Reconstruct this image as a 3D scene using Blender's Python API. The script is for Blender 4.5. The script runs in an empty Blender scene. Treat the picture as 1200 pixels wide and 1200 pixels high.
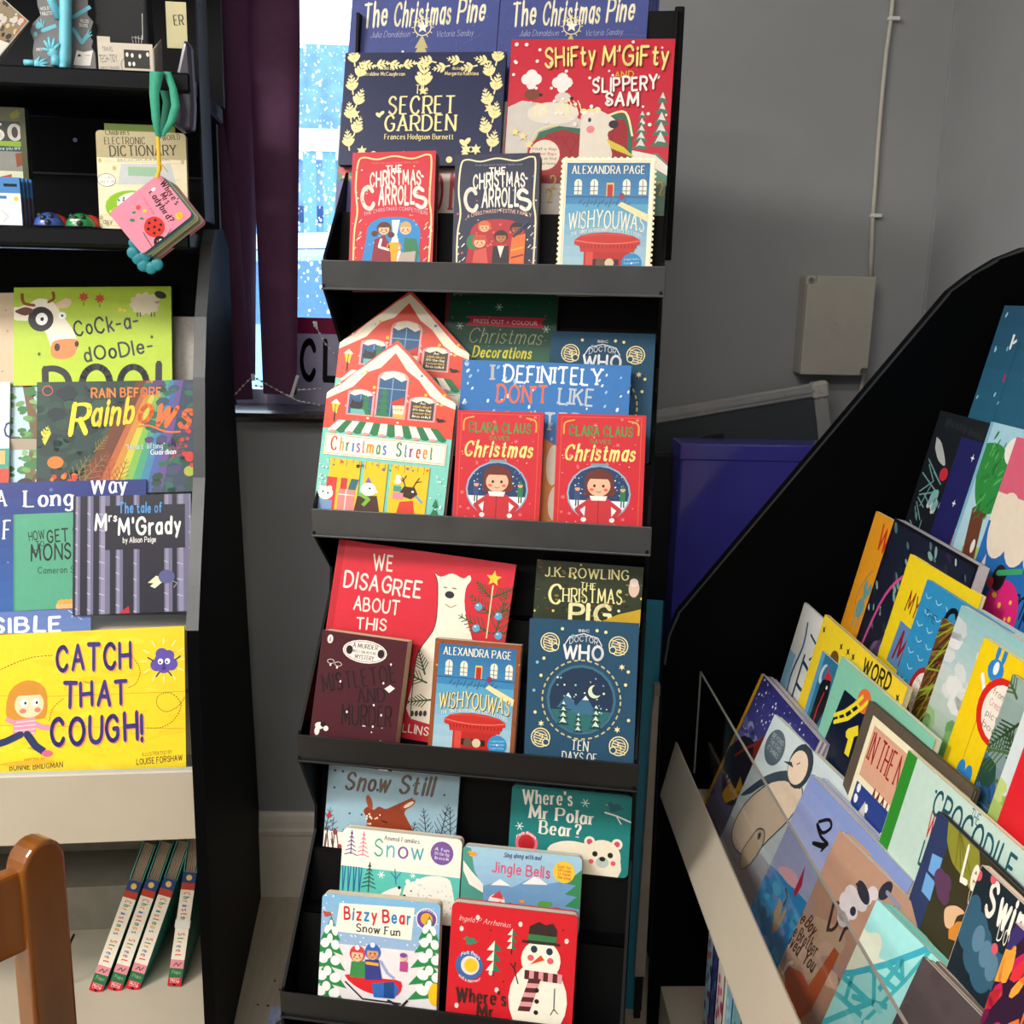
import bpy, math, random
from mathutils import Vector, Matrix
from mathutils.geometry import tessellate_polygon
S = bpy.context.scene
COL = S.collection

# ------------------------------------------------------------------ camera
FPX = 1200.0
def _n(v): v = Vector(v); v.normalize(); return v
Yc = _n((-40, 260, -FPX)); Zc = Vector((130, 5700, 1200)); Zc -= Yc * Zc.dot(Yc); Zc.normalize(); Xc = Yc.cross(Zc)
RW = Matrix((Xc, Yc, Zc))            # camera axes -> world
CAM = Vector((0, 0, 1.30))
cd = bpy.data.cameras.new('camera'); co = bpy.data.objects.new('camera', cd); COL.objects.link(co)
cd.sensor_width = 36; cd.lens = 36 * FPX / 1200; cd.clip_start = .02; cd.clip_end = 200
co.matrix_world = Matrix.Translation(CAM) @ RW.to_4x4()
S.camera = co
def ray(px, py): return RW @ Vector(((px - 600) / FPX, -(py - 600) / FPX, -1))
def hit(px, py, q, n):
    r = ray(px, py); return CAM + r * ((Vector(q) - CAM).dot(n) / r.dot(n))
def onY(px, py, y): return hit(px, py, (0, y, 0), Vector((0, 1, 0)))
def onX(px, py, x): return hit(px, py, (x, 0, 0), Vector((1, 0, 0)))
def onZ(px, py, z): return hit(px, py, (0, 0, z), Vector((0, 0, 1)))

# ------------------------------------------------------------------ world, lamps, exposure
S.view_settings.view_transform = 'Standard'; S.view_settings.look = 'None'
S.view_settings.exposure = 0.42; S.view_settings.gamma = 1; S.view_settings.use_curve_mapping = False
w = bpy.data.worlds.new('overcast_sky'); S.world = w; w.use_nodes = True
nt = w.node_tree; bg = nt.nodes['Background']
tc = nt.nodes.new('ShaderNodeTexCoord'); sp = nt.nodes.new('ShaderNodeSeparateXYZ'); cr = nt.nodes.new('ShaderNodeValToRGB')
nt.links.new(tc.outputs['Generated'], sp.inputs[0]); nt.links.new(sp.outputs['Z'], cr.inputs[0]); nt.links.new(cr.outputs[0], bg.inputs[0])
cr.color_ramp.elements[0].color = (.74, .87, 1, 1); cr.color_ramp.elements[1].color = (.86, .94, 1, 1)
bg.inputs[1].default_value = 2.7
CEIL = 2.75
def lamp(name, x, y, sx, sy, power, colr):
    d = bpy.data.lights.new(name, 'AREA'); d.shape = 'RECTANGLE'; d.size = sx; d.size_y = sy; d.energy = power; d.color = colr
    o = bpy.data.objects.new(name, d); COL.objects.link(o); o.location = (x, y, CEIL - .045); o['kind'] = 'structure'
    return o
WARM = (1, .95, .89)
LAMPS = [(-.5, -.5, 18), (-2.0, .1, 78), (-.6, -1.9, 22), (-2.1, -1.7, 46)]
for x, y, e in LAMPS: lamp('ceiling_lamp_light', x, y, 1.15, .55, e, WARM)

# ------------------------------------------------------------------ helpers
def lin(c):
    if isinstance(c, str):
        h = c.lstrip('#')
        if len(h) == 3: h = ''.join(a + a for a in h)
        c = [int(h[i:i + 2], 16) / 255 for i in (0, 2, 4)]
    return tuple((v / 12.92 if v <= .04045 else ((v + .055) / 1.055) ** 2.4) for v in c[:3])
MATS = {}
def mat(name, c, rough=.5, metal=0, var=.08, scale=30, bump=0, spec=.5, coat=0, stretch=None):
    if name in MATS: return MATS[name]
    m = bpy.data.materials.new(name); MATS[name] = m; m.use_nodes = True
    nt = m.node_tree; b = nt.nodes['Principled BSDF']; r, g, bl = lin(c)
    b.inputs['Roughness'].default_value = rough; b.inputs['Metallic'].default_value = metal
    b.inputs['Specular IOR Level'].default_value = spec; b.inputs['Coat Weight'].default_value = coat; b.inputs['Coat Roughness'].default_value = .12
    tc = nt.nodes.new('ShaderNodeTexCoord'); mp = nt.nodes.new('ShaderNodeMapping'); nz = nt.nodes.new('ShaderNodeTexNoise')
    nt.links.new(tc.outputs['Object'], mp.inputs[0]); nt.links.new(mp.outputs[0], nz.inputs[0])
    if stretch: mp.inputs['Scale'].default_value = stretch
    nz.inputs['Scale'].default_value = scale; nz.inputs['Detail'].default_value = 4
    cr = nt.nodes.new('ShaderNodeValToRGB'); nt.links.new(nz.outputs['Fac'], cr.inputs[0])
    cr.color_ramp.elements[0].position = .3; cr.color_ramp.elements[1].position = .7
    cr.color_ramp.elements[0].color = (r * (1 - var), g * (1 - var), bl * (1 - var), 1)
    cr.color_ramp.elements[1].color = (min(1, r * (1 + var)), min(1, g * (1 + var)), min(1, bl * (1 + var)), 1)
    nt.links.new(cr.outputs[0], b.inputs['Base Color'])
    if bump:
        bp = nt.nodes.new('ShaderNodeBump'); bp.inputs['Strength'].default_value = bump; bp.inputs['Distance'].default_value = .002
        nt.links.new(nz.outputs['Fac'], bp.inputs['Height']); nt.links.new(bp.outputs[0], b.inputs['Normal'])
    return m
def printmat(name, rough, coat):
    m = bpy.data.materials.new(name); m.use_nodes = True; nt = m.node_tree; b = nt.nodes['Principled BSDF']
    a = nt.nodes.new('ShaderNodeAttribute'); a.attribute_name = 'Col'
    nz = nt.nodes.new('ShaderNodeTexNoise'); nz.inputs['Scale'].default_value = 90; nz.inputs['Detail'].default_value = 5
    tc = nt.nodes.new('ShaderNodeTexCoord'); nt.links.new(tc.outputs['Object'], nz.inputs[0])
    mr = nt.nodes.new('ShaderNodeMapRange'); mr.inputs['To Min'].default_value = .90; mr.inputs['To Max'].default_value = 1.06
    nt.links.new(nz.outputs['Fac'], mr.inputs[0])
    vm = nt.nodes.new('ShaderNodeVectorMath'); vm.operation = 'SCALE'
    nt.links.new(a.outputs['Color'], vm.inputs[0]); nt.links.new(mr.outputs[0], vm.inputs['Scale']); nt.links.new(vm.outputs[0], b.inputs['Base Color'])
    b.inputs['Roughness'].default_value = rough; b.inputs['Specular IOR Level'].default_value = .28; b.inputs['Coat Weight'].default_value = coat; b.inputs['Coat Roughness'].default_value = .15
    return m
PRINT = printmat('printed_card', .40, .05)
MATTE = printmat('matt_printed_card', .6, 0)

class MB:
    """collects geometry for ONE mesh object"""
    def __init__(s): s.v = []; s.f = []; s.m = []
    def add(s, vs, fs, mi=0):
        k = len(s.v); s.v += [tuple(p) for p in vs]; s.f += [tuple(i + k for i in f) for f in fs]; s.m += [mi] * len(fs); return s
    def box(s, a, b, mi=0, M=None, bev=0):
        x0, y0, z0 = [min(p, q) for p, q in zip(a, b)]; x1, y1, z1 = [max(p, q) for p, q in zip(a, b)]
        if bev <= 0:
            vs = [(x, y, z) for x in (x0, x1) for y in (y0, y1) for z in (z0, z1)]
            fs = [(0, 1, 3, 2), (4, 6, 7, 5), (0, 4, 5, 1), (2, 3, 7, 6), (0, 2, 6, 4), (1, 5, 7, 3)]
        else:
            c = bev; vs = []; idx = {}
            for ix, (x, xi) in enumerate(((x0, x0 + c), (x1, x1 - c))):
                for iy, (y, yi) in enumerate(((y0, y0 + c), (y1, y1 - c))):
                    for iz, (z, zi) in enumerate(((z0, z0 + c), (z1, z1 - c))):
                        idx[ix, iy, iz] = len(vs); vs += [(x, yi, zi), (xi, y, zi), (xi, yi, z)]
            I = lambda a, b, c_, k: idx[a, b, c_] + k
            fs = []
            for k in range(2):
                fs.append([I(k, 0, 0, 0), I(k, 0, 1, 0), I(k, 1, 1, 0), I(k, 1, 0, 0)][::(-1 if k else 1)])
                fs.append([I(0, k, 0, 1), I(1, k, 0, 1), I(1, k, 1, 1), I(0, k, 1, 1)][::(-1 if k else 1)])
                fs.append([I(0, 0, k, 2), I(0, 1, k, 2), I(1, 1, k, 2), I(1, 0, k, 2)][::(-1 if k else 1)])
            for i in range(2):
                for j in range(2):
                    fs.append([I(i, j, 0, 0), I(i, j, 1, 0), I(i, j, 1, 1), I(i, j, 0, 1)])
                    fs.append([I(i, 0, j, 0), I(i, 1, j, 0), I(i, 1, j, 2), I(i, 0, j, 2)])
                    fs.append([I(0, i, j, 1), I(1, i, j, 1), I(1, i, j, 2), I(0, i, j, 2)])
                    for k in range(2): fs.append([I(i, j, k, 0), I(i, j, k, 1), I(i, j, k, 2)])
        if M is not None: vs = [M @ Vector(p) for p in vs]
        return s.add(vs, fs, mi)
    def prism(s, poly, o, e1, e2, ax, t, mi=0):
        """2-D polygon (a,b) at o+a*e1+b*e2 extruded t along ax"""
        o, e1, e2, ax = Vector(o), Vector(e1), Vector(e2), Vector(ax); n = len(poly)
        A = [o + e1 * a + e2 * b for a, b in poly]; vs = A + [p + ax * t for p in A]
        fs = [tuple(range(n))[::-1], tuple(range(n, 2 * n))] + [(i, (i + 1) % n, (i + 1) % n + n, i + n) for i in range(n)]
        return s.add(vs, fs, mi)
    def tube(s, pts, r, n=8, mi=0, cap=True):
        pts = [Vector(p) for p in pts]; k = len(s.v); N = len(pts)
        rs = r if isinstance(r, (list, tuple)) else [r] * N
        up = None
        for i, p in enumerate(pts):
            d = (pts[min(i + 1, N - 1)] - pts[max(i - 1, 0)]).normalized()
            if up is None:
                up = d.orthogonal().normalized()
            up = (up - d * up.dot(d)).normalized(); sd = d.cross(up)
            s.v += [tuple(p + (up * math.cos(2 * math.pi * j / n) + sd * math.sin(2 * math.pi * j / n)) * rs[i]) for j in range(n)]
        for i in range(N - 1):
            for j in range(n):
                s.f.append((k + i * n + j, k + i * n + (j + 1) % n, k + (i + 1) * n + (j + 1) % n, k + (i + 1) * n + j)); s.m.append(mi)
        if cap:
            s.f.append(tuple(range(k, k + n))[::-1]); s.f.append(tuple(range(k + (N - 1) * n, k + N * n))); s.m += [mi, mi]
        return s
    def ball(s, c, r, n=12, k=8, mi=0, half=False):
        c = Vector(c); r = Vector(r) if not isinstance(r, (int, float)) else Vector((r, r, r)); b = len(s.v)
        for i in range(k + 1):
            th = math.pi * i / k * (.5 if half else 1)
            for j in range(n):
                ph = 2 * math.pi * j / n
                s.v.append((c.x + r.x * math.sin(th) * math.cos(ph), c.y + r.y * math.sin(th) * math.sin(ph), c.z + r.z * math.cos(th)))
        for i in range(k):
            for j in range(n):
                s.f.append((b + i * n + j, b + (i + 1) * n + j, b + (i + 1) * n + (j + 1) % n, b + i * n + (j + 1) % n)); s.m.append(mi)
        return s
    def build(s, name, mats, parent=None, smooth=False, **props):
        me = bpy.data.meshes.new(name); me.from_pydata(s.v, [], s.f)
        if not isinstance(mats, (list, tuple)): mats = [mats]
        for m in mats: me.materials.append(m)
        if len(mats) > 1: me.polygons.foreach_set('material_index', s.m)
        if smooth: me.polygons.foreach_set('use_smooth', [True] * len(s.f))
        me.update()
        return link(name, me, parent, **props)
def link(name, data, parent=None, **props):
    o = bpy.data.objects.new(name, data); COL.objects.link(o)
    if parent: o.parent = parent
    for k, v in props.items():
        if v is not None: o[k] = v
    return o
def thing(name, label, cat, M=None, group=None):
    o = link(name, None, label=label, category=cat, group=group); o.empty_display_size = .02
    if M is not None: o.matrix_world = M
    return o
def tag(o, label, cat, group=None):
    o['label'] = label; o['category'] = cat
    if group: o['group'] = group
    return o
def bevel(o, w, seg=2):
    m = o.modifiers.new('bevel', 'BEVEL'); m.width = w; m.segments = seg; m.limit_method = 'ANGLE'; return o
def frameM(x, y, z, o):
    M = Matrix.Identity(4)
    for i, a in enumerate((x, y, z)):
        for j in range(3): M[j][i] = a[j]
    for j in range(3): M[j][3] = o[j]
    return M

# ------------------------------------------------------------------ stroke alphabet (skeletons on a 10-high grid)
GL = {}
for ln in """A 8 0,0 4,10 8,0;1.6,3.6 6.4,3.6
B 7 0,0 0,10;~0,10 4,10 6,8.8 6,6.4 4,5.3 0,5.3;~0,5.3 4.5,5.3 7,3.8 7,1.4 4.5,0 0,0
C 8 ~7.6,8 6,9.7 4,10 1.3,8.5 0,5 1.3,1.5 4,0 6,.3 7.6,2
D 8 0,0 0,10;~0,10 3.5,10 6.8,8.3 8,5 6.8,1.7 3.5,0 0,0
E 6 6,10 0,10 0,0 6,0;0,5.2 4.8,5.2
F 6 6,10 0,10;0,10 0,0;0,5.2 4.6,5.2
G 8 ~7.6,8 6,9.7 4,10 1.3,8.5 0,5 1.3,1.5 4,0 6.5,.6 7.8,2.2;7.8,2 7.8,4.8 4.8,4.8
H 8 0,0 0,10;8,0 8,10;0,5 8,5
I 0 0,0 0,10
J 5 ~5,10 5,5 4.8,1.5 2.5,0 0,1.5
K 7 0,0 0,10;7,10 0,4.4;2.4,6.2 7,0
L 6 0,10 0,0;0,0 6,0
M 10 0,0 .8,10 5,2 9.2,10 10,0
N 8 0,0 0,10 8,0 8,10
O 9 ~4.5,10 1.3,8.5 0,5 1.3,1.5 4.5,0 7.7,1.5 9,5 7.7,8.5 4.5,10
P 7 0,0 0,10;~0,10 4.5,10 7,8.8 7,6 4.5,4.7 0,4.7
Q 9 ~4.5,10 1.3,8.5 0,5 1.3,1.5 4.5,0 7.7,1.5 9,5 7.7,8.5 4.5,10;5.5,2.5 8.5,-.8
R 7 0,0 0,10;~0,10 4.5,10 7,8.8 7,6 4.5,4.7 0,4.7;3.5,4.7 7,0
S 7 ~6.5,8.3 4.8,9.8 2.6,9.9 .6,8.2 1,6.3 3.5,5.2 6,4 6.8,2.2 5,.2 2.5,0 .2,1.6
T 8 0,10 8,10;4,10 4,0
U 8 ~0,10 0,4 1.2,1 4,0 6.8,1 8,4 8,10
V 8 0,10 4,0 8,10
W 12 0,10 3,0 6,9 9,0 12,10
X 8 0,0 8,10;0,10 8,0
Y 8 0,10 4,5 8,10;4,5 4,0
Z 7 0,10 7,10 0,0 7,0
a 5 ~5,5 3.5,6.5 1.5,6.2 0,3.2 1.3,.2 3.3,.3 5,2.2;5,6.5 5,0
b 5 0,10 0,0;~0,4.5 2,6.4 4.2,6 5,3.2 4,.4 2,0 0,1.5
c 5 ~4.8,5.2 3,6.5 .9,5.6 0,3.2 .9,.7 3,0 4.8,1.2
d 5 5,10 5,0;~5,4.5 3,6.4 .8,6 0,3.2 1,.4 3,0 5,1.5
e 5 0,3.4 4.9,3.4;~4.9,3.4 4.5,5.5 2.8,6.5 .8,5.6 0,3.2 .8,.8 2.8,0 4.8,1.1
f 4 ~4,9.6 2.6,10 1.6,8.5 1.5,6 1.5,0;0,6.3 3.6,6.3
g 5 ~5,5 3.5,6.5 1.5,6.2 0,3.4 1.3,.5 3.3,.5 5,2.2;~5,6.5 5,0 4.6,-2.4 2.5,-3.2 .3,-2.2
h 5 0,10 0,0;~0,4 1.8,6.2 3.6,6.4 4.8,4.8 4.8,0
i 0 0,6.5 0,0;0,8.8 0,9.3
j 2 ~2,6.5 2,-1 1.5,-3 0,-3;2,8.8 2,9.3
k 5 0,10 0,0;4.5,6.4 0,2.6;1.6,3.9 4.8,0
l 0 0,10 0,0
m 8 0,6.5 0,0;~0,4 1.5,6.2 3,6.4 4,4.8 4,0;~4,4 5.5,6.2 7,6.4 8,4.8 8,0
n 5 0,6.5 0,0;~0,4 1.8,6.2 3.6,6.4 4.8,4.8 4.8,0
o 5 ~2.6,6.5 .7,5.5 0,3.2 .7,1 2.6,0 4.5,1 5.2,3.2 4.5,5.5 2.6,6.5
p 5 0,6.5 0,-3;~0,4.5 2,6.4 4.2,6 5,3.2 4,.4 2,0 0,1.5
q 5 5,6.5 5,-3;~5,4.5 3,6.4 .8,6 0,3.2 1,.4 3,0 5,1.5
r 3.5 0,6.5 0,0;~0,3.8 1.2,5.9 3.5,6.4
s 4 ~4,5.4 2.4,6.5 .6,5.7 .7,4.1 2.5,3.3 4.2,2.2 3.6,.4 1.8,0 0,1
t 4 ~1.6,9 1.6,3 1.8,.8 3,0 4,.5;0,6.4 3.8,6.4
u 5 ~0,6.5 0,2 1.2,.1 3,.3 4.8,2.4;4.8,6.5 4.8,0
v 5 0,6.5 2.5,0 5,6.5
w 8 0,6.5 2,0 4,6 6,0 8,6.5
x 5 0,0 5,6.5;0,6.5 5,0
y 5 0,6.5 2.6,.5;5,6.5 1.2,-3
z 5 0,6.5 5,6.5 0,0 5,0
0 6 ~3,10 .8,8.5 0,5 .8,1.5 3,0 5.2,1.5 6,5 5.2,8.5 3,10
1 2 0,8.5 2,10 2,0
2 6 ~0,8 1.5,9.8 4,9.9 5.6,8 5,5.5 0,0;0,0 6,0
3 6 ~0,8.6 2.5,10 5,8.6 4.6,6.2 2.4,5.4;~2.4,5.4 5.4,4.4 5.6,1.6 3,0 0,1.4
4 6 4.6,0 4.6,10 0,3 6,3
5 6 5.6,10 .6,10 .3,5.6;~.3,5.6 3,6.3 5.6,5 5.8,2 3.4,0 0,1
6 6 ~5,9.5 2.4,9 .3,5.5 .4,1.6 3,0 5.6,1.6 5.4,4.4 3,5.6 .4,4
9 6 ~5.6,6 3,4.4 .6,5.6 .4,8.4 3,10 5.6,8.4 5.6,5 3.6,0
! 0 0,10 0,3;0,.6 0,0
? 5 ~0,8 1.2,9.8 4,9.8 5,7.8 3.6,5.6 2.5,4.4 2.5,2.8;2.5,.6 2.5,0
. 0 0,.5 0,0
, 1 1,.6 0,-1.6
' 0 0,10 0,7.6
" 2 0,10 0,7.6;2,10 2,7.6
- 4 0,4 4,4
& 8 ~8,0 2,6.5 1.6,9 3.6,10 5,8.4 3.6,6 .6,3.6 .8,.8 3.4,0 6,1 7.6,4""".split('\n'):
    ch, wd, rest = ln.split(' ', 2)
    GL[ch] = (float(wd), [(s.startswith('~'), [tuple(map(float, p.split(','))) for p in s.lstrip('~').split()]) for s in rest.split(';')])
def catmull(P, k=4):
    n = len(P); out = []; closed = P[0] == P[-1]
    for i in range(n - 1):
        p0 = P[i - 1] if i > 0 else (P[-2] if closed else P[0]); p1, p2 = P[i], P[i + 1]
        p3 = P[i + 2] if i + 2 < n else (P[1] if closed else P[-1])
        for j in range(k):
            t = j / k; a = []
            for d in range(2):
                a.append(.5 * (2 * p1[d] + (p2[d] - p0[d]) * t + (2 * p0[d] - 5 * p1[d] + 4 * p2[d] - p3[d]) * t * t + (3 * p1[d] - p0[d] - 3 * p2[d] + p3[d]) * t ** 3))
            out.append(tuple(a))
    return out + [P[-1]]
#        thick thin  serif slant jitter
FONT = {'H': (1.8, 1.5, 0, 0, .35), 'h': (.9, .8, 0, 0, .3), 'B': (2.3, 1.9, 0, 0, .4), 'D': (2.6, .6, 1.0, 0, 0), 'R': (2.0, .8, .9, 0, 0),
        'L': (1.8, 1.3, 1.1, 0, .1), 'C': (2.4, 1.1, 0, .28, .25), 'c': (.9, .5, 0, .3, .2), 'G': (1.6, .8, .5, 0, .5), 'M': (1.2, 1.1, 0, 0, 0), 'K': (2.3, 2.0, 0, 0, 0)}
def glyph_tris(s, font, rng):
    thick, thin, serif, slant, jit = FONT[font]; pad = thick / 2 + serif; X = pad; T = []; gap = 2.0 + thick * .75
    for ch in s:
        if ch == ' ': X += 4.5; continue
        wd, st = GL.get(ch, GL['.']); jx = rng.uniform(-jit, jit); jy = rng.uniform(-jit, jit); rot = rng.uniform(-jit, jit) * .12
        sc = 1 + rng.uniform(-jit, jit) * .12
        def place(p):
            x, y = p; x *= sc; y *= sc
            return (X + x * math.cos(rot) - y * math.sin(rot) + y * slant + jx, y * math.cos(rot) + x * math.sin(rot) + jy)
        for sm, P in st:
            Q = catmull(P, 3) if sm and len(P) > 2 else P
            hw = []
            for a, b in zip(Q, Q[1:]):
                L = math.hypot(b[0] - a[0], b[1] - a[1]) or 1e-6; hw.append(.5 * (thin + (thick - thin) * abs(b[1] - a[1]) / L))
            for (a, b), h in zip(zip(Q, Q[1:]), hw):
                L = math.hypot(b[0] - a[0], b[1] - a[1]) or 1e-6; nx, ny = -(b[1] - a[1]) / L * h, (b[0] - a[0]) / L * h
                T.append([place((a[0] + nx, a[1] + ny)), place((a[0] - nx, a[1] - ny)), place((b[0] - nx, b[1] - ny)), place((b[0] + nx, b[1] + ny))])
            for i, p in enumerate(Q):
                if serif and (i == 0 or i == len(Q) - 1): continue
                h = min(hw[max(0, i - 1)], hw[min(i, len(hw) - 1)]) if serif else hw[min(i, len(hw) - 1)]
                if h > .25: T.append([place((p[0] + h * math.cos(k * math.pi / 3), p[1] + h * math.sin(k * math.pi / 3))) for k in range(6)])
            if serif and not sm:
                for a, b in ((P[0], P[1]), (P[-1], P[-2])):
                    if abs(a[1] - b[1]) > abs(a[0] - b[0]) * .8 and (a[1] <= .1 or a[1] >= 9.5 or abs(a[1] - 6.5) < .2):
                        sy = a[1]; hh = thin * .9; y0, y1 = (sy, sy + hh) if sy < 5 else (sy - hh, sy)
                        T.append([place((a[0] - serif - thick * .35, y0)), place((a[0] + serif + thick * .35, y0)), place((a[0] + serif + thick * .35, y1)), place((a[0] - serif - thick * .35, y1))])
        X += wd * sc + gap
    return T, max(X - gap + pad, 1)
_tc = {}
def sans_tris(s):
    if s in _tc: return _tc[s]
    c = bpy.data.curves.new('t', 'FONT'); c.body = s; c.resolution_u = 2; o = bpy.data.objects.new('t', c)
    me = bpy.data.meshes.new_from_object(o); vs = [v.co for v in me.vertices]
    cap = .729; mx = max(v.x for v in vs); mn = min(v.x for v in vs)
    T = [[((vs[i].x - mn) / cap * 10, vs[i].y / cap * 10) for i in p.vertices] for p in me.polygons]
    bpy.data.objects.remove(o); bpy.data.curves.remove(c); bpy.data.meshes.remove(me)
    _tc[s] = (T, (mx - mn) / cap * 10); return _tc[s]

# ------------------------------------------------------------------ flat print on a real surface
def clip(poly, C):
    out = poly; n = len(C)
    for i in range(n):
        ax, ay = C[i]; bx, by = C[(i + 1) % n]; src = out; out = []
        if not src: return []
        f = lambda p: (bx - ax) * (p[1] - ay) - (by - ay) * (p[0] - ax)
        for j in range(len(src)):
            p, q = src[j - 1], src[j]; fp, fq = f(p), f(q)
            if (fp >= 0) != (fq >= 0):
                t = fp / (fp - fq); out.append(tuple(p[k] + (q[k] - p[k]) * t for k in range(2)))
            if fq >= 0: out.append(q)
    return out
class Art:
    """canvas: x 0..100 across, y down in the same unit, H = height. colours are the printed inks"""
    def __init__(s, w, h, tocanvas=None, shape=None, seed=1):
        s.k = w / 100; s.w = w; s.h = h; s.H = h / s.k; s.map = tocanvas; s.L = 0; s.v = []; s.f = []; s.c = []
        s.warp = None; s.clip = shape or [(0, 0), (100, 0), (100, s.H), (0, s.H)]; s.rng = random.Random(seed)
    def P(s, p): return s.map(*p)
    def _put(s, polys, cols, conc=False):
        s.L += 1; e0 = -.00025 - s.L * .00002
        for i, poly in enumerate(polys):
            if s.warp: poly = [s.warp(x, y) for x, y in poly]
            e = e0 - (i % 5) * .0000035
            c = cols[i] if isinstance(cols, list) else cols; c = lin(c) if isinstance(c, str) else c
            if conc:
                tr = tessellate_polygon([[Vector((x, y, 0)) for x, y in poly]]); parts = [[poly[j] for j in t] for t in tr]
            else: parts = [poly]
            for q in parts:
                a = sum(q[j - 1][0] * q[j][1] - q[j][0] * q[j - 1][1] for j in range(len(q)))
                if a < 0: q = q[::-1]
                q = clip(q, s.clip)
                if len(q) < 3: continue
                b = len(s.v)
                s.v += [(x * s.k, e, s.h - y * s.k) for x, y in q]; s.f.append(tuple(range(b, b + len(q)))[::-1]); s.c.append(([c] * len(q))[::-1])
        return s
    def poly(s, pts, c): return s._put([pts], c, True)
    def polys(s, L, c): return s._put(L, c)
    def rect(s, x0, y0, x1, y1, c): return s._put([[(x0, y0), (x1, y0), (x1, y1), (x0, y1)]], c)
    def bg(s, c): return s._put([s.clip], c)
    def grad(s, y0, y1, c0, c1, x0=0, x1=100, n=8):
        a, b = lin(c0), lin(c1)
        return s._put([[(x0, y0 + (y1 - y0) * i / n), (x1, y0 + (y1 - y0) * i / n), (x1, y0 + (y1 - y0) * (i + 1) / n + .05), (x0, y0 + (y1 - y0) * (i + 1) / n + .05)] for i in range(n)],
                      [tuple(p + (q - p) * (i + .5) / n for p, q in zip(a, b)) for i in range(n)])
    def E(s, cx, cy, rx, ry, rot=0, n=20, a0=0, a1=360):
        cr, sr = math.cos(math.radians(rot)), math.sin(math.radians(rot)); out = []
        m = n if a1 - a0 >= 360 else n + 1
        for i in range(m):
            t = math.radians(a0 + (a1 - a0) * i / n); x, y = rx * math.cos(t), ry * math.sin(t); out.append((cx + x * cr - y * sr, cy + x * sr + y * cr))
        return out
    def ell(s, cx, cy, rx, ry, c, rot=0, n=20): return s._put([s.E(cx, cy, rx, ry, rot, n)], c)
    def ring(s, cx, cy, rx, ry, wd, c, c2): s.ell(cx, cy, rx, ry, c); return s.ell(cx, cy, rx - wd, ry - wd, c2)
    def _rib(s, pts, wd):
        T = []; N = len(pts) - 1
        for i, (a, b) in enumerate(zip(pts, pts[1:])):
            w0, w1 = (wd, wd) if not isinstance(wd, tuple) else (wd[0] + (wd[1] - wd[0]) * i / N, wd[0] + (wd[1] - wd[0]) * (i + 1) / N)
            L = math.hypot(b[0] - a[0], b[1] - a[1]) or 1e-6; nx, ny = -(b[1] - a[1]) / L / 2, (b[0] - a[0]) / L / 2
            T.append([(a[0] + nx * w0, a[1] + ny * w0), (a[0] - nx * w0, a[1] - ny * w0), (b[0] - nx * w1, b[1] - ny * w1), (b[0] + nx * w1, b[1] + ny * w1)])
            if w0 > .8: T.append(s.E(a[0], a[1], w0 / 2, w0 / 2, 0, 6))
        return T
    def line(s, pts, wd, c, sm=False):
        if sm: pts = catmull(pts, 5)
        return s._put(s._rib(pts, wd), c)
    def lines(s, LL, wd, c): return s._put([q for pts in LL for q in s._rib(pts, wd)], c)
    def text(s, t, p0, p1, cap, c, font='S', arc=0, seed=3):
        """t between canvas points p0 and p1 (baseline), cap high"""
        T, W = sans_tris(t) if font == 'S' else glyph_tris(t, font, random.Random(seed + len(t)))
        dx, dy = p1[0] - p0[0], p1[1] - p0[1]; L = math.hypot(dx, dy); ux, uy = dx / L, dy / L
        def m(p):
            x = p[0] / W * L; y = p[1] / 10 * cap; y += arc * 4 * (x / L) * (1 - x / L)
            return (p0[0] + ux * x + uy * y, p0[1] + uy * x - ux * y)
        return s._put([[m(p) for p in q] for q in T], c)
    def T(s, t, a, b, hpx, c, font='S', arc=0, sh=None, seed=3):
        """same, with the baseline ends read off the photographed cover"""
        p0, p1 = s.P(a), s.P(b); q = s.P((a[0], a[1] - hpx)); cap = math.hypot(q[0] - p0[0], q[1] - p0[1])
        if sh:
            s.text(t, (p0[0] + cap * .07, p0[1] + cap * .07), (p1[0] + cap * .07, p1[1] + cap * .07), cap, sh, font, arc, seed)
        return s.text(t, p0, p1, cap, c, font, arc, seed)
    def dots(s, n, box, r0, r1, cols, el=1, rot=0):
        x0, y0, x1, y1 = box; R = s.rng; cols = cols if isinstance(cols, list) else [cols]; Q = []; C = []
        for _ in range(n):
            r = R.uniform(r0, r1); Q.append(s.E(R.uniform(x0, x1), R.uniform(y0, y1), r, r * el, rot + (R.uniform(-20, 20) if el != 1 else 0), 7)); C.append(lin(R.choice(cols)))
        return s._put(Q, C)
    def star(s, cx, cy, r, c, n=5, k=.45, rot=-90):
        return s.poly([(cx + (r if i % 2 == 0 else r * k) * math.cos(math.radians(rot + 180 * i / n)), cy + (r if i % 2 == 0 else r * k) * math.sin(math.radians(rot + 180 * i / n))) for i in range(2 * n)], c)
    def flake(s, cx, cy, r, c, wd=None):
        return s.lines([[(cx - r * math.cos(a), cy - r * math.sin(a)), (cx + r * math.cos(a), cy + r * math.sin(a))] for a in (0, 1.05, 2.09)], wd or r * .22, c)
    def flakes(s, n, box, r0, r1, c):
        x0, y0, x1, y1 = box; Q = []
        for _ in range(n):
            cx, cy, r = s.rng.uniform(x0, x1), s.rng.uniform(y0, y1), s.rng.uniform(r0, r1)
            for a in (0, 1.05, 2.09): Q += s._rib([(cx - r * math.cos(a), cy - r * math.sin(a)), (cx + r * math.cos(a), cy + r * math.sin(a))], r * .25)
        return s._put(Q, c)
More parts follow.
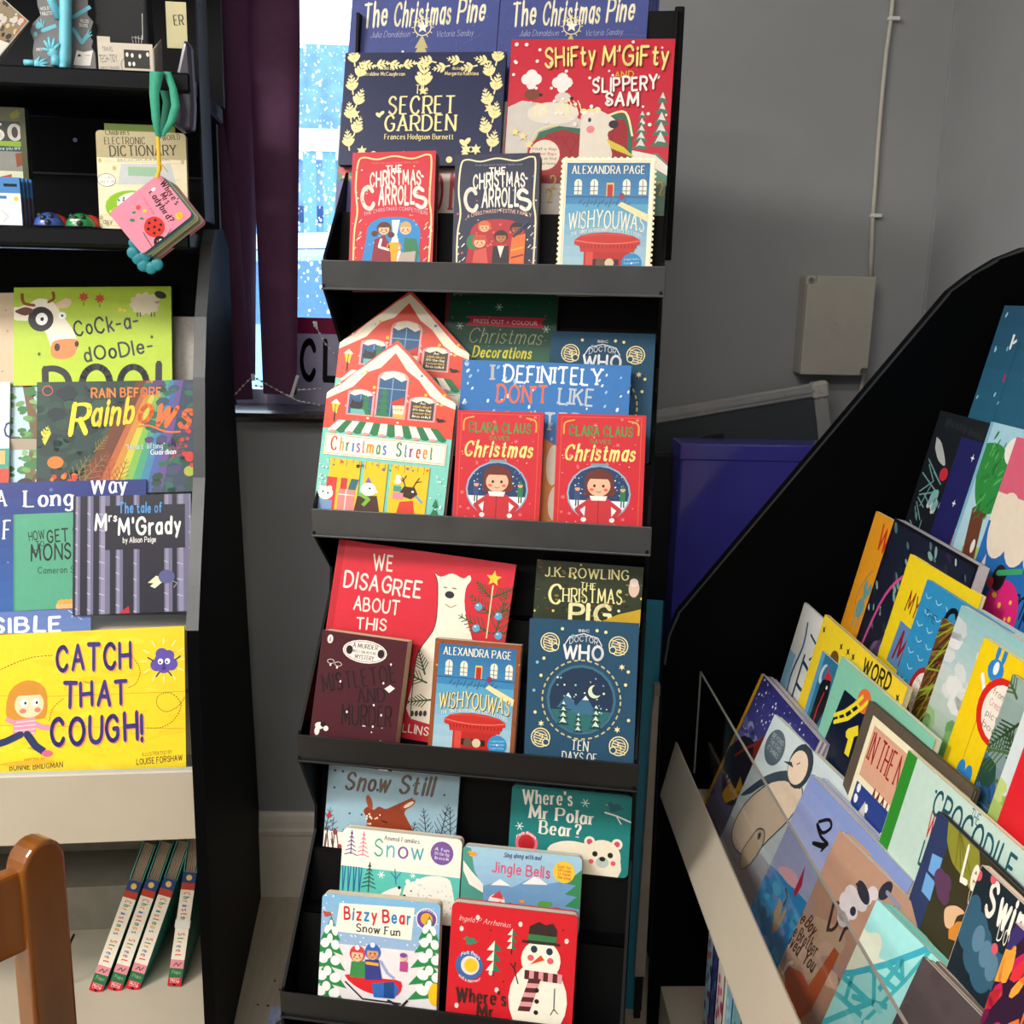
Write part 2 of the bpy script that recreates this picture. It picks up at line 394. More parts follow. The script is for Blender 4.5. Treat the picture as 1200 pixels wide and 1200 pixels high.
    def fir(s, cx, y0, y1, wd, c, snow=None, n=4):
        h = (y1 - y0) / n; s.polys([[(cx, y0 + i * h * .9), (cx + wd * (.4 + .6 * (i + 1) / n) / 2, y0 + (i + 1) * h), (cx - wd * (.4 + .6 * (i + 1) / n) / 2, y0 + (i + 1) * h)] for i in range(n)], c)
        if snow: s.polys([[(cx, y0 + i * h * .9), (cx + wd * (.4 + .6 * (i + 1) / n) / 3.4, y0 + (i + .62) * h), (cx - wd * .12, y0 + (i + .5) * h), (cx - wd * (.4 + .6 * (i + 1) / n) / 3.4, y0 + (i + .75) * h)] for i in range(n)], snow)
        return s
    def twig(s, x, y, L, ang, wd, c, n=4, leaf=None):
        a = math.radians(ang); ex, ey = x + L * math.cos(a), y - L * math.sin(a); Q = s._rib([(x, y), (ex, ey)], (wd, wd * .4))
        for i in range(n):
            t = (i + 1) / (n + 1); bx, by = x + (ex - x) * t, y + (ey - y) * t
            for sg in (-1, 1):
                b = a + sg * .75; l = L * .38 * (1.15 - t)
                if leaf: Q.append(s.E(bx + l * .6 * math.cos(b), by - l * .6 * math.sin(b), l * .62, l * .26, -math.degrees(b), 8))
                else: Q += s._rib([(bx, by), (bx + l * math.cos(b), by - l * math.sin(b))], wd * .5)
        return s._put(Q, c)
    def face(s, cx, cy, r, skin, hair=None, eye='#222', cheek='#d66', bob=1.1):
        if hair: s.ell(cx, cy - r * .1, r * bob, r * 1.12, hair)
        s.ell(cx, cy + r * .12, r * .82, r * .85, skin)
        if hair: s._put([s.E(cx, cy - r * .25, r * .86, r * .62, 0, 14, 180, 360)], hair)
        s.polys([s.E(cx - r * .45, cy + r * .4, r * .17, r * .12), s.E(cx + r * .45, cy + r * .4, r * .17, r * .12)], cheek)
        s.polys([s.E(cx - r * .3, cy + r * .12, r * .1, r * .14), s.E(cx + r * .3, cy + r * .12, r * .1, r * .14)], eye)
        return s.line([(cx - r * .2, cy + r * .55), (cx, cy + r * .64), (cx + r * .2, cy + r * .55)], r * .07, eye)
    def build(s, name, parent, m=PRINT):
        me = bpy.data.meshes.new(name); me.from_pydata(s.v, [], s.f); me.materials.append(m)
        at = me.color_attributes.new('Col', 'FLOAT_COLOR', 'CORNER'); buf = []
        for cs in s.c:
            for c in cs: buf += [c[0], c[1], c[2], 1]
        at.data.foreach_set('color', buf); me.update(); return link(name, me, parent)

# ------------------------------------------------------------------ books
PAGE = mat('page_block', '#d8d2c0', .8, var=.12, scale=400, stretch=(1, 20, 1))
DARKPAGE = mat('sprayed_page_edge', '#3c3a36', .6)
def pose(tl, tr, q, n, psi, th):
    """corner ray hits the row plane (q,n); the book itself turns psi degrees and leans th degrees"""
    ps, t = math.radians(psi), math.radians(th); nh = Vector((math.sin(ps), -math.cos(ps), 0)); nb = nh * math.cos(t) + Vector((0, 0, 1)) * math.sin(t)
    A = hit(*tl, q, n); B = hit(*tr, A, nb); u = (B - A); wd = u.length; u.normalize(); up = nb.cross(u)
    return A, u, nb, up, wd
BOOKS = []
def book(label, art, P, h=None, bl=None, floor=None, t=.012, kind='soft', col='#888', group=None, shape=None, m=None, copies=0, name='book', cat='book', pages=None, seed=1, copylabel=None, maxh=None, coldx=.0):
    A, u, nb, up, wd = P
    if bl is not None: B = hit(*bl, A, nb); hh = (A - B).dot(up)
    elif floor is not None: hh = (A.z - floor) / up.z
    else: hh = h * wd
    if maxh: hh = min(hh, maxh)
    O = A - up * hh; M = frameM(u, -nb, up, O); r = thing(name, label, cat, M, group)
    cm = mat('cover_' + col.lstrip('#'), col, .45, var=.03); H = hh / wd * 100
    if kind == 'hard':
        b = .0022; o = .0035
        MB().box((0, 0, 0), (wd, b, hh)).box((0, t - b, 0), (wd, t, hh)).box((-.0015, 0, 0), (.0022, t, hh), bev=.0007).build('cover', cm, r)
        MB().box((.0022, b, o), (wd - o, t - b, hh - o)).build('pages', pages or PAGE, r)
    elif kind == 'soft':
        b = .0006
        MB().box((0, 0, 0), (wd, b, hh)).box((0, t - b, 0), (wd, t, hh)).box((-.0003, 0, 0), (.0006, t, hh)).build('cover', cm, r)
        MB().box((.0006, b, .0005), (wd - .0006, t - b, hh - .0005)).build('pages', pages or PAGE, r)
    elif kind == 'board':          # thick card leaves with rounded corners (or a die-cut outline)
        n = max(3, int(t / .0032)); pt = t / n
        if shape is None:
            rr = 4.0; shape = []
            for cx, cy, a0 in ((rr, rr, 180), (100 - rr, rr, 270), (100 - rr, H - rr, 0), (rr, H - rr, 90)):
                for k in range(4):
                    a = math.radians(a0 + 30 * k); shape.append((cx + rr * math.cos(a), cy + rr * math.sin(a)))
        poly = [(x * wd / 100, hh - y * wd / 100) for x, y in shape]
        for k in range(n):
            ins = .0 if k in (0, n - 1) else .0006
            MB().prism([(min(max(a, ins), wd - ins), b - (ins if b > hh * .5 else -ins)) for a, b in poly], (0, k * pt, 0), (1, 0, 0), (0, 0, 1), (0, 1, 0), pt * .86).build('leaf' if 0 < k < n - 1 else 'cover', cm if k in (0, n - 1) else mat('board_leaf', '#cfc8b8', .6), r)
        MB().box((0, .0004, hh * .02), (.0012, t - .0004, hh * .8 if len(shape) == 5 else hh * .96)).build('spine', cm, r)
    def tocanvas(px, py):
        X = hit(px, py, A, nb) - A; return (X.dot(u) / wd * 100, -X.dot(up) / wd * 100)
    a = Art(wd, hh, tocanvas, shape, seed)
    if isinstance(art, bpy.types.Object): link('cover_print', art.data, r)
    else:
        art(a); a.build('cover_print', r, m or PRINT)
    BOOKS.append((label[:40], round(wd, 3), round(hh, 3)))
    for k in range(copies):
        c = r.copy(); COL.objects.link(c); c.matrix_world = M @ Matrix.Translation(((k + 1) * coldx, (k + 1) * (t + .0012), .001 * ((k * 7) % 3 - 1)))
        c['label'] = copylabel % ('second', 'third', 'fourth')[k]; c['group'] = 'copies in the blue-violet stack'
        for ch in r.children:
            d = ch.copy(); COL.objects.link(d); d.parent = c
    return r
# ================================================================== the setting
YB = 2.035; XR = .883; XL = -2.9; YF = -2.6
def struct(name, mb, m, parent=None, smooth=False):
    return mb.build(name, m, parent, smooth, kind=None if parent else 'structure')
WALL = mat('painted_grey_wall', '#919395', .62, var=.05, scale=5, bump=.06)
WHITE = mat('white_gloss_paint', '#e4ddd0', .4, var=.04)
WX0, WX1, WZ0, WZ1 = -1.45, -.13, 1.045, 2.35
struct('wall_back', MB().box((XL, YB, 0), (WX0, YB + .2, CEIL)).box((WX1, YB, 0), (XR + .2, YB + .2, CEIL)).box((WX0, YB, 0), (WX1, YB + .2, WZ0)).box((WX0, YB, WZ1), (WX1, YB + .2, CEIL)), WALL)
struct('wall_right', MB().box((XR, YF, 0), (XR + .15, YB, CEIL)), WALL)
struct('wall_left', MB().box((XL - .15, YF, 0), (XL, YB + .2, CEIL)), WALL)
struct('wall_front', MB().box((XL - .15, YF - .15, 0), (XR + .15, YF, CEIL)), WALL)
struct('ceiling', MB().box((XL - .15, YF - .15, CEIL), (XR + .2, YB + .2, CEIL + .1)), mat('white_ceiling_tile', '#dedcd6', .85))
# vinyl plank floor
fl = mat('pale_oak_vinyl', '#bdb09a', .38, var=.13, scale=7, stretch=(9, .8, 1), bump=.05)
floor_ = struct('floor', MB().box((XL - .15, YF - .15, -.06), (XR + .15, YB + .2, -.004)), mat('floor_joint', '#4c463e', .7))
R = random.Random(4); k = 0
for i in range(-5, 6):
    x0 = i * .152 - .02
    if x0 + .15 < -1.2 or x0 > .88: continue
    y = YF + .3 + (i % 3) * .4
    while y < YB:
        y1 = min(y + 1.2, YB)
        if y1 > .9:
            MB().box((x0, y, -.004), (x0 + .1505, y1 - .0015, 0)).build('floor_plank', fl, floor_)
        y += 1.2
struct('trim_1', MB().box((XL, YF, -.004), (-.78, YB, 0)), fl); bpy.data.objects['trim_1'].name = 'floor_far_left'
bpy.data.objects['floor_far_left'].parent = floor_; bpy.data.objects['floor_far_left'].name = 'floor_sheet'
# skirting boards with a moulded top
pf = [(0, 0), (.02, 0), (.02, .145), (.023, .15), (.023, .158), (.018, .163), (.016, .176), (.011, .188), (.006, .194), (0, .194)]
struct('baseboard_back', MB().prism(pf, (XL, YB, 0), (0, -1, 0), (0, 0, 1), (1, 0, 0), XR - XL), WHITE)
struct('baseboard_right', MB().prism(pf, (XR, YF, 0), (-1, 0, 0), (0, 0, 1), (0, 1, 0), YB - YF - .024), WHITE)
struct('trim_1', MB().box((XR - .004, YB - .004, .19), (XR, YB - .0005, CEIL)), mat('corner_filler', '#8f9297', .6))
# window: reveal, frame, pane, sill
UP = mat('white_upvc', '#dfe6ee', .35)
wn = MB(); fy0, fy1 = YB + .1, YB + .16
for a, b in (((WX0, fy0, WZ0), (WX0 + .05, fy1, WZ1)), ((WX1 - .05, fy0, WZ0), (WX1, fy1, WZ1)), ((WX0, fy0, WZ1 - .05), (WX1, fy1, WZ1)), ((WX0, fy0, WZ0), (WX1, fy1, WZ0 + .045)), ((-.80, fy0, WZ0), (-.75, fy1, WZ1))): wn.box(a, b)
win = struct('window_1', wn, UP)
gm = bpy.data.materials.new('clear_glass'); gm.use_nodes = True; nt = gm.node_tree; nt.nodes.remove(nt.nodes['Principled BSDF'])
def glassmat(m, tint, gl=.08, rough=.02):
    nt = m.node_tree; out = nt.nodes['Material Output']; t = nt.nodes.new('ShaderNodeBsdfTransparent'); g = nt.nodes.new('ShaderNodeBsdfGlossy'); x = nt.nodes.new('ShaderNodeMixShader'); f = nt.nodes.new('ShaderNodeFresnel')
    t.inputs[0].default_value = (*tint, 1); g.inputs['Roughness'].default_value = rough; f.inputs[0].default_value = 1.5
    ge = nt.nodes.new('ShaderNodeNewGeometry'); iv = nt.nodes.new('ShaderNodeMath'); iv.operation = 'SUBTRACT'; iv.inputs[0].default_value = 1; mu = nt.nodes.new('ShaderNodeMath'); mu.operation = 'MULTIPLY'
    nt.links.new(ge.outputs['Backfacing'], iv.inputs[1]); nt.links.new(iv.outputs[0], mu.inputs[0]); nt.links.new(f.outputs[0], mu.inputs[1]); nt.links.new(mu.outputs[0], x.inputs[0]); nt.links.new(t.outputs[0], x.inputs[1]); nt.links.new(g.outputs[0], x.inputs[2]); nt.links.new(x.outputs[0], out.inputs[0])
glassmat(gm, (.93, .97, 1))
MB().box((WX0 + .05, YB + .125, WZ0 + .045), (-.80, YB + .13, WZ1 - .05)).build('pane', gm, win)
MB().box((-.75, YB + .125, WZ0 + .045), (WX1 - .05, YB + .13, WZ1 - .05)).build('pane', gm, win)
sill = MB().prism([(0, 0), (.15, 0), (.163, .004), (.168, .012), (.163, .02), (.15, .024), (0, .024)], (WX0 - .04, YB + .125, WZ0 - .008), (0, -1, 0), (0, 0, 1), (1, 0, 0), WX1 - WX0 + .08)
struct('trim_2', sill, mat('dark_varnished_sill', '#2b2224', .25, var=.2, coat=.4), win).name = 'sill_board'
# flecks of spray snow and drops on the pane
R = random.Random(11); fm = MB()
for _ in range(900):
    x = R.uniform(-.44, -.19); z = 1.24 + .52 * R.random() ** .8; r = R.choice((.001, .0012, .0016, .002, .0026, .0034)) * R.uniform(.7, 1.2)
    fm.add([(x + r * math.cos(a) * R.uniform(.7, 1.2), YB + .1236, z + r * 1.3 * math.sin(a) * R.uniform(.7, 1.2)) for a in [j * math.pi / 3.5 for j in range(7)]] + [(x, YB + .1225, z)], [(j, (j + 1) % 7, 7) for j in range(7)])
sm = mat('white_spray_snow', '#eef4fa', .8); fmm = bpy.data.materials.new('spray_snow_translucent'); fmm.use_nodes = True; nt = fmm.node_tree; nt.nodes.remove(nt.nodes['Principled BSDF'])
t_ = nt.nodes.new('ShaderNodeBsdfTranslucent'); d_ = nt.nodes.new('ShaderNodeBsdfDiffuse'); x_ = nt.nodes.new('ShaderNodeMixShader'); t_.inputs[0].default_value = d_.inputs[0].default_value = (.95, .97, 1, 1); x_.inputs[0].default_value = .15
nt.links.new(t_.outputs[0], x_.inputs[1]); nt.links.new(d_.outputs[0], x_.inputs[2]); nt.links.new(x_.outputs[0], nt.nodes['Material Output'].inputs[0])
fm.build('snow_spray', fmm, win)['kind'] = 'stuff'

# ------------------------------------------------------------------ outside
struct('pavement', MB().box((-14, YB + .3, -.2), (14, 26, -.06)), mat('wet_pale_asphalt', '#dfe8f0', .5, var=.1, scale=3))
BL = mat('blue_weathered_render', '#6f93c4', .8, var=.25, scale=4)
bd = thing('building', 'blue-grey building seen through the snowy window, left of the centre display', 'building', Matrix.Translation((-3.5, 17, -.06)))
MB().box((-6, 0, 0), (7, 3, 5.0)).build('facade', BL, bd)
MB().box((-6.1, -.15, 3.3), (7.1, 0, 3.75)).build('ledge', mat('white_ledge', '#dbe6f2', .7), bd)
for i in range(6):
    MB().box((-5.4 + i * 2, -.06, 1), (-4.3 + i * 2, 0, 2.6)).build('window_opening', mat('dark_blue_glass', '#22406e', .15), bd)
fn = thing('fence', 'blue slatted fence seen through the snowy window', 'fence', Matrix.Translation((-5.4, 11, -.06)))
BF = mat('blue_fence_paint', '#6d9bd4', .7)
for i in range(36): MB().box((i * .2, 0, 0), (i * .2 + .13, .03, 2.7)).build('slat', BF, fn)
MB().box((0, .03, 1.9), (7.2, .07, 2.0)).box((0, .03, .5), (7.2, .07, .6)).build('rail', BF, fn)
MB().box((0, -.03, 2.7), (7.2, .08, 2.9)).build('coping', mat('white_ledge', '#fff'), fn)
car = thing('car', 'blue car covered in snow parked outside the window', 'car', Matrix.Translation((-1.35, 6.4, -.06)))
prof = [(-1.9, .35), (-2.0, .8), (-1.85, 1.0), (-1.05, 1.1), (-.55, 1.55), (.7, 1.6), (1.45, 1.15), (1.95, 1.05), (2.0, .45), (1.9, .35)]
bevel(MB().prism(prof, (0, 0, 0), (1, 0, 0), (0, 0, 1), (0, 1, 0), 1.65).build('body', mat('blue_car_paint', '#a9cbee', .3, coat=.6), car), .05, 3)
MB().prism([(-.95, 1.12), (-.5, 1.48), (.62, 1.52), (1.25, 1.14)], (0, -.006, 0), (1, 0, 0), (0, 0, 1), (0, 1, 0), .005).build('side_window', mat('car_glass', '#5f86b8', .4), car)
MB().prism([(-.62, 1.56), (-.5, 1.64), (.7, 1.69), (.85, 1.58), (.7, 1.6), (-.5, 1.55)], (0, .02, 0), (1, 0, 0), (0, 0, 1), (0, 1, 0), 1.6).build('snow_cover', mat('white_spray_snow', '#fff'), car)
for x in (-1.25, 1.25):
    MB().tube([(x, -.02, .33), (x, .2, .33)], .33, 20).build('wheel', mat('tyre_black', '#16181b', .8), car)

# ------------------------------------------------------------------ vertical blind
PUR = mat('plum_blind_fabric', '#54284a', .75, var=.08, scale=60, bump=.05)
vb = thing('vertical_blind', 'plum fabric vertical blind drawn over the left of the window', 'blind', Matrix.Translation((-.6, YB - .06, 2.4)))
MB().box((-.8, -.02, 0), (.45, .02, .03)).build('head_rail', UP, vb)
def slat(pt, pb, ytop, ybot, wid_t, wid_b, twist, name='slat', botz=None):
    m = MB(); vs = []; n = 14
    T = onY(*pt, ytop); B = onY(*pb, ybot)
    d = (T - B); T2 = B + d * ((2.38 - B.z) / d.z)
    for i in range(n + 1):
        t = i / n; c = T2.lerp(B, t); wd = wid_t + (wid_b - wid_t) * max(0, (t - .5) * 2); tw = twist[0] + (twist[1] - twist[0]) * t ** 2
        bow = .006
        for j in range(5):
            s_ = (j / 4 - .5) * wd; yy = bow * (1 - (2 * j / 4 - 1) ** 2)
            vs.append((c.x + .6 + s_ * math.cos(tw), c.y - YB + .06 + s_ * math.sin(tw) - yy, c.z - 2.4))
    k = len(vs); vs += [(x, y + .0012, z) for x, y, z in vs]
    fs = []
    for i in range(n):
        for j in range(4):
            a = i * 5 + j; fs.append((a, a + 5, a + 6, a + 1)); fs.append((a + k, a + 1 + k, a + 6 + k, a + 5 + k))
        for j in (0, 4):
            a = i * 5 + j; fs.append((a, a + 5, a + 5 + k, a + k) if j == 4 else (a, a + k, a + 5 + k, a + 5))
    m.add(vs, fs); o = m.build('slat', PUR, vb, True)
    return o
slat((222, 0), (262, 475), 2.0, 1.99, .062, .050, (.5, .4))
slat((241, 0), (284, 468), 1.99, 1.985, .055, .040, (.35, .3))
slat((276, 0), (292, 440), 2.0, 2.01, .075, .030, (.25, .9))
slat((321, 0), (328, 462), 1.985, 1.975, .090, .066, (.1, -.15))
slat((180, 0), (225, 470), 2.0, 2.0, .08, .06, (.5, .5)); slat((130, 0), (190, 470), 2.0, 2.0, .085, .08, (.5, .5)); slat((80, 0), (150, 470), 2.0, 2.0, .085, .08, (.5, .5))
CH = mat('steel_bead_chain', '#c8c6c0', .3, metal=.6)
def chain(pts, y, name='bead_chain'):
    P3 = [onY(px, py, yy) - Vector((-.6, YB - .06, 2.4)) for px, py, yy in pts]; m = MB(); m.tube(P3, .0007, 5)
    for a, b in zip(P3, P3[1:]):
        n = max(1, int((b - a).length / .0095))
        for i in range(n): m.ball(a.lerp(b, i / n), .0024, 6, 4)
    m.build('bead_chain', CH, vb, True)
chain([(273, 465, 1.97), (285, 452, 1.97), (296, 441, 1.97), (312, 450, 1.965), (330, 460, 1.96), (350, 470, 1.958), (380, 476, 1.955)], 0)
chain([(300, 452, 1.98), (325, 456, 1.98), (350, 457, 1.98), (382, 456, 1.98)], 0)
chain([(368, 378, 2.0), (378, 398, 2.0), (386, 409, 2.0), (396, 420, 2.0)], 0)
cl = MB()
for a, b in (((296, 438), (297, 446)), ((349, 440), (341, 466)), ((369, 377), (370, 383))):
    cl = MB(); cl.tube([onY(*a, 1.962) - Vector((-.6, YB - .06, 2.4)), onY(*b, 1.962) - Vector((-.6, YB - .06, 2.4))], .0035, 7); cl.build('chain_clip', mat('clear_plastic_clip', '#d9dde0', .3), vb)


# card with the letters CL standing on the sill
sg = thing('window_sign', 'white card with black letters CL under a crimson strip, standing on the window sill', 'sign', frameM((1, 0, 0), (0, 1, 0), (0, 0, 1), (-.43, 2.125, 1.062)))
MB().box((0, 0, 0), (.25, .004, .176)).build('board', mat('white_sign_card', '#b9b4cf', .6), sg)
def _sg(px, py): p = onY(px, py, 2.125); return ((p.x + .43) / .0025, (.176 - (p.z - 1.062)) / .0025)
a = Art(.25, .176, _sg); y_ = _sg(360, 391)[1]; a.rect(0, 0, 100, y_, '#8d1646')
a.T('C', (351, 443), (371, 444), 43, '#0a0a10', 'K'); a.T('L', (378, 444), (398, 445), 43, '#0a0a10', 'K'); a.build('cover_print', sg, MATTE).name = 'sign_print'

# ------------------------------------------------------------------ junction box and cable on the wall
jb = thing('junction_box', 'cream plastic junction box screwed to the grey wall', 'electrical box', Matrix.Translation((.694, YB, 1.248)))
CR = mat('cream_plastic', '#a9a59b', .42, var=.03)
bevel(MB().box((-.066, -.045, -.094), (.066, 0, .094)).build('back_case', CR, jb), .004)
lid = [(-.066, .078), (-.052, .078), (-.048, .082), (-.048, .094), (.066, .094), (.066, -.08), (.055, -.08), (.052, -.084), (.052, -.094), (-.066, -.094)]
bevel(MB().prism(lid, (0, -.045, 0), (1, 0, 0), (0, 0, 1), (0, -1, 0), .010).build('lid', CR, jb), .002)
for x, z in ((-.058, .086), (.06, -.087)): MB().tube([(x, -.046, z), (x, -.05, z)], .0045, 12).build('screw', mat('zinc_screw', '#8c8a84', .4, metal=.8), jb)
MB().tube([(0, -.0552, .0), (0, -.0560, .0)], .014, 20).ball((-.006, -.056, .004), .002, 6, 4).ball((.006, -.056, .004), .002, 6, 4).box((-.009, -.0566, -.009), (.009, -.056, -.006)).build('embossed_mark', CR, jb)
cb = thing('cable', 'cream cable clipped up the grey wall above the junction box', 'cable', Matrix.Translation((.77, YB, 1.34)))
CW = mat('cream_cable_sheath', '#b7b3a8', .5, var=.03); o_ = Vector((.77, YB, 1.34))
cp = [onY(px, py, YB - .006) - o_ for px, py in ((1020, 330), (1021, 300), (1023, 254), (1026, 215), (1029, 170), (1034, 110), (1039, 60), (1044, 24), (1048, -20), (1055, -120))]
MB().tube(cp, .0042, 8).build('sheath', CW, cb, True)
for px, py in ((1045, 23), (1024, 253)):
    p = onY(px, py, YB) - o_; MB().box((p.x - .009, -.012, p.z - .0035), (p.x + .012, 0, p.z + .0035), bev=.001).build('clip', mat('white_clip', '#d8d8d6', .5), cb)
cb2 = thing('cable', 'short cream cable running down below the junction box', 'cable', Matrix.Translation((.75, YB, 1.12)))
MB().tube([onY(px, py, YB - .006) - Vector((.75, YB, 1.12)) for px, py in ((1013, 432), (1010, 450), (1006, 480), (1003, 560))], .004, 8).build('sheath', CW, cb2, True)

# ------------------------------------------------------------------ things leaning behind the right bookcase
wb = thing('framed_board', 'dark board in a grey aluminium frame leaning against the wall below the junction box', 'board')
tr = onY(968, 447, 1.965); u_ = Vector((-math.cos(math.radians(7)), -.10, -math.sin(math.radians(10)))).normalized(); n_ = Vector((0, -1, .05)).normalized(); d_ = u_.cross(n_).normalized(); d_ = -d_ if d_.z > 0 else d_; n_ = d_.cross(u_); n_ = -n_ if n_.y > 0 else n_
wb.matrix_world = frameM(-u_, -n_, -d_, tr + u_ * .9 + d_ * .95)
AL = mat('grey_aluminium_extrusion', '#a9aaaa', .4, metal=.3)
MB().box((.02, .0, .02), (.88, .012, .93)).build('panel', mat('dark_slate_panel', '#3a3f44', .6), wb)
for a, b in (((.03, -.006, .924), (.872, .016, .95)), ((.872, -.006, 0), (.9, .016, .922)), ((0, -.006, 0), (.028, .016, .922))):
    f = MB(); f.box(a, b, bev=.003)
    if a[2] > .5: f.box((a[0], -.009, .934), (b[0], -.006, .940))
    else: f.box((a[0] + .01, -.009, 0), (a[0] + .016, -.006, .922))
    f.build('frame_rail', AL, wb)
MB().box((.868, -.012, .918), (.902, .019, .953), bev=.006).tube([(.885, -.012, .936), (.885, -.014, .936)], .006, 10).build('corner_joint', mat('pale_corner_plastic', '#b5b2aa', .4), wb)
bb = thing('storage_box', 'flat glossy indigo storage box behind the right bookcase', 'box', Matrix.Translation((.362, 1.775, 0)))
IN = mat('indigo_gloss_card', '#4542a4', .22, var=.12, scale=3, coat=.5)
bevel(MB().box((0, 0, .25), (.34, .07, 1.04)).build('body', IN, bb), .004)
bevel(MB().box((-.003, -.003, 1.015), (.343, .073, 1.045)).build('lid_rim', IN, bb), .003)
MB().prism([(0, 0), (.012, .004), (.014, .02), (.006, .03), (0, .025)], (.222, -.002, .955), (1, 0, 0), (0, 0, 1), (0, 1, 0), .001).build('sticker', mat('white_clip', '#fff'), bb)
MB().box((.0, 0, 0), (.34, .07, .249)).build('foot', mat('matt_black', '#060608', .6), bb)
bs = thing('black_case', 'matt black folding case standing behind the indigo box', 'case', Matrix.Translation((.295, 1.85, 0)))
BKM = mat('matt_black', '#060608', .6)
bevel(MB().box((0, 0, 0), (.16, .02, 1.015)).build('body', BKM, bs), .006)
MB().prism([(.07, 1.02), (.16, 1.02), (.16, 1.052), (.13, 1.046)], (0, 0, 0), (1, 0, 0), (0, 0, 1), (0, 1, 0), .02).build('flap', BKM, bs)
tb = thing('teal_board', 'narrow teal board standing upright beside the right bookcase', 'board', frameM(_n((1, -.2, 0)), _n((.2, 1, 0)), (0, 0, 1), (.290, 1.66, 0)))
m_ = MB().box((0, 0, 0), (.032, .012, .79)); m_.build('panel', mat('teal_laminate', '#2c90ae', .4), tb)
MB().box((.032, -.001, 0), (.0345, .013, .789)).build('edging', mat('dark_teal', '#0d3444', .4), tb)
cs = thing('shelf_strip', 'cream metal upright strip standing between the centre display and right bookcase', 'metal strip', Matrix.Translation((.306, 1.628, .0)))
MB().prism([(-.003, .09), (.016, .09), (.013, .63), (.006, .635), (.003, .60)], (0, 0, 0), (1, 0, 0), (0, 0, 1), (0, 1, 0), .015).build('strip', mat('cream_enamel', '#a8a093', .45), cs)
MB().box((.004, -.001, .632), (.014, .014, .652)).build('hook', mat('cream_enamel_2', '#8d877c', .45), cs)
MB().box((.0, .004, 0), (.012, .012, .09)).build('foot', BKM, cs)

# ================================================================== bookcases
BLK = mat('black_melamine', '#030406', .55, var=.1, scale=8, spec=.06)
BKE = mat('grey_seam_and_edge_highlight', '#34373a', .38, var=.1)
GRY = mat('warm_grey_enamel', '#b7ad9b', .48, var=.03, scale=12, bump=.03)
FELT = mat('pale_grey_textured_panel', '#b9b5ae', .85, var=.1, scale=160, bump=.4)
# ---- right bookcase: runs along the right wall, shelves face left
RB = thing('bookcase', 'tall black-sided bookcase with sloping cream shelves along the right wall', 'bookcase', Matrix.Translation((XR, 1.6, 0)))
rp = [(0, 0), (.553, 0), (.562, .70), (.557, .75), (.543, .79), (.15, 1.315), (.12, 1.34), (.08, 1.366), (.04, 1.383), (0, 1.388)]
def side(y, nm):
    MB().prism(rp, (-.003, y, 0), (-1, 0, 0), (0, 0, 1), (0, 1, 0), .018).build(nm, BLK, RB)
side(0, 'side_panel'); side(-1.42, 'side_panel')
e = MB(); q = [(a, b) for a, b in rp[2:]]
for (a, b), (c, d) in zip(q, q[1:]):
    L = math.hypot(c - a, d - b); nx, nz = (d - b) / L * .0025, -(c - a) / L * .0025
    e.add([(-.003 - a, -.0008, b), (-.003 - c, -.0008, d), (-.003 - c + nx * 1.2, -.0008, d - nz * 1.2 - .002), (-.003 - a + nx * 1.2, -.0008, b - .002)], [(0, 1, 2, 3)])
e.build('highlight_strip', BKE, RB)  # grey line painted as the highlight on the side panel edge
def rx(x): return x - XR
MB().box((rx(.345), -1.40, 0), (-.004, -.001, .092)).build('plinth', GRY, RB)
MB().box((-.02, -1.40, .092), (-.004, -.001, 1.37)).build('back_panel', BLK, RB)
# tiers: (front x, floor z, riser back x)
RT = [(.349, .475), (.475, .60), (.565, .735), (.655, .885)]
for i, (x, z) in enumerate(RT):
    x1 = RT[i + 1][0] if i < 3 else .80
    MB().box((rx(x), -1.40, z - .012), (rx(x1) + .012, -.001, z)).build('shelf', GRY, RB)
    if i: MB().box((rx(x) - .002, -1.40, RT[i - 1][1]), (rx(x) + .006, -.001, z - .0)).build('riser', GRY, RB)
lp = MB().prism([(rx(.3245), .466), (rx(.3455), .562), (rx(.3485), .560), (rx(.3285), .463), (rx(.349), .457), (rx(.349), .463)][:4], (0, -1.40, 0), (1, 0, 0), (0, 0, 1), (0, 1, 0), 1.399)
lp.box((rx(.3245), -1.40, .462), (rx(.352), -.001, .466)).build('shelf_lip', GRY, RB)
am = bpy.data.materials.new('acrylic'); am.use_nodes = True; am.node_tree.nodes.remove(am.node_tree.nodes['Principled BSDF']); glassmat(am, (.90, .90, .90), rough=.08)
ag = MB().box((rx(.3745), -1.40, .515), (rx(.3768), -.022, .694)).build('acrylic_guard', am, RB)
MB().box((rx(.3743), -1.40, .6935), (rx(.377), -.022, .6955)).box((rx(.3743), -.0225, .515), (rx(.377), -.0205, .6955)).build('guard_edge', mat('acrylic_cut_edge', '#8d8a84', .3), RB)

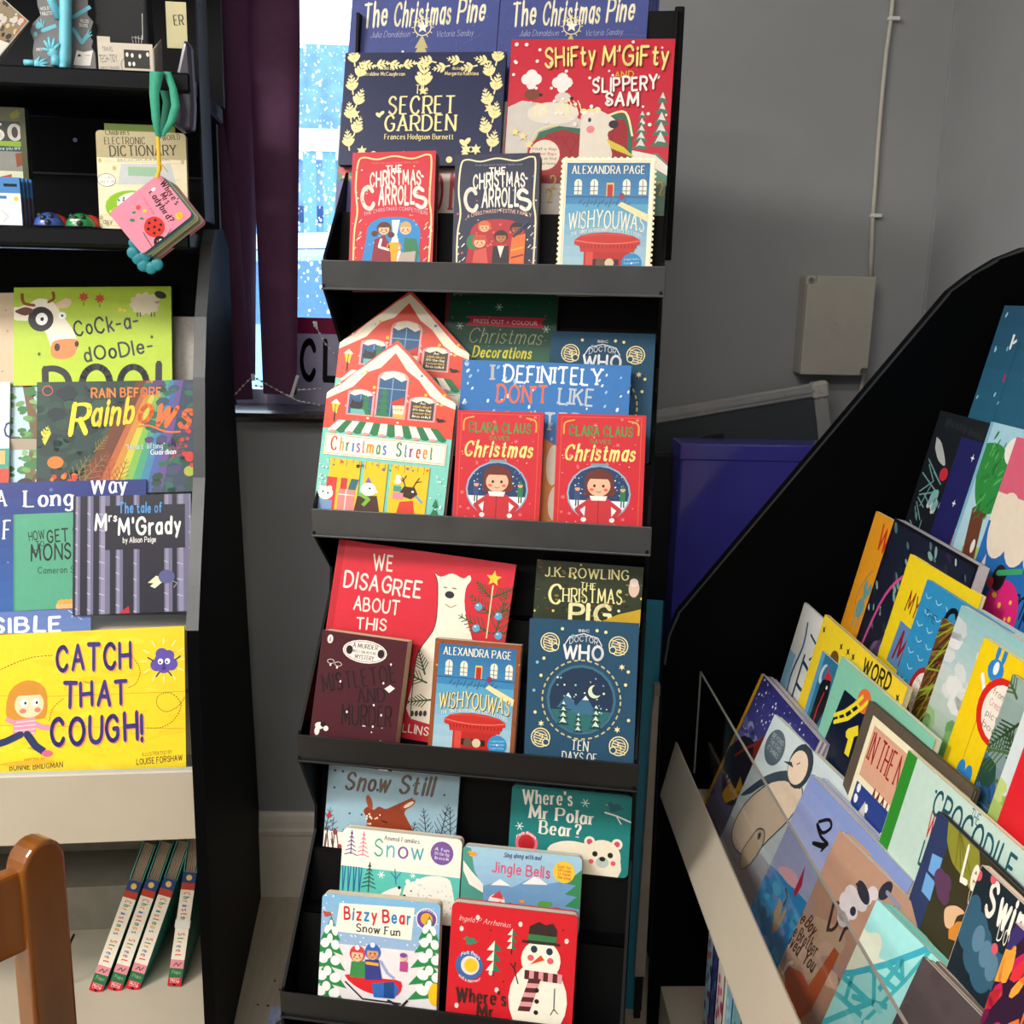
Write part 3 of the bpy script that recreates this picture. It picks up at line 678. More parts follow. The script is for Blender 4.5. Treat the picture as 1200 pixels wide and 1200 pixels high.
# ---- left bookcase (yawed a little), same make
YAW = math.atan(.083); LU = Vector((math.cos(YAW), math.sin(YAW), 0)); LV = Vector((math.sin(YAW), -math.cos(YAW), 0)); LP = onZ(307, 1048, 0)
LB = thing('bookcase', 'black-sided bookcase with sloping cream shelves of picture books at the left', 'bookcase', frameM(LU, -LV, (0, 0, 1), LP))
WL = 1.0      # width towards the left
lpf = [(0, 0), (.575, 0), (.578, .70), (.573, .80), (.545, .86), (.468, 1.01), (.435, 1.16), (.40, 1.25), (.325, 1.36), (.29, 1.386), (.2, 1.392), (.15, 1.36), (.14, 1.1), (0, .2)]
for u0, nm in ((-.018, 'side_panel'), (-WL, 'side_panel')):
    MB().prism(lpf, (u0, 0, 0), (0, -1, 0), (0, 0, 1), (1, 0, 0), .017).build(nm, BLK, LB)
e = MB()
for (a, b), (c, d) in zip(lpf[3:9], lpf[4:10]):
    e.add([(-.0185, -a - .0012, b), (-.0005, -a - .0012, b), (-.0005, -c - .0012, d), (-.0185, -c - .0012, d)], [(0, 1, 2, 3)])
e.build('highlight_strip', mat('grey_highlight_edging', '#45484b', .3), LB)  # lighter grey paints the highlight along the panel's front edge
def lbox(a, b, nm, m=GRY): return MB().box(a, b).build(nm, m, LB)
lbox((-WL + .02, -.54, 0), (-.019, -.02, .10), 'plinth'); lbox((-WL + .02, -.12, .10), (-.019, -.10, .52), 'back_panel', mat('cream_back_panel', '#8f897c', .6))
lbox((-WL + .02, -.25, .10), (-.019, -.12, .19), 'inner_step', mat('cream_back_panel_2', '#857f72', .6)); lbox((-WL + .02, -.37, .43), (-.019, -.30, .452), 'lip_shade_strip', mat('painted_lip_shade', '#4b473f', .6))  # dark strip stands for the shaded line beneath the shelf lip
LT = [(.552, .475), (.475, .765), (.398, .90), (.34, 1.05)]
for i, (v, z) in enumerate(LT):
    v1 = LT[i + 1][0] if i < 3 else .30
    if i == 0: lbox((-WL + .02, -v, z - .012), (-.019, -.30, z), 'shelf')
    else:
        lbox((-WL + .02, -v, z - .010), (-.019, -v1 + .012, z), 'shelf')
        lbox((-WL + .02, -v - .002, z - .06), (-.019, -v + .004, z), 'riser')
MB().prism([(.552, .451), (.558, .455), (.556, .566), (.550, .572), (.546, .566), (.548, .455)], (-WL + .02, 0, 0), (0, -1, 0), (0, 0, 1), (1, 0, 0), WL - .04).build('shelf_lip', GRY, LB)
bp = MB(); q0, q1 = (.316, 1.03), (.243, 1.245)
bp.prism([(q0[0], q0[1]), (q1[0], q1[1]), (q1[0] - .012, q1[1]), (q0[0] - .012, q0[1])], (-WL + .02, 0, 0), (0, -1, 0), (0, 0, 1), (1, 0, 0), WL - .04).build('textured_back', FELT, LB)
lbox((-WL + .02, -.235, 1.245), (-.019, -.22, 1.35), 'dark_header', BLK)
# upper black shelving standing on it
UG = thing('shelving', 'black perforated metal shelving with gift items above the left bookcase', 'shelving', frameM(LU, -LV, (0, 0, 1), LP + Vector((0, 0, 1.352))))
BM = mat('black_enamel_metal', '#06080e', .5, var=.12, scale=10, spec=.15)
def ubox(a, b, nm, m=BM, bv=.0): return MB().box(a, b, bev=bv).build(nm, m, UG)
ubox((-WL + .02, -.408, .0), (-.020, -.10, .026), 'shelf', BM, .003); ubox((-WL + .02, -.408, .223), (-.010, -.10, .25), 'shelf', BM, .003); ubox((-WL + .02, -.408, .52), (-.010, -.10, .545), 'shelf', BM, .003)
ubox((-WL + .02, -.115, .026), (-.020, -.10, .222), 'back_panel'); ubox((-WL + .02, -.115, .25), (-.006, -.10, .52), 'back_panel'); ubox((-WL + .02, -.118, .128), (-.03, -.115, .131), 'panel_seam', BKE)
MB().prism([(.29, .045), (.34, .045), (.345, .2), (.345, .25), (.33, .42), (.30, .55), (.25, .55), (.25, .045)], (-.010, 0, 0), (0, -1, 0), (0, 0, 1), (1, 0, 0), .003).build('side_panel', BM, UG)
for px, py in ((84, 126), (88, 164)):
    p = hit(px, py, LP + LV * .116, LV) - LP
    MB().tube([(p.dot(LU), -.1155, p.z - 1.352), (p.dot(LU), -.1165, p.z - 1.352)], .0036, 12).build('hole_light_disc', mat('pale_blue_hole_light', '#a9c4ff', .4), UG)  # pale discs paint the daylight showing through holes in the panel
h_ = MB()
for i in range(8):
    for zz in (.05, .105, .16, .205): h_.tube([(-.03 - i * .025, -.115, zz), (-.03 - i * .025, -.1156, zz)], .0028, 8)
h_.build('perforation', mat('hole_black', '#010102', .9), UG)['kind'] = 'stuff'

# ---- centre display: stepped black metal stand
DA = math.radians(10.5); DU = Vector((math.cos(DA), -math.sin(DA), 0)); DV = Vector((-math.sin(DA), -math.cos(DA), 0)); DP = Vector((-.213, 1.464, 0)); DW = .462
DS = thing('display_stand', 'tall black stepped display stand full of Christmas books in the centre', 'display stand', frameM(DU, -DV, (0, 0, 1), DP))
DM = mat('black_display_metal', '#050607', .5, var=.18, scale=14, spec=.12); DL = mat('highlight_black_lip', '#3b3d3f', .33, var=.14, scale=22, coat=.1); DLb = mat('black_lip', '#0f1012', .4, var=.15, scale=22)  # upper two lips: highlights put into a lighter grey than the lower ones
TI = [(0, 1.336), (.0585, .997), (.136, .693), (.222, .352)]
pts = []
for v, z in TI:
    pts += [(v - .150, z + .20), (v - .145, z + .165), (v - .004, z + .004), (v, z - .038)]
pts = [(-.20, 1.695), (-.172, 1.695)] + pts + [(.215, .04), (.20, 0), (-.05, 0)]
def tri_side(u0):
    m = MB(); n = len(pts); vs = [(u0, -a, b) for a, b in pts] + [(u0 + .004, -a, b) for a, b in pts]
    # outer skin laid as horizontal strips between the stepped front and the leaning back
    back = lambda z: -.20 + (1.695 - z) * .088
    fr = pts[1:-1]; k = 0; V = []; F = []
    for s_ in (0, .004):
        for a, b in fr: V += [(u0 + s_, -a, b), (u0 + s_, -min(back(b), a - .012), b)]
    N = len(fr) * 2
    for i in range(len(fr) - 1):
        F += [(2 * i, 2 * i + 1, 2 * i + 3, 2 * i + 2), (N + 2 * i, N + 2 * i + 2, N + 2 * i + 3, N + 2 * i + 1), (2 * i, 2 * i + 2, N + 2 * i + 2, N + 2 * i), (2 * i + 1, N + 2 * i + 1, N + 2 * i + 3, 2 * i + 3)]
    F += [(0, N, N + 1, 1), (N - 2, N - 1, 2 * N - 1, 2 * N - 2)]
    m.add(V, F); return m
tri_side(-.003).build('side_panel', DM, DS); tri_side(DW - .001).build('side_panel', DM, DS)
MB().prism([(-.20, 1.695), (-.19, 1.695), (-.19 + .149, 0), (-.20 + .149, 0)], (0, 0, 0), (0, -1, 0), (0, 0, 1), (1, 0, 0), DW).build('back_panel', DM, DS)
bevel(MB().prism([(-.208, 1.70), (-.186, 1.70), (-.186, 1.35), (-.208, 1.35)], (DW - .002, 0, 0), (0, -1, 0), (0, 0, 1), (1, 0, 0), .014).build('post', DM, DS), .002)
DROW = []
for i, (v, z) in enumerate(TI):
    t = MB()
    t.prism([(v - .004, z - .040), (v - .001, z - .040), (v + .0015, z), (v - .0015, z)], (-.004, 0, 0), (0, -1, 0), (0, 0, 1), (1, 0, 0), DW + .01)
    t.box((-.004, -v + .001, z - .040), (DW + .006, -v - .004 + .001, z - .037))
    bevel(t.build('tray_lip', (DL, DL, DLb, DLb)[i], DS), .0008)
    MB().box((0, -v + .004, z - .041), (DW, -v + .06, z - .038)).prism([(v - .054, z - .041), (v - .051, z - .041), (v - .081, z + .07), (v - .084, z + .07)], (0, 0, 0), (0, -1, 0), (0, 0, 1), (1, 0, 0), DW).build('tray', DM, DS)
    MB().prism([(v - .081, z + .07), (v - .081, z + .067), (v - .112, z + .067), (v - .13, z + .14), (v - .16, z + .14), (v - .16, z + .143), (v - .132, z + .143), (v - .114, z + .07)][::-1], (0, 0, 0), (0, -1, 0), (0, 0, 1), (1, 0, 0), DW).build('step', DM, DS)
    if i: MB().prism([(v - .16, z + .14), (v - .157, z + .14), (v - .185, z + .30), (v - .188, z + .30)], (0, 0, 0), (0, -1, 0), (0, 0, 1), (1, 0, 0), DW).build('step_back', DM, DS)
MB().box((0, -.21, 0), (DW, .04, .05)).build('base', DM, DS)
BKL = MB()
# ---- chair in the left foreground
OAK = mat('varnished_orange_oak', '#75420f', .28, var=.35, scale=22, stretch=(1, 1, .12), coat=.5)
cq = math.radians(-60); ch = thing('wooden_chair', 'glossy orange-brown wooden chair at the lower left corner', 'chair', frameM((math.cos(cq), -math.sin(cq), 0), (math.sin(cq), math.cos(cq), 0), (0, 0, 1), (-.428, .93, 0)))
def cpost(x, nm='back_post'):
    arch = [(-.0175 + 0, 0)] + [(.0175 * -math.cos(t * math.pi / 10), .742 + .0195 * math.sin(t * math.pi / 10)) for t in range(11)] + [(.0175, 0)]
    o = MB().prism(arch, (x, -.013, 0), (0.9, .0, 0), (0, 0, 1), (0, 1, 0), .026).build(nm, OAK, ch); bevel(o, .005, 3); return o
arch = [(-.024, 0)] + [(-.024 * math.cos(t * math.pi / 12), .737 + .027 * math.sin(t * math.pi / 12)) for t in range(13)] + [(.024, 0)]
for x in (0, -.36):
    o = MB().prism(arch, (x, -.014, 0), (1, 0, 0), (0, 0, 1), (0, 1, 0), .028).build('back_post', OAK, ch); bevel(o, .004, 3)
for z0, z1 in ((.655, .742), (.50, .55)):
    vs = []; n = 10
    for i in range(n + 1):
        x = -.342 + .324 * i / n; yy = .018 * (1 - (2 * i / n - 1) ** 2); vs += [(x, -.008 + yy, z0), (x, .010 + yy, z0), (x, .010 + yy, z1), (x, -.008 + yy, z1)]
    fs = [(0, 1, 2, 3), (4 * n + 3, 4 * n + 2, 4 * n + 1, 4 * n)]
    for i in range(n):
        for j in range(4): fs.append((4 * i + j, 4 * i + 4 + j, 4 * i + 4 + (j + 1) % 4, 4 * i + (j + 1) % 4))
    bevel(MB().add(vs, fs).build('back_rail', OAK, ch), .004)
bevel(MB().prism([(-.385, 0), (.025, 0), (.045, -.36), (-.405, -.36)], (0, -.0, .42), (1, 0, 0), (0, 1, 0), (0, 0, 1), .022).build('seat', OAK, ch), .006)
for x in (.025, -.385): MB().tube([(x, -.33, 0), (x, -.33, .42)], [.014, .019], 12).build('front_leg', OAK, ch, True)
for a, b in (((0, 0), (.025, -.33)), ((-.36, 0), (-.385, -.33))): MB().tube([(a[0], a[1], .2), (b[0], b[1], .2)], .009, 10).build('stretcher', OAK, ch, True)

# ceiling lamps' housings
for (x, y, e__), e_ in zip(LAMPS, (26, 22, 26.1, 22.1)):
    c_ = thing('ceiling_light', {26: 'white recessed ceiling panel light nearest the centre display', 22: 'white recessed ceiling panel light over the left bookcase', 26.1: 'white recessed ceiling panel light behind the viewer', 22.1: 'white recessed ceiling panel light farthest from the window'}[e_], 'ceiling light', Matrix.Translation((x, y, CEIL)))
    MB().box((-.61, -.31, -.03), (-.58, .31, 0)).box((.58, -.31, -.03), (.61, .31, 0)).box((-.58, -.31, -.03), (.58, -.28, 0)).box((-.58, .28, -.03), (.58, .31, 0)).build('frame', UP, c_)
# ================================================================== books on the centre display
def DPL(tl, tr, v, z, off=0, th=14, psi=-10.5):
    t = math.radians(th); n = DV * math.cos(t) + Vector((0, 0, 1)) * math.sin(t)
    return pose(tl, tr, DP + DV * v + Vector((0, 0, z)) - n * off, n, psi, th)
def rowA(i, tl, tr, off=0, **k): v, z = TI[i]; return DPL(tl, tr, v - .014, z, off, **k)
def rowB(i, tl, tr, off=0, **k): v, z = TI[i]; return DPL(tl, tr, v - .086, z + .07, off, **k)
def rowC(i, tl, tr, off=0, **k): v, z = TI[i]; return DPL(tl, tr, v - .134, z + .14, off, **k)
def fl(i, r): return TI[i][1] + {'A': -.037, 'B': .071, 'C': .144}[r]
GOLD = '#f6e7a0'; RED = '#cf2230'; CREAM = '#f4ecd8'
G1 = 'Christmas books on the top tray of the display'; G2 = 'Christmas books on the second tray of the display'; G3 = 'Christmas books on the third tray of the display'; G4 = 'Christmas books on the bottom tray of the display'

# --- small picture primitives
def bear(a, cx, cy, r, c='#efe6d2', ear='#e8a0a8', body=True):
    if body: a.poly(catmull([(cx - r * .7, cy + r * .4), (cx - r * 1.0, cy + r * 2), (cx - r * 1.1, cy + r * 4), (cx + r * .9, cy + r * 4), (cx + r * .9, cy + r * 2), (cx + r * .7, cy + r * .4)], 3), c)
    for s in (-1, 1): a.ell(cx + s * r * .75, cy - r * .75, r * .3, r * .3, c); a.ell(cx + s * r * .75, cy - r * .75, r * .16, r * .16, ear)
    a.ell(cx, cy, r, r * .92, c)
    for s in (-1, 1): a.ell(cx + s * r * .42, cy - r * .12, r * .15, r * .15, '#26221e'); a.ell(cx + s * r * .6, cy + r * .3, r * .14, r * .13, '#e5586e')
    a.ell(cx, cy + r * .3, r * .36, r * .3, '#b9c4bd'); a.ell(cx, cy + r * .12, r * .17, r * .13, '#26221e')
def bird(a, x, y, s, c):
    a.ell(x, y, s, s * .6, c, -25); a.ell(x - s * .8, y - s * .5, s * .45, s * .42, c); a.poly([(x - s * 1.25, y - s * .5), (x - s * 1.7, y - s * .35), (x - s * 1.2, y - s * .3)], '#e8a030'); a.poly([(x + s * .7, y), (x + s * 1.6, y - s * .2), (x + s * .8, y + s * .4)], c)
def bauble(a, x, y, r, c): a.ell(x, y, r, r, c); a.ell(x - r * .3, y - r * .35, r * .28, r * .2, '#f4f4ff')

# ---- tray 1
def pine(a):
    a.grad(0, a.H, '#4a5596', '#39447f'); a.dots(60, (0, 0, 100, 50), .3, .6, ['#5d68a8', '#33407c'])
    a.lines([[(a.rng.uniform(-5, 95), y), (a.rng.uniform(20, 110), y + a.rng.uniform(-12, 12))] for y in range(4, 60, 7)], .3, '#5b66a6')
    u = lambda x, y: (x, y)
    a.text('The', (8, 28), (25, 26), 15, '#f7f1cf', 'C'); a.text('Christmas', (29, 27), (68, 25), 15, '#f7f1cf', 'C'); a.text('Pine', (72, 24), (91, 23), 15, '#f7f1cf', 'C')
    a.text('Julia Donaldson', (14, 35), (41, 34.5), 4, '#b7bcd8', 'c'); a.text('Victoria Sandoy', (59, 34.5), (84, 33.5), 4, '#b7bcd8', 'c')
    a.star(49.5, 28, 4.2, '#fffbe6'); a.line(a.E(49.5, 28, 5.6, 5.6) + [(55.1, 28)], .7, GOLD); a.lines([[(49.5 + 6 * math.cos(t), 28 + 6 * math.sin(t)), (49.5 + 7.6 * math.cos(t), 28 + 7.6 * math.sin(t))] for t in [k * .52 for k in range(12)]], .5, GOLD)
    a.polys([[(49.5, 33), (54, 42), (45, 42)], [(49.5, 37), (57, 52), (42, 52)], [(49.5, 46), (62, 70), (37, 70)], [(49.5, 60), (68, 95), (31, 95)]], '#c9bd86')
    a.dots(30, (36, 44, 63, 92), .6, 1, [GOLD, '#fff'])
b = book('blue-violet square picture book in the top row, left of its twin copies', pine, rowC(0, (415, -16), (587, -17)), floor=fl(0, 'C'), t=.010, kind='hard', col='#3d4888', group=G1)
b = book('blue-violet square picture book in the top row, right front copy of its stack', pine, rowC(0, (589, -17), (762, -17)), floor=fl(0, 'C'), t=.009, kind='hard', col='#3a4484', group=G1, copies=3, coldx=.0045, copylabel='%s blue-violet square book from the front of the right-hand stack', seed=2)
def floral(a):
    a.bg('#d9cfc2'); a.rect(0, 0, 17, a.H, '#5f8a76'); a.dots(40, (0, 0, 17, a.H * .8), 1.5, 3, ['#d9646a', '#e7b0a0', '#3f6b58'], .8); a.grad(a.H * .72, a.H, '#6a6aa0', '#5a5a92', 0, 17)
    a.text('N', (66, a.H * .97), (76, a.H * .97), 20, '#b8323c', 'D'); a.text('O', (56, a.H * .97), (64, a.H * .97), 20, '#b8323c', 'D')
book('pale picture book with a flowery green spine edge, half hidden behind the red pocket paperback', floral, rowB(0, (401, 120), (600, 119), .012), floor=fl(0, 'B'), t=.008, kind='hard', col='#6a8a7c', group=G1)
def garden(a):
    H = a.H; a.bg('#17204a'); g = '#f3e6a6'
    P = a.P
    for x0, sg in ((6, 1), (94, -1)):
        for k in range(7): a.twig(x0 + sg * (2 * (k % 2)), H * (.12 + k * .125), 13, 90 - sg * (18 if k % 2 else -10), 1, g, 4, leaf=1)
        for k in range(5): a.twig(x0 + sg * (3 + k * 8.5), 6.5 + (k % 2) * 2, 11, (0 if sg > 0 else 180) + (12 if k % 2 else -14) , 1, g, 3, leaf=1)
    a.twig(50, 24, 18, 90, 1.2, g, 4, leaf=1); a.star(50, 24, 3, g)
    for k in range(9): a.ell(12 + k * 9.5, H - 3.5 - (k % 2) * 3, 2, 2, g)
    for x, y in ((8, H * .55), (92, H * .5), (14, H * .88), (85, H * .86), (79, 60)): a.star(x, y, 3.6, g, 6, .5)
    a.polys([a.E(23, 39, 2, 1.1, 40), a.E(25, 38, 2, 1.1, -40)], g); a.polys([a.E(77, 56, 2.8, 1.5, 40), a.E(79.5, 55, 2.6, 1.5, -50)], g); a.ell(75, 65, 1.2, 1.2, g)
    a.T('The', (486, 110), (502, 110), 10, g, 'R'); a.T('SECRET', (453, 134), (535, 133), 20, g, 'R'); a.T('GARDEN', (449, 154), (536, 153), 18, g, 'R')
    a.T('Frances Hodgson Burnett', (450, 163.5), (532, 163.5), 6, g, 'R')
    a.T('retold by', (443, 82), (462, 82), 3.5, g, 'R'); a.T('Geraldine McCaughrean', (425, 89), (475, 89), 4.2, g, 'R'); a.T('illustrated by', (530, 82), (552, 82), 3.5, g, 'R'); a.T('Margarita Kukhtina', (521, 88.5), (561, 88.5), 4.2, g, 'R')
book('navy picture book with a gold leafy border, The Secret Garden', garden, rowB(0, (406, 62), (593.5, 60.5), -.004), bl=(399, 193), t=.010, kind='hard', col='#141b40', group=G1)
def shifty(a):
    H = a.H; a.bg('#c62036'); P = a.P
    sn = '#cfc8c0'
    a.poly([P(q) for q in ((590, 128), (612, 118), (640, 122), (668, 134), (700, 150), (700, 255), (590, 255))], sn)
    a.poly([P(q) for q in ((735, 182), (770, 180), (795, 205), (795, 255), (735, 255))], '#5a8a72')
    a.poly([P(q) for q in ((740, 176), (768, 182), (795, 206), (795, 214), (765, 196), (738, 186))], '#efe6dc')
    for x, y0, y1, w in ((777, 108, 172, 22), (753, 130, 175, 18)): p, q = P((x, y0)), P((x, y1)); a.fir(p[0], p[1], q[1], w / 1.9, '#4c7261', '#dfe0d6', 5)
    # two small characters in chef hats, sleigh and a bear
    for x, y, c in ((622, 108, '#7a3c26'), (658, 112, '#d8cfc4')):
        p = P((x, y)); a.polys([a.E(p[0] - 3, p[1] - 8, 3.4, 3.4), a.E(p[0] + 3, p[1] - 8, 3.4, 3.4), a.E(p[0], p[1] - 10.5, 3.6, 3.6), a.E(p[0], p[1] - 5, 3, 3.6)], '#efeae6'); a.ell(p[0] + 1, p[1] + 1.5, 5, 3.4, c); a.ell(p[0] + 6.4, p[1] + 1.8, 1.2, 1, '#2a1a18')
    p = P((648, 133)); a.ell(p[0], p[1], 16, 7, '#e2dace'); a.line([(p[0] - 10, p[1] - 6), (p[0] - 7, p[1] - 2), (p[0] - 12, p[1] + 2)], 1.3, GOLD)
    for dx in (-8, 6): a.ring(p[0] + dx, p[1] - 2, 4, 4, .7, GOLD, '#e8dfd0')
    for k in range(14): a.line([(p[0] + 4 + k * .9, p[1] - 8 + (k % 3) * 2), (p[0] + 7 + k * .8, p[1] - 5 + (k % 3) * 3)], .5, '#f7ecb8')
    a.poly([P(q) for q in ((620, 178), (632, 155), (655, 148), (690, 152), (716, 135), (735, 133), (742, 150), (738, 215), (620, 215))], '#2f6a54')
    a.poly([P(q) for q in ((628, 178), (640, 158), (660, 152), (688, 160), (718, 140), (732, 140), (736, 152), (732, 215), (628, 215))], '#9c1d26')
    a.lines([[P((640 + k * 13, 160)), P((628 + k * 13, 182))] for k in range(7)] + [[P((632 + k * 13, 160)), P((645 + k * 13, 182))] for k in range(7)], .5, '#7c141d')
    a.line([P((618, 180)), P((630, 154)), P((655, 147))], 1, '#e2dfa0', True); a.line([P((712, 136)), P((733, 132)), P((741, 160))], 1.3, '#efe9b0', True)
    a.poly(catmull([P(q) for q in ((681, 136), (690, 128), (704, 130), (722, 142), (718, 152), (712, 158), (716, 190), (678, 190))], 3), '#e3dacb')
    a.polys([a.E(*P((684, 131)), 2, 1.7), a.E(*P((700, 129)), 2, 1.7)], '#f3eee2'); a.line([P((682, 130)), P((704, 130))], 1.1, '#f3e58a'); p = P((719, 146)); a.ell(p[0], p[1], 3, 2.5, '#2b2830'); a.ell(*P((692, 152)), 2.6, 2.3, '#e08a88'); a.ell(*P((691, 141)), 1, 1.4, '#3a3550')
    for k in range(10): a.line([P((712 + k * 2, 164 + k)), P((718 + k * 2.6, 175 + k))], .9, '#d6c238')
    p = P((638, 182)); a.ring(p[0], p[1], 11, 11, 1.5, '#a81c24', '#e6d8c6')
    for k, (s_, c) in enumerate((('Half a flap', '#555'), ('Reveal flaps', '#b22'), ('inside to find', '#555'), ('surprises', '#555'))): a.text(s_, (p[0] - 7.5, p[1] - 3 + k * 3), (p[0] + 7.5, p[1] - 3 + k * 3), 1.8, c, 'S')
    for x, y in ((645, 222), (655, 240), (640, 238), (770, 230)): a.text('2', P((x, y)), (P((x, y))[0] + 5, P((x, y))[1] - 1), 8, '#e0b44c', 'R')
    a.dots(42, (0, 2, 98, H * .5), .7, 1.4, ['#efe0dc', '#f8f0ee']); 
    for x, y in ((604, 155), (613, 160), (620, 170)): a.star(*P((x, y)), 3, '#f0dd9a')
    Y = '#f5dd70'
    a.T('SHiFty', (638, 79), (698, 75), 21, '#f6e88a', 'H', sh='#8a1020'); a.T("M'GiFty", (705, 76), (783, 76), 21, '#f6e88a', 'H', sh='#8a1020'); a.T('AND', (720, 92), (743, 91), 7, '#e0a93a', 'H')
    a.T('SLIPPERY', (694, 109), (771, 104), 15, '#fbf4ee', 'B', sh='#8a1020'); a.T('SAM', (708, 124), (749, 124), 14, '#fbf4ee', 'B', sh='#8a1020')
book('large red picture book with yellow title and sleigh, behind the stamp-edged paperback', shifty, rowB(0, (600.5, 46.5), (791.5, 45.5), .002), floor=fl(0, 'B'), t=.009, kind='hard', col='#b01c30', group=G1)
def carrolls(bgc, red):
    def f(a):
        H = a.H; a.bg(bgc); a.warp = lambda x, y: (x, y * .88); g = '#f5dd98' if red else '#f2e2b8'; W = '#fbf3e4'
        bd = [(6, H * 1.2), (5, H * .7), (8, H * .5), (5, H * .3), (7, 14), (14, 7), (30, 10), (50, 6), (72, 10), (90, 5), (95, 14), (94, H * .4), (97, H * .6), (94, H * 1.2)]
        a.line(bd, 2, g, True); a.text('from the best festive family ever', (24, 16), (80, 16), 2.5, '#d88' if red else '#99a', 'h')
        a.text('THE', (40, 28), (60, 28), 9, W, 'B'); a.text('CHRISTMAS', (22, 47), (84, 45), 18, W, 'B', 2); a.text("'", (89, 40), (91, 38), 9, W, 'B')
        a.text('C', (13, 76), (31, 74), 30, W, 'B'); a.text('ARROLL', (33, 70), (77, 70), 23, W, 'B'); a.text('S', (78, 76), (94, 72), 27, W, 'B')
        a.text('THE CHRISTMAS COMPETITION' if red else 'A CHRISTMASSY FESTIVE FAMILY', (16, 86), (92, 86), 4.5, '#e9a9c0' if red else '#e5b9a0', 'H', 7)
        a.dots(46, (3, 20, 97, H), .6, 1.5, ['#f7c9c9', g, '#e88'] if red else [g, '#d9556a', '#8fa0b8'])
        for k in range(16): x, y = a.rng.choice(((a.rng.uniform(4, 12), 0), (a.rng.uniform(88, 96), 0)))[0], a.rng.uniform(90, H); a.line([(x, y), (x + 3, y - 4)], 1, W if k % 2 else g)
        e = [(20, 116), (22, 100), (34, 90), (56, 88), (74, 92), (84, 104), (84, 130), (80, H), (20, H), (18, 132)]
        a.poly(catmull(e + e[:1], 3)[:-1], '#2b86c8' if red else '#b01f2c'); a.dots(16, (24, 94, 80, 125), .8, 1.8, '#8fc4ea' if red else '#e06a50')
        if red:
            a.poly([(50, 92), (60, 92), (57, 112), (68, H), (42, H), (52, 112)], '#dfe6ea')
            a.poly([(30, 118), (42, 112), (50, 128), (56, H), (26, H)], '#8e1f33'); a.face(41, 104, 8, '#f0bc90', '#5d2a1e'); a.ell(30, 110, 4, 4, '#5d2a1e'); a.ell(50, 112, 4, 4, '#5d2a1e'); a.line([(38, 118), (36, 128), (48, 132)], 3, '#fff')
            a.poly([(66, 116), (80, 118), (84, 136), (78, H), (66, 138)], '#2f7a4f'); a.face(67, 104, 8, '#f2c49a', '#caa26a', bob=.9); a.poly([(62, 136), (80, 134), (78, H), (56, H)], '#b9a99a')
            a.poly([(48, 122), (60, 122), (58, 136), (56, H), (52, H), (50, 136)], '#e8a81e'); a.line([(47, 124), (45, 130), (50, 134)], 1.2, '#e8a81e'); a.line([(61, 124), (63, 130), (58, 134)], 1.2, '#e8a81e')
        else:
            a.ell(24, 118, 8, 10, '#2c7a4c'); a.face(37, 98, 7, '#efb58a', '#d9643a'); a.face(32, 118, 8, '#f0bc90', '#c4452a'); a.face(57, 112, 7.5, '#b5713f', '#2c1a14'); a.face(75, 101, 7, '#8d4f2c', '#221512')
            a.poly([(26, 130), (40, 126), (44, H), (22, H)], '#d2544a'); a.poly([(48, 124), (66, 124), (68, H), (46, H)], '#2a2026'); a.poly([(53, 124), (61, 124), (57, 140)], '#f3ead9'); a.poly([(70, 112), (86, 108), (84, H), (66, H)], '#e2702e'); a.line([(72, 112), (88, 92)], 3, '#1d3350'); a.line([(70, 130), (84, 126)], 2, '#f2b23a'); a.line([(70, 140), (84, 136)], 2, '#8e1f33')
    return f
book('red pocket paperback with cream curly title on the top tray, dark page edges', carrolls('#cb2536', 1), rowA(0, (413.5, 179), (511, 176.5)), floor=fl(0, 'A'), t=.024, col='#b81f2e', pages=DARKPAGE, group=G1)
book('dark navy pocket paperback with cream curly title in the middle of the top tray', carrolls('#242a45', 0), rowA(0, (534, 181.5), (633, 179)), floor=fl(0, 'A'), t=.024, col='#1c2138', pages=DARKPAGE, group=G1, seed=3)
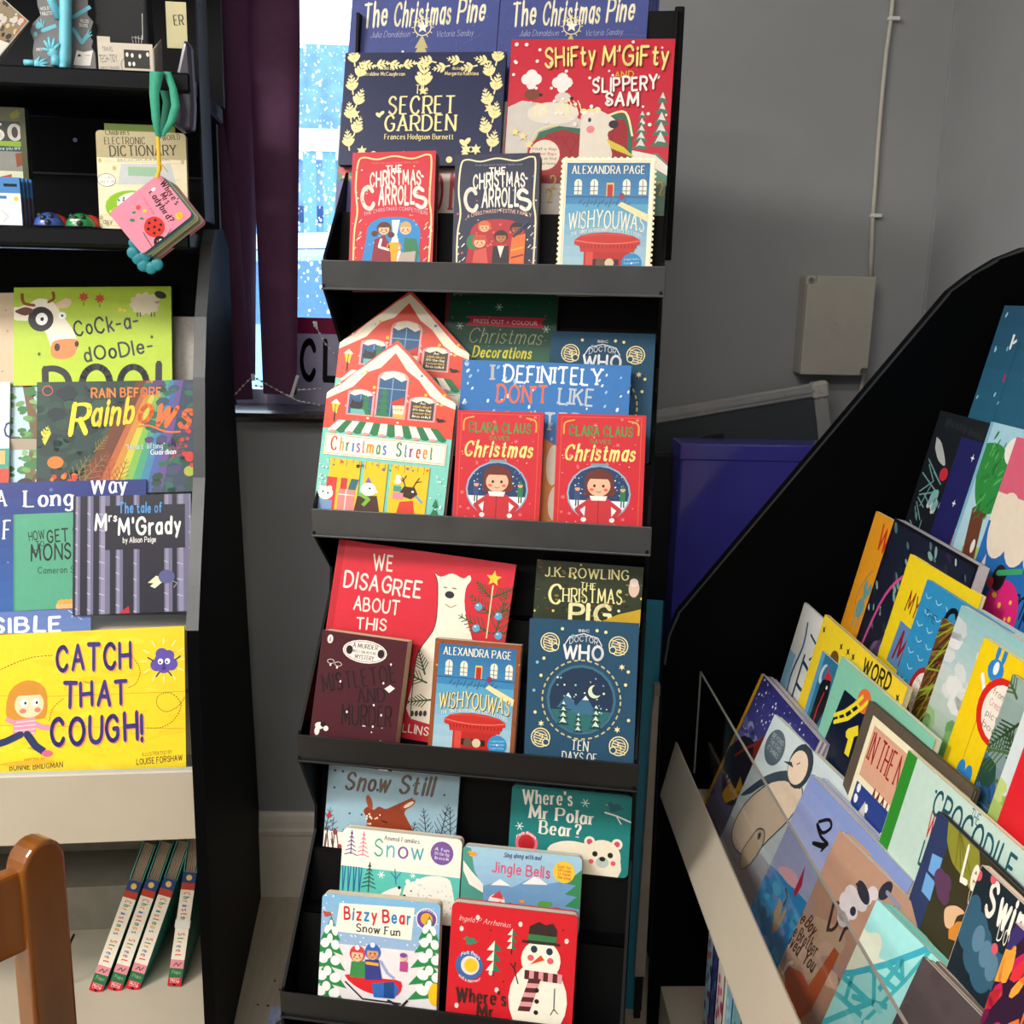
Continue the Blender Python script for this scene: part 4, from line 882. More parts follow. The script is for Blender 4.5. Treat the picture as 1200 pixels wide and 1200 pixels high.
def wishyou(edge):
    def f(a):
        H = a.H; rust = edge != 'white'
        if rust: a.bg('#8c4a26'); a.dots(70, (0, 0, 100, H), .8, 1.6, ['#e0a030', '#2f5a3a', '#b5532a'])
        else: a.bg('#f7f0d6'); 
        def R_(x0, y0, x1, y1, c0, c1): a.grad(y0, y1, c0, c1, x0, x1)
        m = 5; R_(m, m, 100 - m, H * .34, '#2c6a9e', '#3a86b8'); R_(m, H * .34, 100 - m, H - m, '#4b9cc4', '#bcd5da')
        for k in range(5):
            x = 14 + k * 17.5; y = 26 + (0 if k != 2 else 3)
            if k == 2: a.rect(x, y - 2, x + 8, y + 14, '#f6c23c'); a.rect(x + 1, y, x + 7, y + 14, '#b62a22')
            else:
                a.ell(x + 4, y + 2, 4.2, 5, '#f2ead0'); a.rect(x, y + 2, x + 8.2, y + 14, '#f2ead0'); a.lines([[(x + 4, y - 2), (x + 4, y + 14)], [(x, y + 5), (x + 8, y + 5)], [(x, y + 10), (x + 8, y + 10)]], .8, '#4a6d94')
        a.rect(m, 42, 95, 43, '#2a5a86'); a.lines([[(20 + k * 4, 50 + (k % 3) * 2), (23 + k * 4, 45 + (k % 2) * 3)] for k in range(14)], .8, '#31506e'); a.ell(66, 42, 3, 4, '#8c3a5a')
        a.poly([(66, 48), (96, 62), (95, 70), (62, 52)], '#e9dca6')
        a.text('ALEXANDRA PAGE', (10, 17), (90, 17), 8.5, '#f8f1da', 'R')
        a.text('WISHYOUWAS', (9, 79), (92, 81), 18, '#f6ecd0' if not rust else '#f2e3a6', 'G', 4, 7) if not rust else (a.text('WISHYOUWAS', (9.8, 80), (92.6, 82), 17, '#3a2a18', 'G', 4, 7), a.text('WISHYOUWAS', (9, 79), (92, 81), 17, '#f4dd8c', 'G', 4, 7))
        a.text('THE TINY GUARDIAN OF LOST LETTERS', (12, 86), (90, 87), 3.6, '#f3ecd4', 'R', 6)
        # red pillar box
        a.warp = lambda x, y: (x, y - 13)
        a.poly([(17, 103), (24, 98), (36, 95.5), (50, 94.5), (66, 95.5), (80, 98), (88, 102.5), (88.5, 107), (84, 109), (82, 116), (24, 116), (23, 110), (17, 108)], '#c22a22')
        a.line([(17.5, 103.5), (34, 106), (52, 107), (72, 106), (88, 103.5)], 1.1, '#e4705c', True); a.line([(24, 99), (50, 96.5), (80, 99)], .8, '#d8503f', True); a.lines([[(24 + k * 4, 108.5), (24 + k * 4, 112)] for k in range(16)], 1, '#7e1712')
        a.rect(28, 116, 78, H + 6, '#b5241e'); a.rect(30, 116, 38, H + 6, '#d84a3c'); a.rect(38, 124, 66, 131, '#3a0f0e'); a.ell(46, 128, 5, 5, '#6a4a3a'); a.ell(56, 128, 5, 5, '#d8c4a4')
        a.ell(80, 128, 11, 11, '#2c8cc4'); a.dots(1, (80, 128, 80, 128), 1, 1, '#fff')
        for k in range(3): a.text('A warm festive', (72, 125 + k * 4), (88, 124 + k * 4), 2, '#eaf4fa', 'h')
        a.warp = None
        if not rust:
            for (x0, x1, y0, y1) in ((0, 100, 0, 3.2), (0, 100, H - 3.2, H), (0, 3.2, 0, H), (96.8, 100, 0, H)): a.rect(x0, y0, x1, y1, '#f7f0d6')
    return f
WY = book('white stamp-edged paperback with a red pillar box, at the right of the top tray', wishyou('white'), rowA(0, (660, 185.5), (768, 185.5), -.002), floor=fl(0, 'A'), t=.018, col='#e7deb8', group=G1, pages=mat('page_block', '#fff'))
# perforated stamp edge standing proud round the cover
wd_, hh_ = BOOKS[-1][1:]; sc = MB(); n = 26
for k in range(15): sc.tube([((k + .5) * wd_ / 15, -.0004, hh_), ((k + .5) * wd_ / 15, .0004, hh_)], .0024, 8).tube([((k + .5) * wd_ / 15, -.0004, 0), ((k + .5) * wd_ / 15, .0004, 0)], .0024, 8)
for k in range(n):
    for x in (0, wd_): sc.tube([(x, -.0004, (k + .5) * hh_ / n), (x, .0004, (k + .5) * hh_ / n)], .0024, 8)
sc.build('perforated_edge', mat('cream_stamp_edge', '#f4ecc4', .6), WY)['kind'] = 'stuff'

# ---- tray 2
def house(a):
    H = (a.H - 45.5) / .83 + 62; a.bg('#e0503c'); a.warp = lambda x, y: (x, y if y < -5 else (y * .62 - 1.9 if y < 24 else (13 + (y - 24) * .70 if y < 47.5 else (29.5 + (y - 47.5) * 1.1 if y < 62 else 45.5 + (y - 62) * .83)))); ro = '#f6ecd6'; tq = '#7fcdbf'
    a.rect(-5, 42, 105, H, tq)
    sc_ = [(0, 0), (10, -8), (20, -18), (30, -26), (40, -35), (50, -42), (60, -34), (70, -24), (80, -15), (90, -6), (100, 0)]
    low = [(x, y + 9 + 2.5 * math.sin(x * .35)) for x, y in sc_]; a.poly(sc_ + low[::-1], ro)
    a.dots(60, (8, -20, 92, 36), .8, 1.5, ['#f2c23a', '#3f8f5a', '#e9a0b0', '#4a8ac4', '#f4ecd8'])
    for x0, x1, y0, y1, c in ((18, 36, 0, 24, '#2d5a86'), (40, 61, -16, 24, '#2d5a86'), (66, 84, 2, 24, '#4b4440')):
        a.rect(x0 - 1.5, y0, x1 + 1.5, y1 + 1.5, '#f0a6a6'); a.ell((x0 + x1) / 2, y0, (x1 - x0) / 2 + 1.5, 6, '#f0a6a6'); a.rect(x0, y0, x1, y1, c); a.ell((x0 + x1) / 2, y0, (x1 - x0) / 2, 4.6, c)
        a.poly([(x0, y0), (x0 + 3, y0 - 4), ((x0 + x1) / 2, y0 - 5.5), (x1 - 3, y0 - 4), (x1, y0), (x1 - 4, y0 + 2), ((x0 + x1) / 2, y0 - 1), (x0 + 4, y0 + 2)], ro)
    a.fir(31, 0, 24, 12, '#2c7a4c'); a.fir(45, -10, 24, 12, '#2c7a4c'); a.lines([[(50.5, -16), (50.5, 24)], [(40, -8), (61, -8)], [(27, 0), (27, 6)]], .6, '#8fb2d4')
    a.ell(24, 14, 5, 5, '#2c2226'); a.poly([(20, 12), (20, 6), (23, 10)], '#2c2226'); a.poly([(26, 11), (29, 6), (29, 13)], '#2c2226'); a.poly([(20, 24), (20, 18), (30, 18), (32, 24)], '#6ab8ae')
    a.poly([(50, 6), (60, -1), (61, 10), (52, 10)], '#c8402c'); a.poly([(52, 10), (61, 9), (61, 20), (53, 20)], '#f4e2c0'); a.rect(53, 20, 61, 24, '#e8b93a'); a.text('HOP', (53, 16), (60, 16), 3, '#a33', 'S')
    for k, s_ in enumerate(('An', 'alphabet', 'lift-the-flap', 'concertina', 'book!')): a.text(s_, (75 - (2 if k == 0 else 7), 5.5 + k * 4), (75 + (2 if k == 0 else 7), 5.5 + k * 4), 2.5, '#f3ead4' if k % 2 == 0 else '#e8b93a', 'B')
    for x in (8,): a.poly([(x - 3, 14), (x + 3, 14), (x + 1.6, 24), (x - 1.6, 24)], '#f4c83a'); a.poly([(x - 4, 14), (x, 8), (x + 4, 14)], ro); a.line([(x, 24), (x, 34)], 1, '#5a2a22'); a.line([(x, 14), (x, 24)], .6, '#7a4a1a')
    bird(a, 90, 23, 3, '#2a2428')
    n = 14
    for k in range(n): x0 = 8 + k * 84 / n; x1 = 8 + (k + 1) * 84 / n; d = (x0 - 50) * .09, (x1 - 50) * .09; a.polys([[(x0 - d[0], 32), (x1 - d[1], 32), (x1 + d[1], 43), (x0 + d[0], 43)], a.E((x0 + x1) / 2 + (d[0] + d[1]) / 2, 43, 3.1, 2.6, 0, 12)], '#2b7a4a' if k % 2 else '#f7efdf')
    a.polys([a.E(8 + (k + .5) * 84 / n + (k - 6.5) * .45, 45, 2.6, 1.8, 0, 10) for k in range(0, n, 2)], '#e79a98')
    a.rect(3, 47.5, 97, 62, '#f8f0de'); a.line([(3.8, 48.4), (96.2, 48.4), (96.2, 61), (3.8, 61), (3.8, 48.4)], .5, '#d2a860')
    cols = ['#d6403a', '#e99a2e', '#3f8f6a', '#4a7ac0', '#9a5aa0']; x = 7
    for k, ch_ in enumerate('Christmas'): w_ = 3.2 if ch_ in 'it' else (7.6 if ch_ in 'Cm' else 4.8); a.text(ch_, (x, 58.5), (x + w_ - .8, 58.5), 9, cols[k % 5], 'D'); x += w_
    x = 58
    for k, ch_ in enumerate('Street'): w_ = 4 if ch_ in 't' else (6.6 if ch_ in 'S' else 5.2); a.text(ch_, (x, 58.5), (x + w_ - .8, 58.5), 9, cols[(k + 2) % 5], 'D'); x += w_
    for x0, x1 in ((9, 33), (36, 54), (57, 86)): a.rect(x0, 65, x1, H - 2 if x0 != 9 else H - 4, '#f2c21e')
    a.lines([[(12 + k * 5, 65), (12 + k * 5, 68 + (k % 3) * 2)] for k in range(15)], .4, '#6a4a1a'); a.dots(14, (10, 67, 85, 72), .8, 1.4, ['#d6403a', '#4a8a5a', '#8a5aa0']); a.star(31, 70, 2.4, '#2c2226')
    a.rect(8, 82, 16, H - 2, '#d6403a'); a.rect(18, 92, 31, H - 4, '#e58a86'); a.lines([[(18, 97), (31, 97)], [(24, 92), (24, H - 4)]], .8, '#f6e6d4'); a.rect(19, 82, 24, 92, '#c83a3a'); a.poly([(25, 92), (31, 92), (33, 82), (27, 82)], '#3a6a7a')
    a.ell(8, 97, 6, 6, '#f7f0e2'); a.ell(4, 92, 1.8, 1.8, '#f7f0e2'); a.ell(11, 92, 1.8, 1.8, '#f7f0e2'); a.polys([a.E(6, 96, .8, .8), a.E(10, 97, .8, .8)], '#222'); a.rect(2, 103, 14, H, '#7a9ac4')
    a.poly([(30, H), (33, 97), (48, 95), (54, H)], '#4a3026'); a.ell(41, 90, 6, 6, '#f7f0e2'); a.poly([(44, 86), (49, 92), (43, 94)], '#f7f0e2'); a.poly([(38, 84), (40, 79), (43, 84)], '#7a6ab0'); a.polys([a.E(42, 89, .8, .8)], '#222'); a.line([(35, 95), (42, 99), (38, 105)], 3, '#7ab83a')
    a.poly([(62, H), (66, 98), (76, 96), (80, H)], '#d6402c'); a.poly([(64, 92), (68, 84), (76, 84), (79, 90), (74, 95)], '#3f2a20'); a.ell(75, 88, 1, 1, '#fff'); a.lines([[(69, 84), (66, 76)], [(68, 80), (64, 78)], [(75, 84), (79, 75)], [(76, 80), (81, 78)], [(67, 79), (69, 74)]], .8, '#3f2a20'); a.line([(78, 92), (83, 97)], 2, '#7a9ac4')
    a.rect(60, 90, 68, 96, '#e58a9a'); a.rect(60, 84, 66, 89, '#3f9a8a'); a.ell(63, 76, 2, 2, '#f7f0e2'); a.ell(63, 80, 2.6, 2.6, '#f7f0e2'); a.fir(93, 92, H, 8, '#2b7a4a')
    a.dots(14, (1, 64, 8, 95), .5, .9, '#e8f6f2'); a.dots(14, (88, 64, 99, H), .5, .9, '#e8f6f2')
def hshape(H, ap): return [(0, 0), (50, -ap), (100, 0), (100, H), (0, H)]
hs = [(0, 0), (0, 0), (0, 0)]
P_ = rowA(1, (383, 461.5), (534, 475.5)); A_ = P_
hh = (A_[0].z - fl(1, 'A') - .02) / A_[3].z; H_ = hh / A_[4] * 100
HS = [(0, -1), (50, -45), (100, -1), (100, H_), (0, H_)]
P2 = rowB(1, (398, 403), (550, 417)); H2 = (P2[0].z - fl(1, 'B')) / P2[3].z / P2[4] * 100
hb = book('front house-shaped coral and turquoise board book with a snowy gable, on the second tray', house, P_, floor=fl(1, 'A') + .02, t=.02, kind='board', col='#e9dcc4', group=G2, shape=HS)
book('rear house-shaped coral board book with a snowy gable, behind its twin', house, P2, floor=fl(1, 'B'), t=.02, kind='board', col='#e9dcc4', group=G2, shape=[(0, -1), (50, -45), (100, -1), (100, H2), (0, H2)])
def golden(a): a.bg('#1c2a20'); a.text('Merry Christmas to all of you', (4, 12), (96, 12), 9, '#d8cf70', 'C'); a.dots(40, (0, 12, 100, 60), .6, 1.2, '#8a8a40')
book('dark book with gold script just showing under the top tray, behind the green press-out book', golden, rowC(1, (553, 333), (642, 336), .014), floor=fl(1, 'C'), t=.01, kind='hard', col='#1a241c', group=G2)
def press(a):
    H = a.H; a.grad(0, H, '#123f2f', '#1d6a4b'); a.rect(0, 0, 3, H, '#7a1626'); P = a.P
    a.poly([P(q) for q in ((548, 370), (640, 373), (634, 379), (638, 385), (546, 381), (552, 375))], '#c22a44'); a.T('PRESS OUT + COLOUR', (555, 378.5), (630, 381.5), 5, '#f6dfe0', 'S')
    a.T('Christmas', (548, 401), (634, 404), 17, '#b9b98a', 'c'); a.T('Decorations', (553, 418), (622, 420), 12, '#f0e23e', 'C')
    for x, y in ((539, 382), (640, 386), (585, 360)): a.flake(*P((x, y)), 3.4, '#cfd8cc', .6)
    a.dots(30, (4, 4, 98, H), .4, .8, '#6fa08a')
book('dark green press-out decorations book on the second tray, left of the dark blue annual', press, rowC(1, (524, 337), (655, 341)), floor=fl(1, 'C'), t=.008, col='#6e1424', group=G2)
def tendays(a):
    H = a.H; a.bg('#1f4a66'); g = '#f0e2a4'; W = '#e6e8ea'
    for x, y, d in ((19, 21, '9'), (82, 21, '3'), (14, 109, '2'), (86, 112, '5')):
        a.ring(x, y, 9, 9, 1, g, '#1f4a66'); a.ring(x, y, 6.6, 6.6, .7, g, '#46506a'); a.lines([[(x - 6, y + k * 2.4 - 5), (x + 6, y + k * 2.4 - 2)] for k in range(5)], .7, g); a.ring(x + (5 if x < 50 else -5), y + 4, 3.4, 3.4, .9, g, '#1f4a66'); a.text(d, (x - 2, y + 4), (x + 3, y + 4), 7, g, 'R')
    a.text('BBC', (45, 10), (55, 10), 2.6, W, 'S'); a.text('DOCTOR', (37, 21.5), (63, 21.5), 5, W, 'M', 3); a.lines([[(33, 22), (37, 15), (50, 11.5), (63, 15), (67, 22)]], .9, W); a.text('WHO', (31, 35), (69, 35), 12, W, 'B')
    cx, cy = 50, 72
    a.lines([[(cx + 36 * math.cos(t), cy + 36 * math.sin(t)), (cx + 36 * math.cos(t + .09), cy + 36 * math.sin(t + .09))] for t in [k * .18 for k in range(35)]], 1.4, '#c9bd86'); a.ell(cx, cy, 32, 32, '#3b6a84'); a.ell(cx, cy, 29.5, 29.5, '#1d3350')
    # plain night scene inside the roundel
    a._put([a.E(cx, cy, 29, 29, 0, 24, 20, 160)], '#2a6a6a'); a.dots(26, (26, 52, 74, 84), .5, 1.1, ['#e8f0d8', '#7fc0c0']); a.ell(62, 64, 6, 6, '#d9e6c0'); a.ell(64.5, 62.5, 5, 5, '#1d3350')
    a.polys([[(28, 80), (38, 66), (48, 82)], [(40, 84), (54, 68), (66, 86)]], '#3a6a8a'); a.polys([[(36, 69), (38, 66), (41, 71)], [(51, 72), (54, 68), (57, 72)]], '#e8f0e8'); a.fir(34, 74, 96, 12, '#123f3f', '#cfe4d4'); a.fir(64, 76, 98, 12, '#123f3f', '#cfe4d4'); a.fir(48, 84, 102, 9, '#123f3f', '#cfe4d4')
    for x, y in ((30, 8), (70, 9), (40, 14), (8, 40), (92, 44), (12, 52), (90, 56), (6, 66), (94, 88), (8, 86), (14, 36), (62, 8)): a.ell(x, y, 1.5, 1.5, g if (x + y) % 3 else '#7fb4cc')
    for x, y in ((14, 96), (84, 97), (86, 40)): a.star(x, y, 3.2, g, 6, .4)
    a.text('TEN', (42, 118), (59, 118.5), 9, '#dfe4dc', 'R'); a.text('DAYS OF', (34, 128), (67, 128.5), 8, '#dfe4dc', 'R'); a.text('CHRISTMAS', (16, 140), (84, 141), 10, '#dfe4dc', 'R')
book('dark blue annual with silver lettering and gold discs, right back of the second tray', tendays, rowB(1, (647, 388), (768.5, 391.5), .004), floor=fl(1, 'B'), t=.018, kind='hard', col='#173447', group=G2, m=MATTE)
def dontlike(a):
    H = a.H; a.bg('#2472ba'); a.dots(170, (0, 0, 100, H), .5, .9, ['#dfeefa', '#8fc0ea'], 1.7, 25); P = a.P
    a.T('I', (573, 445), (581, 445), 18, '#b5b4b4', 'L'); a.T('DEFINITELY', (588, 447), (707, 452), 19, '#f4f5f6', 'L'); a.T("DON'T", (580, 471), (643, 473), 20, '#ea6a3c', 'L'); a.T('LIKE', (652, 473), (697, 476), 19, '#b9c4cc', 'L'); a.T('WINTER', (590, 502), (682, 506), 20, '#b9c4cc', 'L')
    a.poly([(P((635, 512))), P((648, 520)), P((652, 560)), P((644, 600)), P((652, 615)), P((628, 615))], '#e08a3a'); a.ell(*P((648, 545)), 4, 12, '#f2e6d0'); a.ell(*P((650, 590)), 4, 10, '#f2e6d0')
book('bright blue picture book with white slab title, behind the two red paperbacks', dontlike, rowA(1, (542.5, 421.5), (740, 428.5), .024, th=17), floor=fl(1, 'A'), t=.006, col='#1f66a8', group=G2)
def clara(a):
    H = a.H; a.warp = lambda x, y: (x, y * .87); a.bg('#cc2432'); g = '#e2a83c'; cx, cy = 50, 103
    a.flakes(34, (6, 6, 94, H), 1.4, 2.6, '#e88a84'); a.dots(50, (6, 30, 94, H), .4, .8, '#f4d8d0')
    a.line([(5, 4), (95, 4), (95, H * 1.2), (5, H * 1.2), (5, 4)], .9, '#e0572e'); a.line([(8, 26), (9, 12), (20, 8)], 1.8, g, True); a.line([(92, 26), (91, 12), (80, 8)], 1.8, g, True)
    a.text('CLARA CLAUS', (14, 28), (86, 28), 12, '#3f9a4c', 'B'); a.text('SAVES', (38, 38), (62, 38), 5, '#3f9a4c', 'H'); a.text('Christmas', (9, 60), (89, 59), 19, '#f8ea8c', 'C')
    a.ell(cx, cy, 36, 37, '#8fb0c8'); a.ell(cx, cy, 34, 35, '#1f3d68'); a._put([a.E(cx, cy, 34, 35, 0, 26, 15, 165)], '#e8edf4'); a.dots(50, (22, 76, 78, 106), .5, 1, ['#dfe8f2', '#6f94bc'])
    a.rect(40, 64, 60, 67.5, '#7c9aa8')
    for x, c in ((26, '#3a4a7a'), (77, '#2e7a4a')): a.rect(x - 3, 100, x + 3, 112, c); a.ell(x, 97, 3, 3.2, '#e2a27a'); a.poly([(x - 3, 96), (x, 90), (x + 3, 96)], c); a.rect(x - 2, 112, x - .6, 120, '#243'); a.rect(x + .8, 112, x + 2.2, 120, '#243')
    a.poly(catmull([(34, 92), (36, 78), (50, 71), (64, 78), (67, 92), (66, 106), (34, 106)], 3), '#6a2c22'); a.ell(50, 93, 13, 13.5, '#f0b898'); a._put([a.E(50, 84, 14, 8, 0, 12, 180, 360)], '#6a2c22')
    a.polys([a.E(45, 93, 1.5, 1.9), a.E(55, 93, 1.5, 1.9)], '#2a1a1a'); a.polys([a.E(42, 98, 2.4, 2), a.E(58, 98, 2.4, 2)], '#e06a5a'); a.line([(47, 100), (50, 101.5), (53, 100)], .7, '#8a2a22')
    a.poly([(36, 112), (44, 106), (56, 106), (64, 112), (66, H), (34, H)], '#c62c34'); a.poly([(40, 106), (60, 106), (58, 112), (42, 112)], '#f6efe8'); a.line([(50, 112), (50, H)], 1, '#8e1820'); a.line([(38, 114), (26, 124), (34, 136)], 5, '#c62c34'); a.line([(62, 114), (74, 124), (66, 136)], 5, '#c62c34'); a.ell(34, 137, 3, 3, '#f6efe8'); a.ell(66, 137, 3, 3, '#f6efe8')
book('red pocket paperback with green and yellow title, left of two alike, beside the house-shaped book', clara, rowA(1, (536.5, 480.5), (637.5, 483.5)), floor=fl(1, 'A'), t=.013, col='#b81c2a', group=G2)
book('red pocket paperback with green and yellow title, right of two alike, at the tray end', clara, rowA(1, (653.5, 484.5), (757.5, 487)), floor=fl(1, 'A'), t=.013, col='#b81c2a', group=G2)

# ---- tray 3
def disagree(a):
    H = a.H; a.grad(0, H, '#d6283a', '#c31f30'); a.rect(0, 0, 3.5, H, '#bb1c2c'); P = a.P; W = '#f6ecdf'
    a.T('WE', (437, 668), (460, 669), 17, W, 'H'); a.T('DISAGREE', (402, 687), (493, 701), 18, W, 'H'); a.T('ABOUT', (414, 714), (468, 720), 15, W, 'H'); a.T('THIS', (417, 736), (453, 739), 13, W, 'H')
    B = [P(q) for q in ((509, 672), (513, 684), (512, 720), (507, 740), (490, 765), (484, 800), (481, 842), (560, 850), (565, 810), (556, 760), (545, 715), (546, 690), (552, 680), (550, 674), (543, 678), (530, 672), (517, 676))]
    a.poly(catmull(B + B[:1], 3)[:-1], '#f3ead6'); a.line(catmull(B[:7], 3), .5, '#3a2a26')
    a.ell(*P((527, 697)), 2.6, 2, '#2a2a30'); a.line([P((520, 688)), P((524, 689))], .6, '#6a5a4a'); a.line([P((530, 689)), P((535, 690))], .6, '#6a5a4a'); a.line([P((522, 708)), P((528, 712)), P((535, 709))], .6, '#b09a7a')
    gr = '#33552f'
    for q0, L, an in (((580, 745), 24, 88), ((578, 720), 17, 30), ((576, 722), 17, 150), ((577, 700), 13, 35), ((576, 702), 13, 145), ((578, 742), 20, 15), ((574, 742), 20, 165), ((500, 800), 16, 170), ((505, 820), 14, 200), ((498, 790), 14, 120)):
        p = P(q0); a.twig(p[0], p[1], L, an - 6, 1, gr, 6)
    a.star(*P((579, 678)), 4.4, '#f4cf3c'); a.line([P((578, 686)), P((570, 748))], .7, '#e7d7a0')
    for q in ((561, 711), (584, 722), (558, 736), (584, 745)): bauble(a, *P(q), 2.1, '#5aa8cc')
    a.T('ROSS COLLINS', (420, 848), (502, 862), 9, W, 'H')
    for k in range(4): a.ell(*P((483 + k * 5, 836)), 1, 1.6, '#3a3432')
book('large red picture book with a white bear, tilted on the third tray', disagree, rowA(2, (398.5, 631.7), (605, 661.8), .040, th=15), bl=(362.7, 846), t=.009, kind='hard', col='#b81c2c', group=G3)
def pig(a):
    H = a.H; a.bg('#2c3620'); a.dots(160, (0, 0, 100, H), 1, 2.6, ['#4a5a26', '#1c2418', '#8a7a2a', '#6a2a22'], .5); P = a.P; g = '#f5eda8'
    a.T('J.K. ROWLING', (637, 675), (738, 680), 11, g, 'R'); a.T('THE', (679, 689), (699, 691), 7, g, 'R'); a.T('C', (640, 706), (660, 708), 22, g, 'R'); a.T('HRISTMAS', (658, 705), (730, 708), 16, g, 'R'); a.T('PIG', (665, 728), (717, 731), 20, '#fbf3b8', 'B'); a.ell(*P((743, 690)), 5, 8, '#e2c4b4'); a.ell(*P((743, 683)), 4, 4, '#f0dcd0')
    a.dots(30, (0, 0, 100, H), .8, 1.4, ['#f0d25a', '#f6f0c0']); a.poly([P(q) for q in ((700, 730), (725, 720), (760, 712), (760, 735), (700, 740))], '#c9a52a')
book('dark green and gold paperback behind the blue annual on the third tray', pig, rowB(2, (629.7, 655.5), (754.5, 665)), floor=fl(2, 'B'), t=.016, col='#242c1c', group=G3)
def mistle(a):
    H = a.H; a.bg('#45101c'); d = '#1c0a10'; W = '#efe4dc'; P = a.P
    a.ell(10, 9, 3.4, 5, '#e8dcd4'); a.text('A', (8.6, 12), (11.6, 12), 5, '#45101c', 'R')
    a.ell(52, 18, 26, 13, W); a.line(a.E(52, 18, 24, 11.4) + [(76, 18)], .5, '#5a2a2a'); a.text('A MURDER', (37, 14.5), (67, 14.5), 5, '#2a1216', 'R'); a.text('MOST UNLADYLIKE', (38, 20), (66, 20), 3, '#2a1216', 'R'); a.text('MYSTERY', (41, 27), (64, 27), 5, '#2a1216', 'R'); a.ell(34, 18, 4, 5, '#2a1216'); a.ell(71, 18, 4, 5, '#2a1216')
    a.text('MISTLETOE', (8, 70), (94, 46), 19, d, 'R'); a.text('AND', (50, 76), (84, 70), 15, d, 'R'); a.text('MURDER', (34, 103), (94, 97), 22, d, 'R')
    for x, y in ((14, 38), (22, 40), (28, 55), (84, 28), (78, 50), (70, 76), (80, 86), (72, 100), (40, 88)): a.ell(x, y, 1.1, 1.4, W)
    a.poly([(80, 56), (86, 51), (92, 54), (86, 60)], W); a.lines([a.E(14, 34, 4, 2.4) + [(18, 34)], a.E(23, 36, 4, 2.4) + [(27, 36)]], .5, W)
    a.polys([a.E(10, 108, 5, 4), a.E(8, 114, 3, 5), a.E(18, 110, 3, 3)], W); a.ell(14, 106, 3, 3, d); a.polys([a.E(46, 122, 4.4, 3)], W); a.ell(46, 120, 2, 2, d); a.polys([[(84, 118), (94, 118), (90, 126), (96, H), (84, H), (88, 126)]], W); a.ell(89, 118, 3, 3, d); a.dots(8, (60, 100, 90, 130), .4, .9, W)
book('dark maroon paperback with black lettering and thick cream pages, left of the third tray', mistle, rowA(2, (378.5, 738), (478, 752)), floor=fl(2, 'A'), t=.031, col='#3c0e18', pages=mat('cream_page_block', '#d9bfa0', .8, scale=300), group=G3, m=MATTE)
book('blue paperback with rust patterned border and red pillar box, middle of third tray', wishyou('rust'), rowA(2, (510.5, 748), (611, 756.5)), floor=fl(2, 'A'), t=.02, col='#7c4224', group=G3)
book('dark blue annual with silver lettering and gold discs, right front of the third tray', tendays, rowA(2, (622, 724.5), (749, 731.5), .001), floor=fl(2, 'A'), t=.017, kind='hard', col='#163a54', group=G3, m=MATTE)

# ---- tray 4
def snowstill(a):
    H = a.H; a.grad(0, H, '#9dbccb', '#8fb0c0'); P = a.P; br = '#8c3a1c'
    a.T('Snow', (403, 924), (456, 928), 20, '#6d6058', 'C'); a.T('Still', (466, 929), (508, 932), 20, '#6d6058', 'C'); a.dots(26, (2, 8, 98, H), .7, 1.1, '#41505e')
    a.poly(catmull([P(q) for q in ((428, 975), (430, 960), (426, 950), (432, 945), (438, 949), (444, 945), (452, 948), (462, 944), (476, 938), (484, 935), (478, 946), (474, 953), (478, 962), (482, 980), (428, 980))], 3), br)
    a.polys([a.E(*P((433, 940)), 2.2, 5.5, -20), a.E(*P((478, 943)), 6.5, 2.6, -35)], '#a04a26'); a.polys([a.E(*P((479, 943)), 4.4, 1.3, -35)], '#e8d8c4'); a.dots(12, (P((430, 952))[0], P((430, 952))[1], P((445, 972))[0], P((445, 972))[1]), .6, 1, '#efdcc8'); a.line([P((448, 962)), P((454, 964))], 1, '#2a1410')
    for x, y, L, an in ((384, 1010, 34, 86), (395, 1005, 28, 70), (378, 985, 26, 80), (500, 985, 24, 100), (515, 985, 28, 80), (528, 990, 28, 95), (404, 1012, 24, 100), (480, 990, 18, 80), (495, 1000, 22, 60)): p = P((x, y)); a.twig(p[0], p[1], L, an, .9, '#2f3238', 5)
    a.rect(0, H - 12, 100, H, '#ece6dc'); 
    for q in ((386, 955), (393, 975), (381, 1005), (398, 992)): a.ell(*P(q), 1.8, 2, '#b8323a')
    for k in range(24): x = a.rng.uniform(0, 60); a.line([(x, H), (x + a.rng.uniform(-3, 3), H - a.rng.uniform(6, 16))], .7, '#5a3a34')
book('pale blue picture book with a russet fawn, at the left back of the bottom tray', snowstill, rowC(3, (386.5, 887), (539.5, 903)), floor=fl(3, 'C'), t=.006, col='#86a8b8', group=G4)
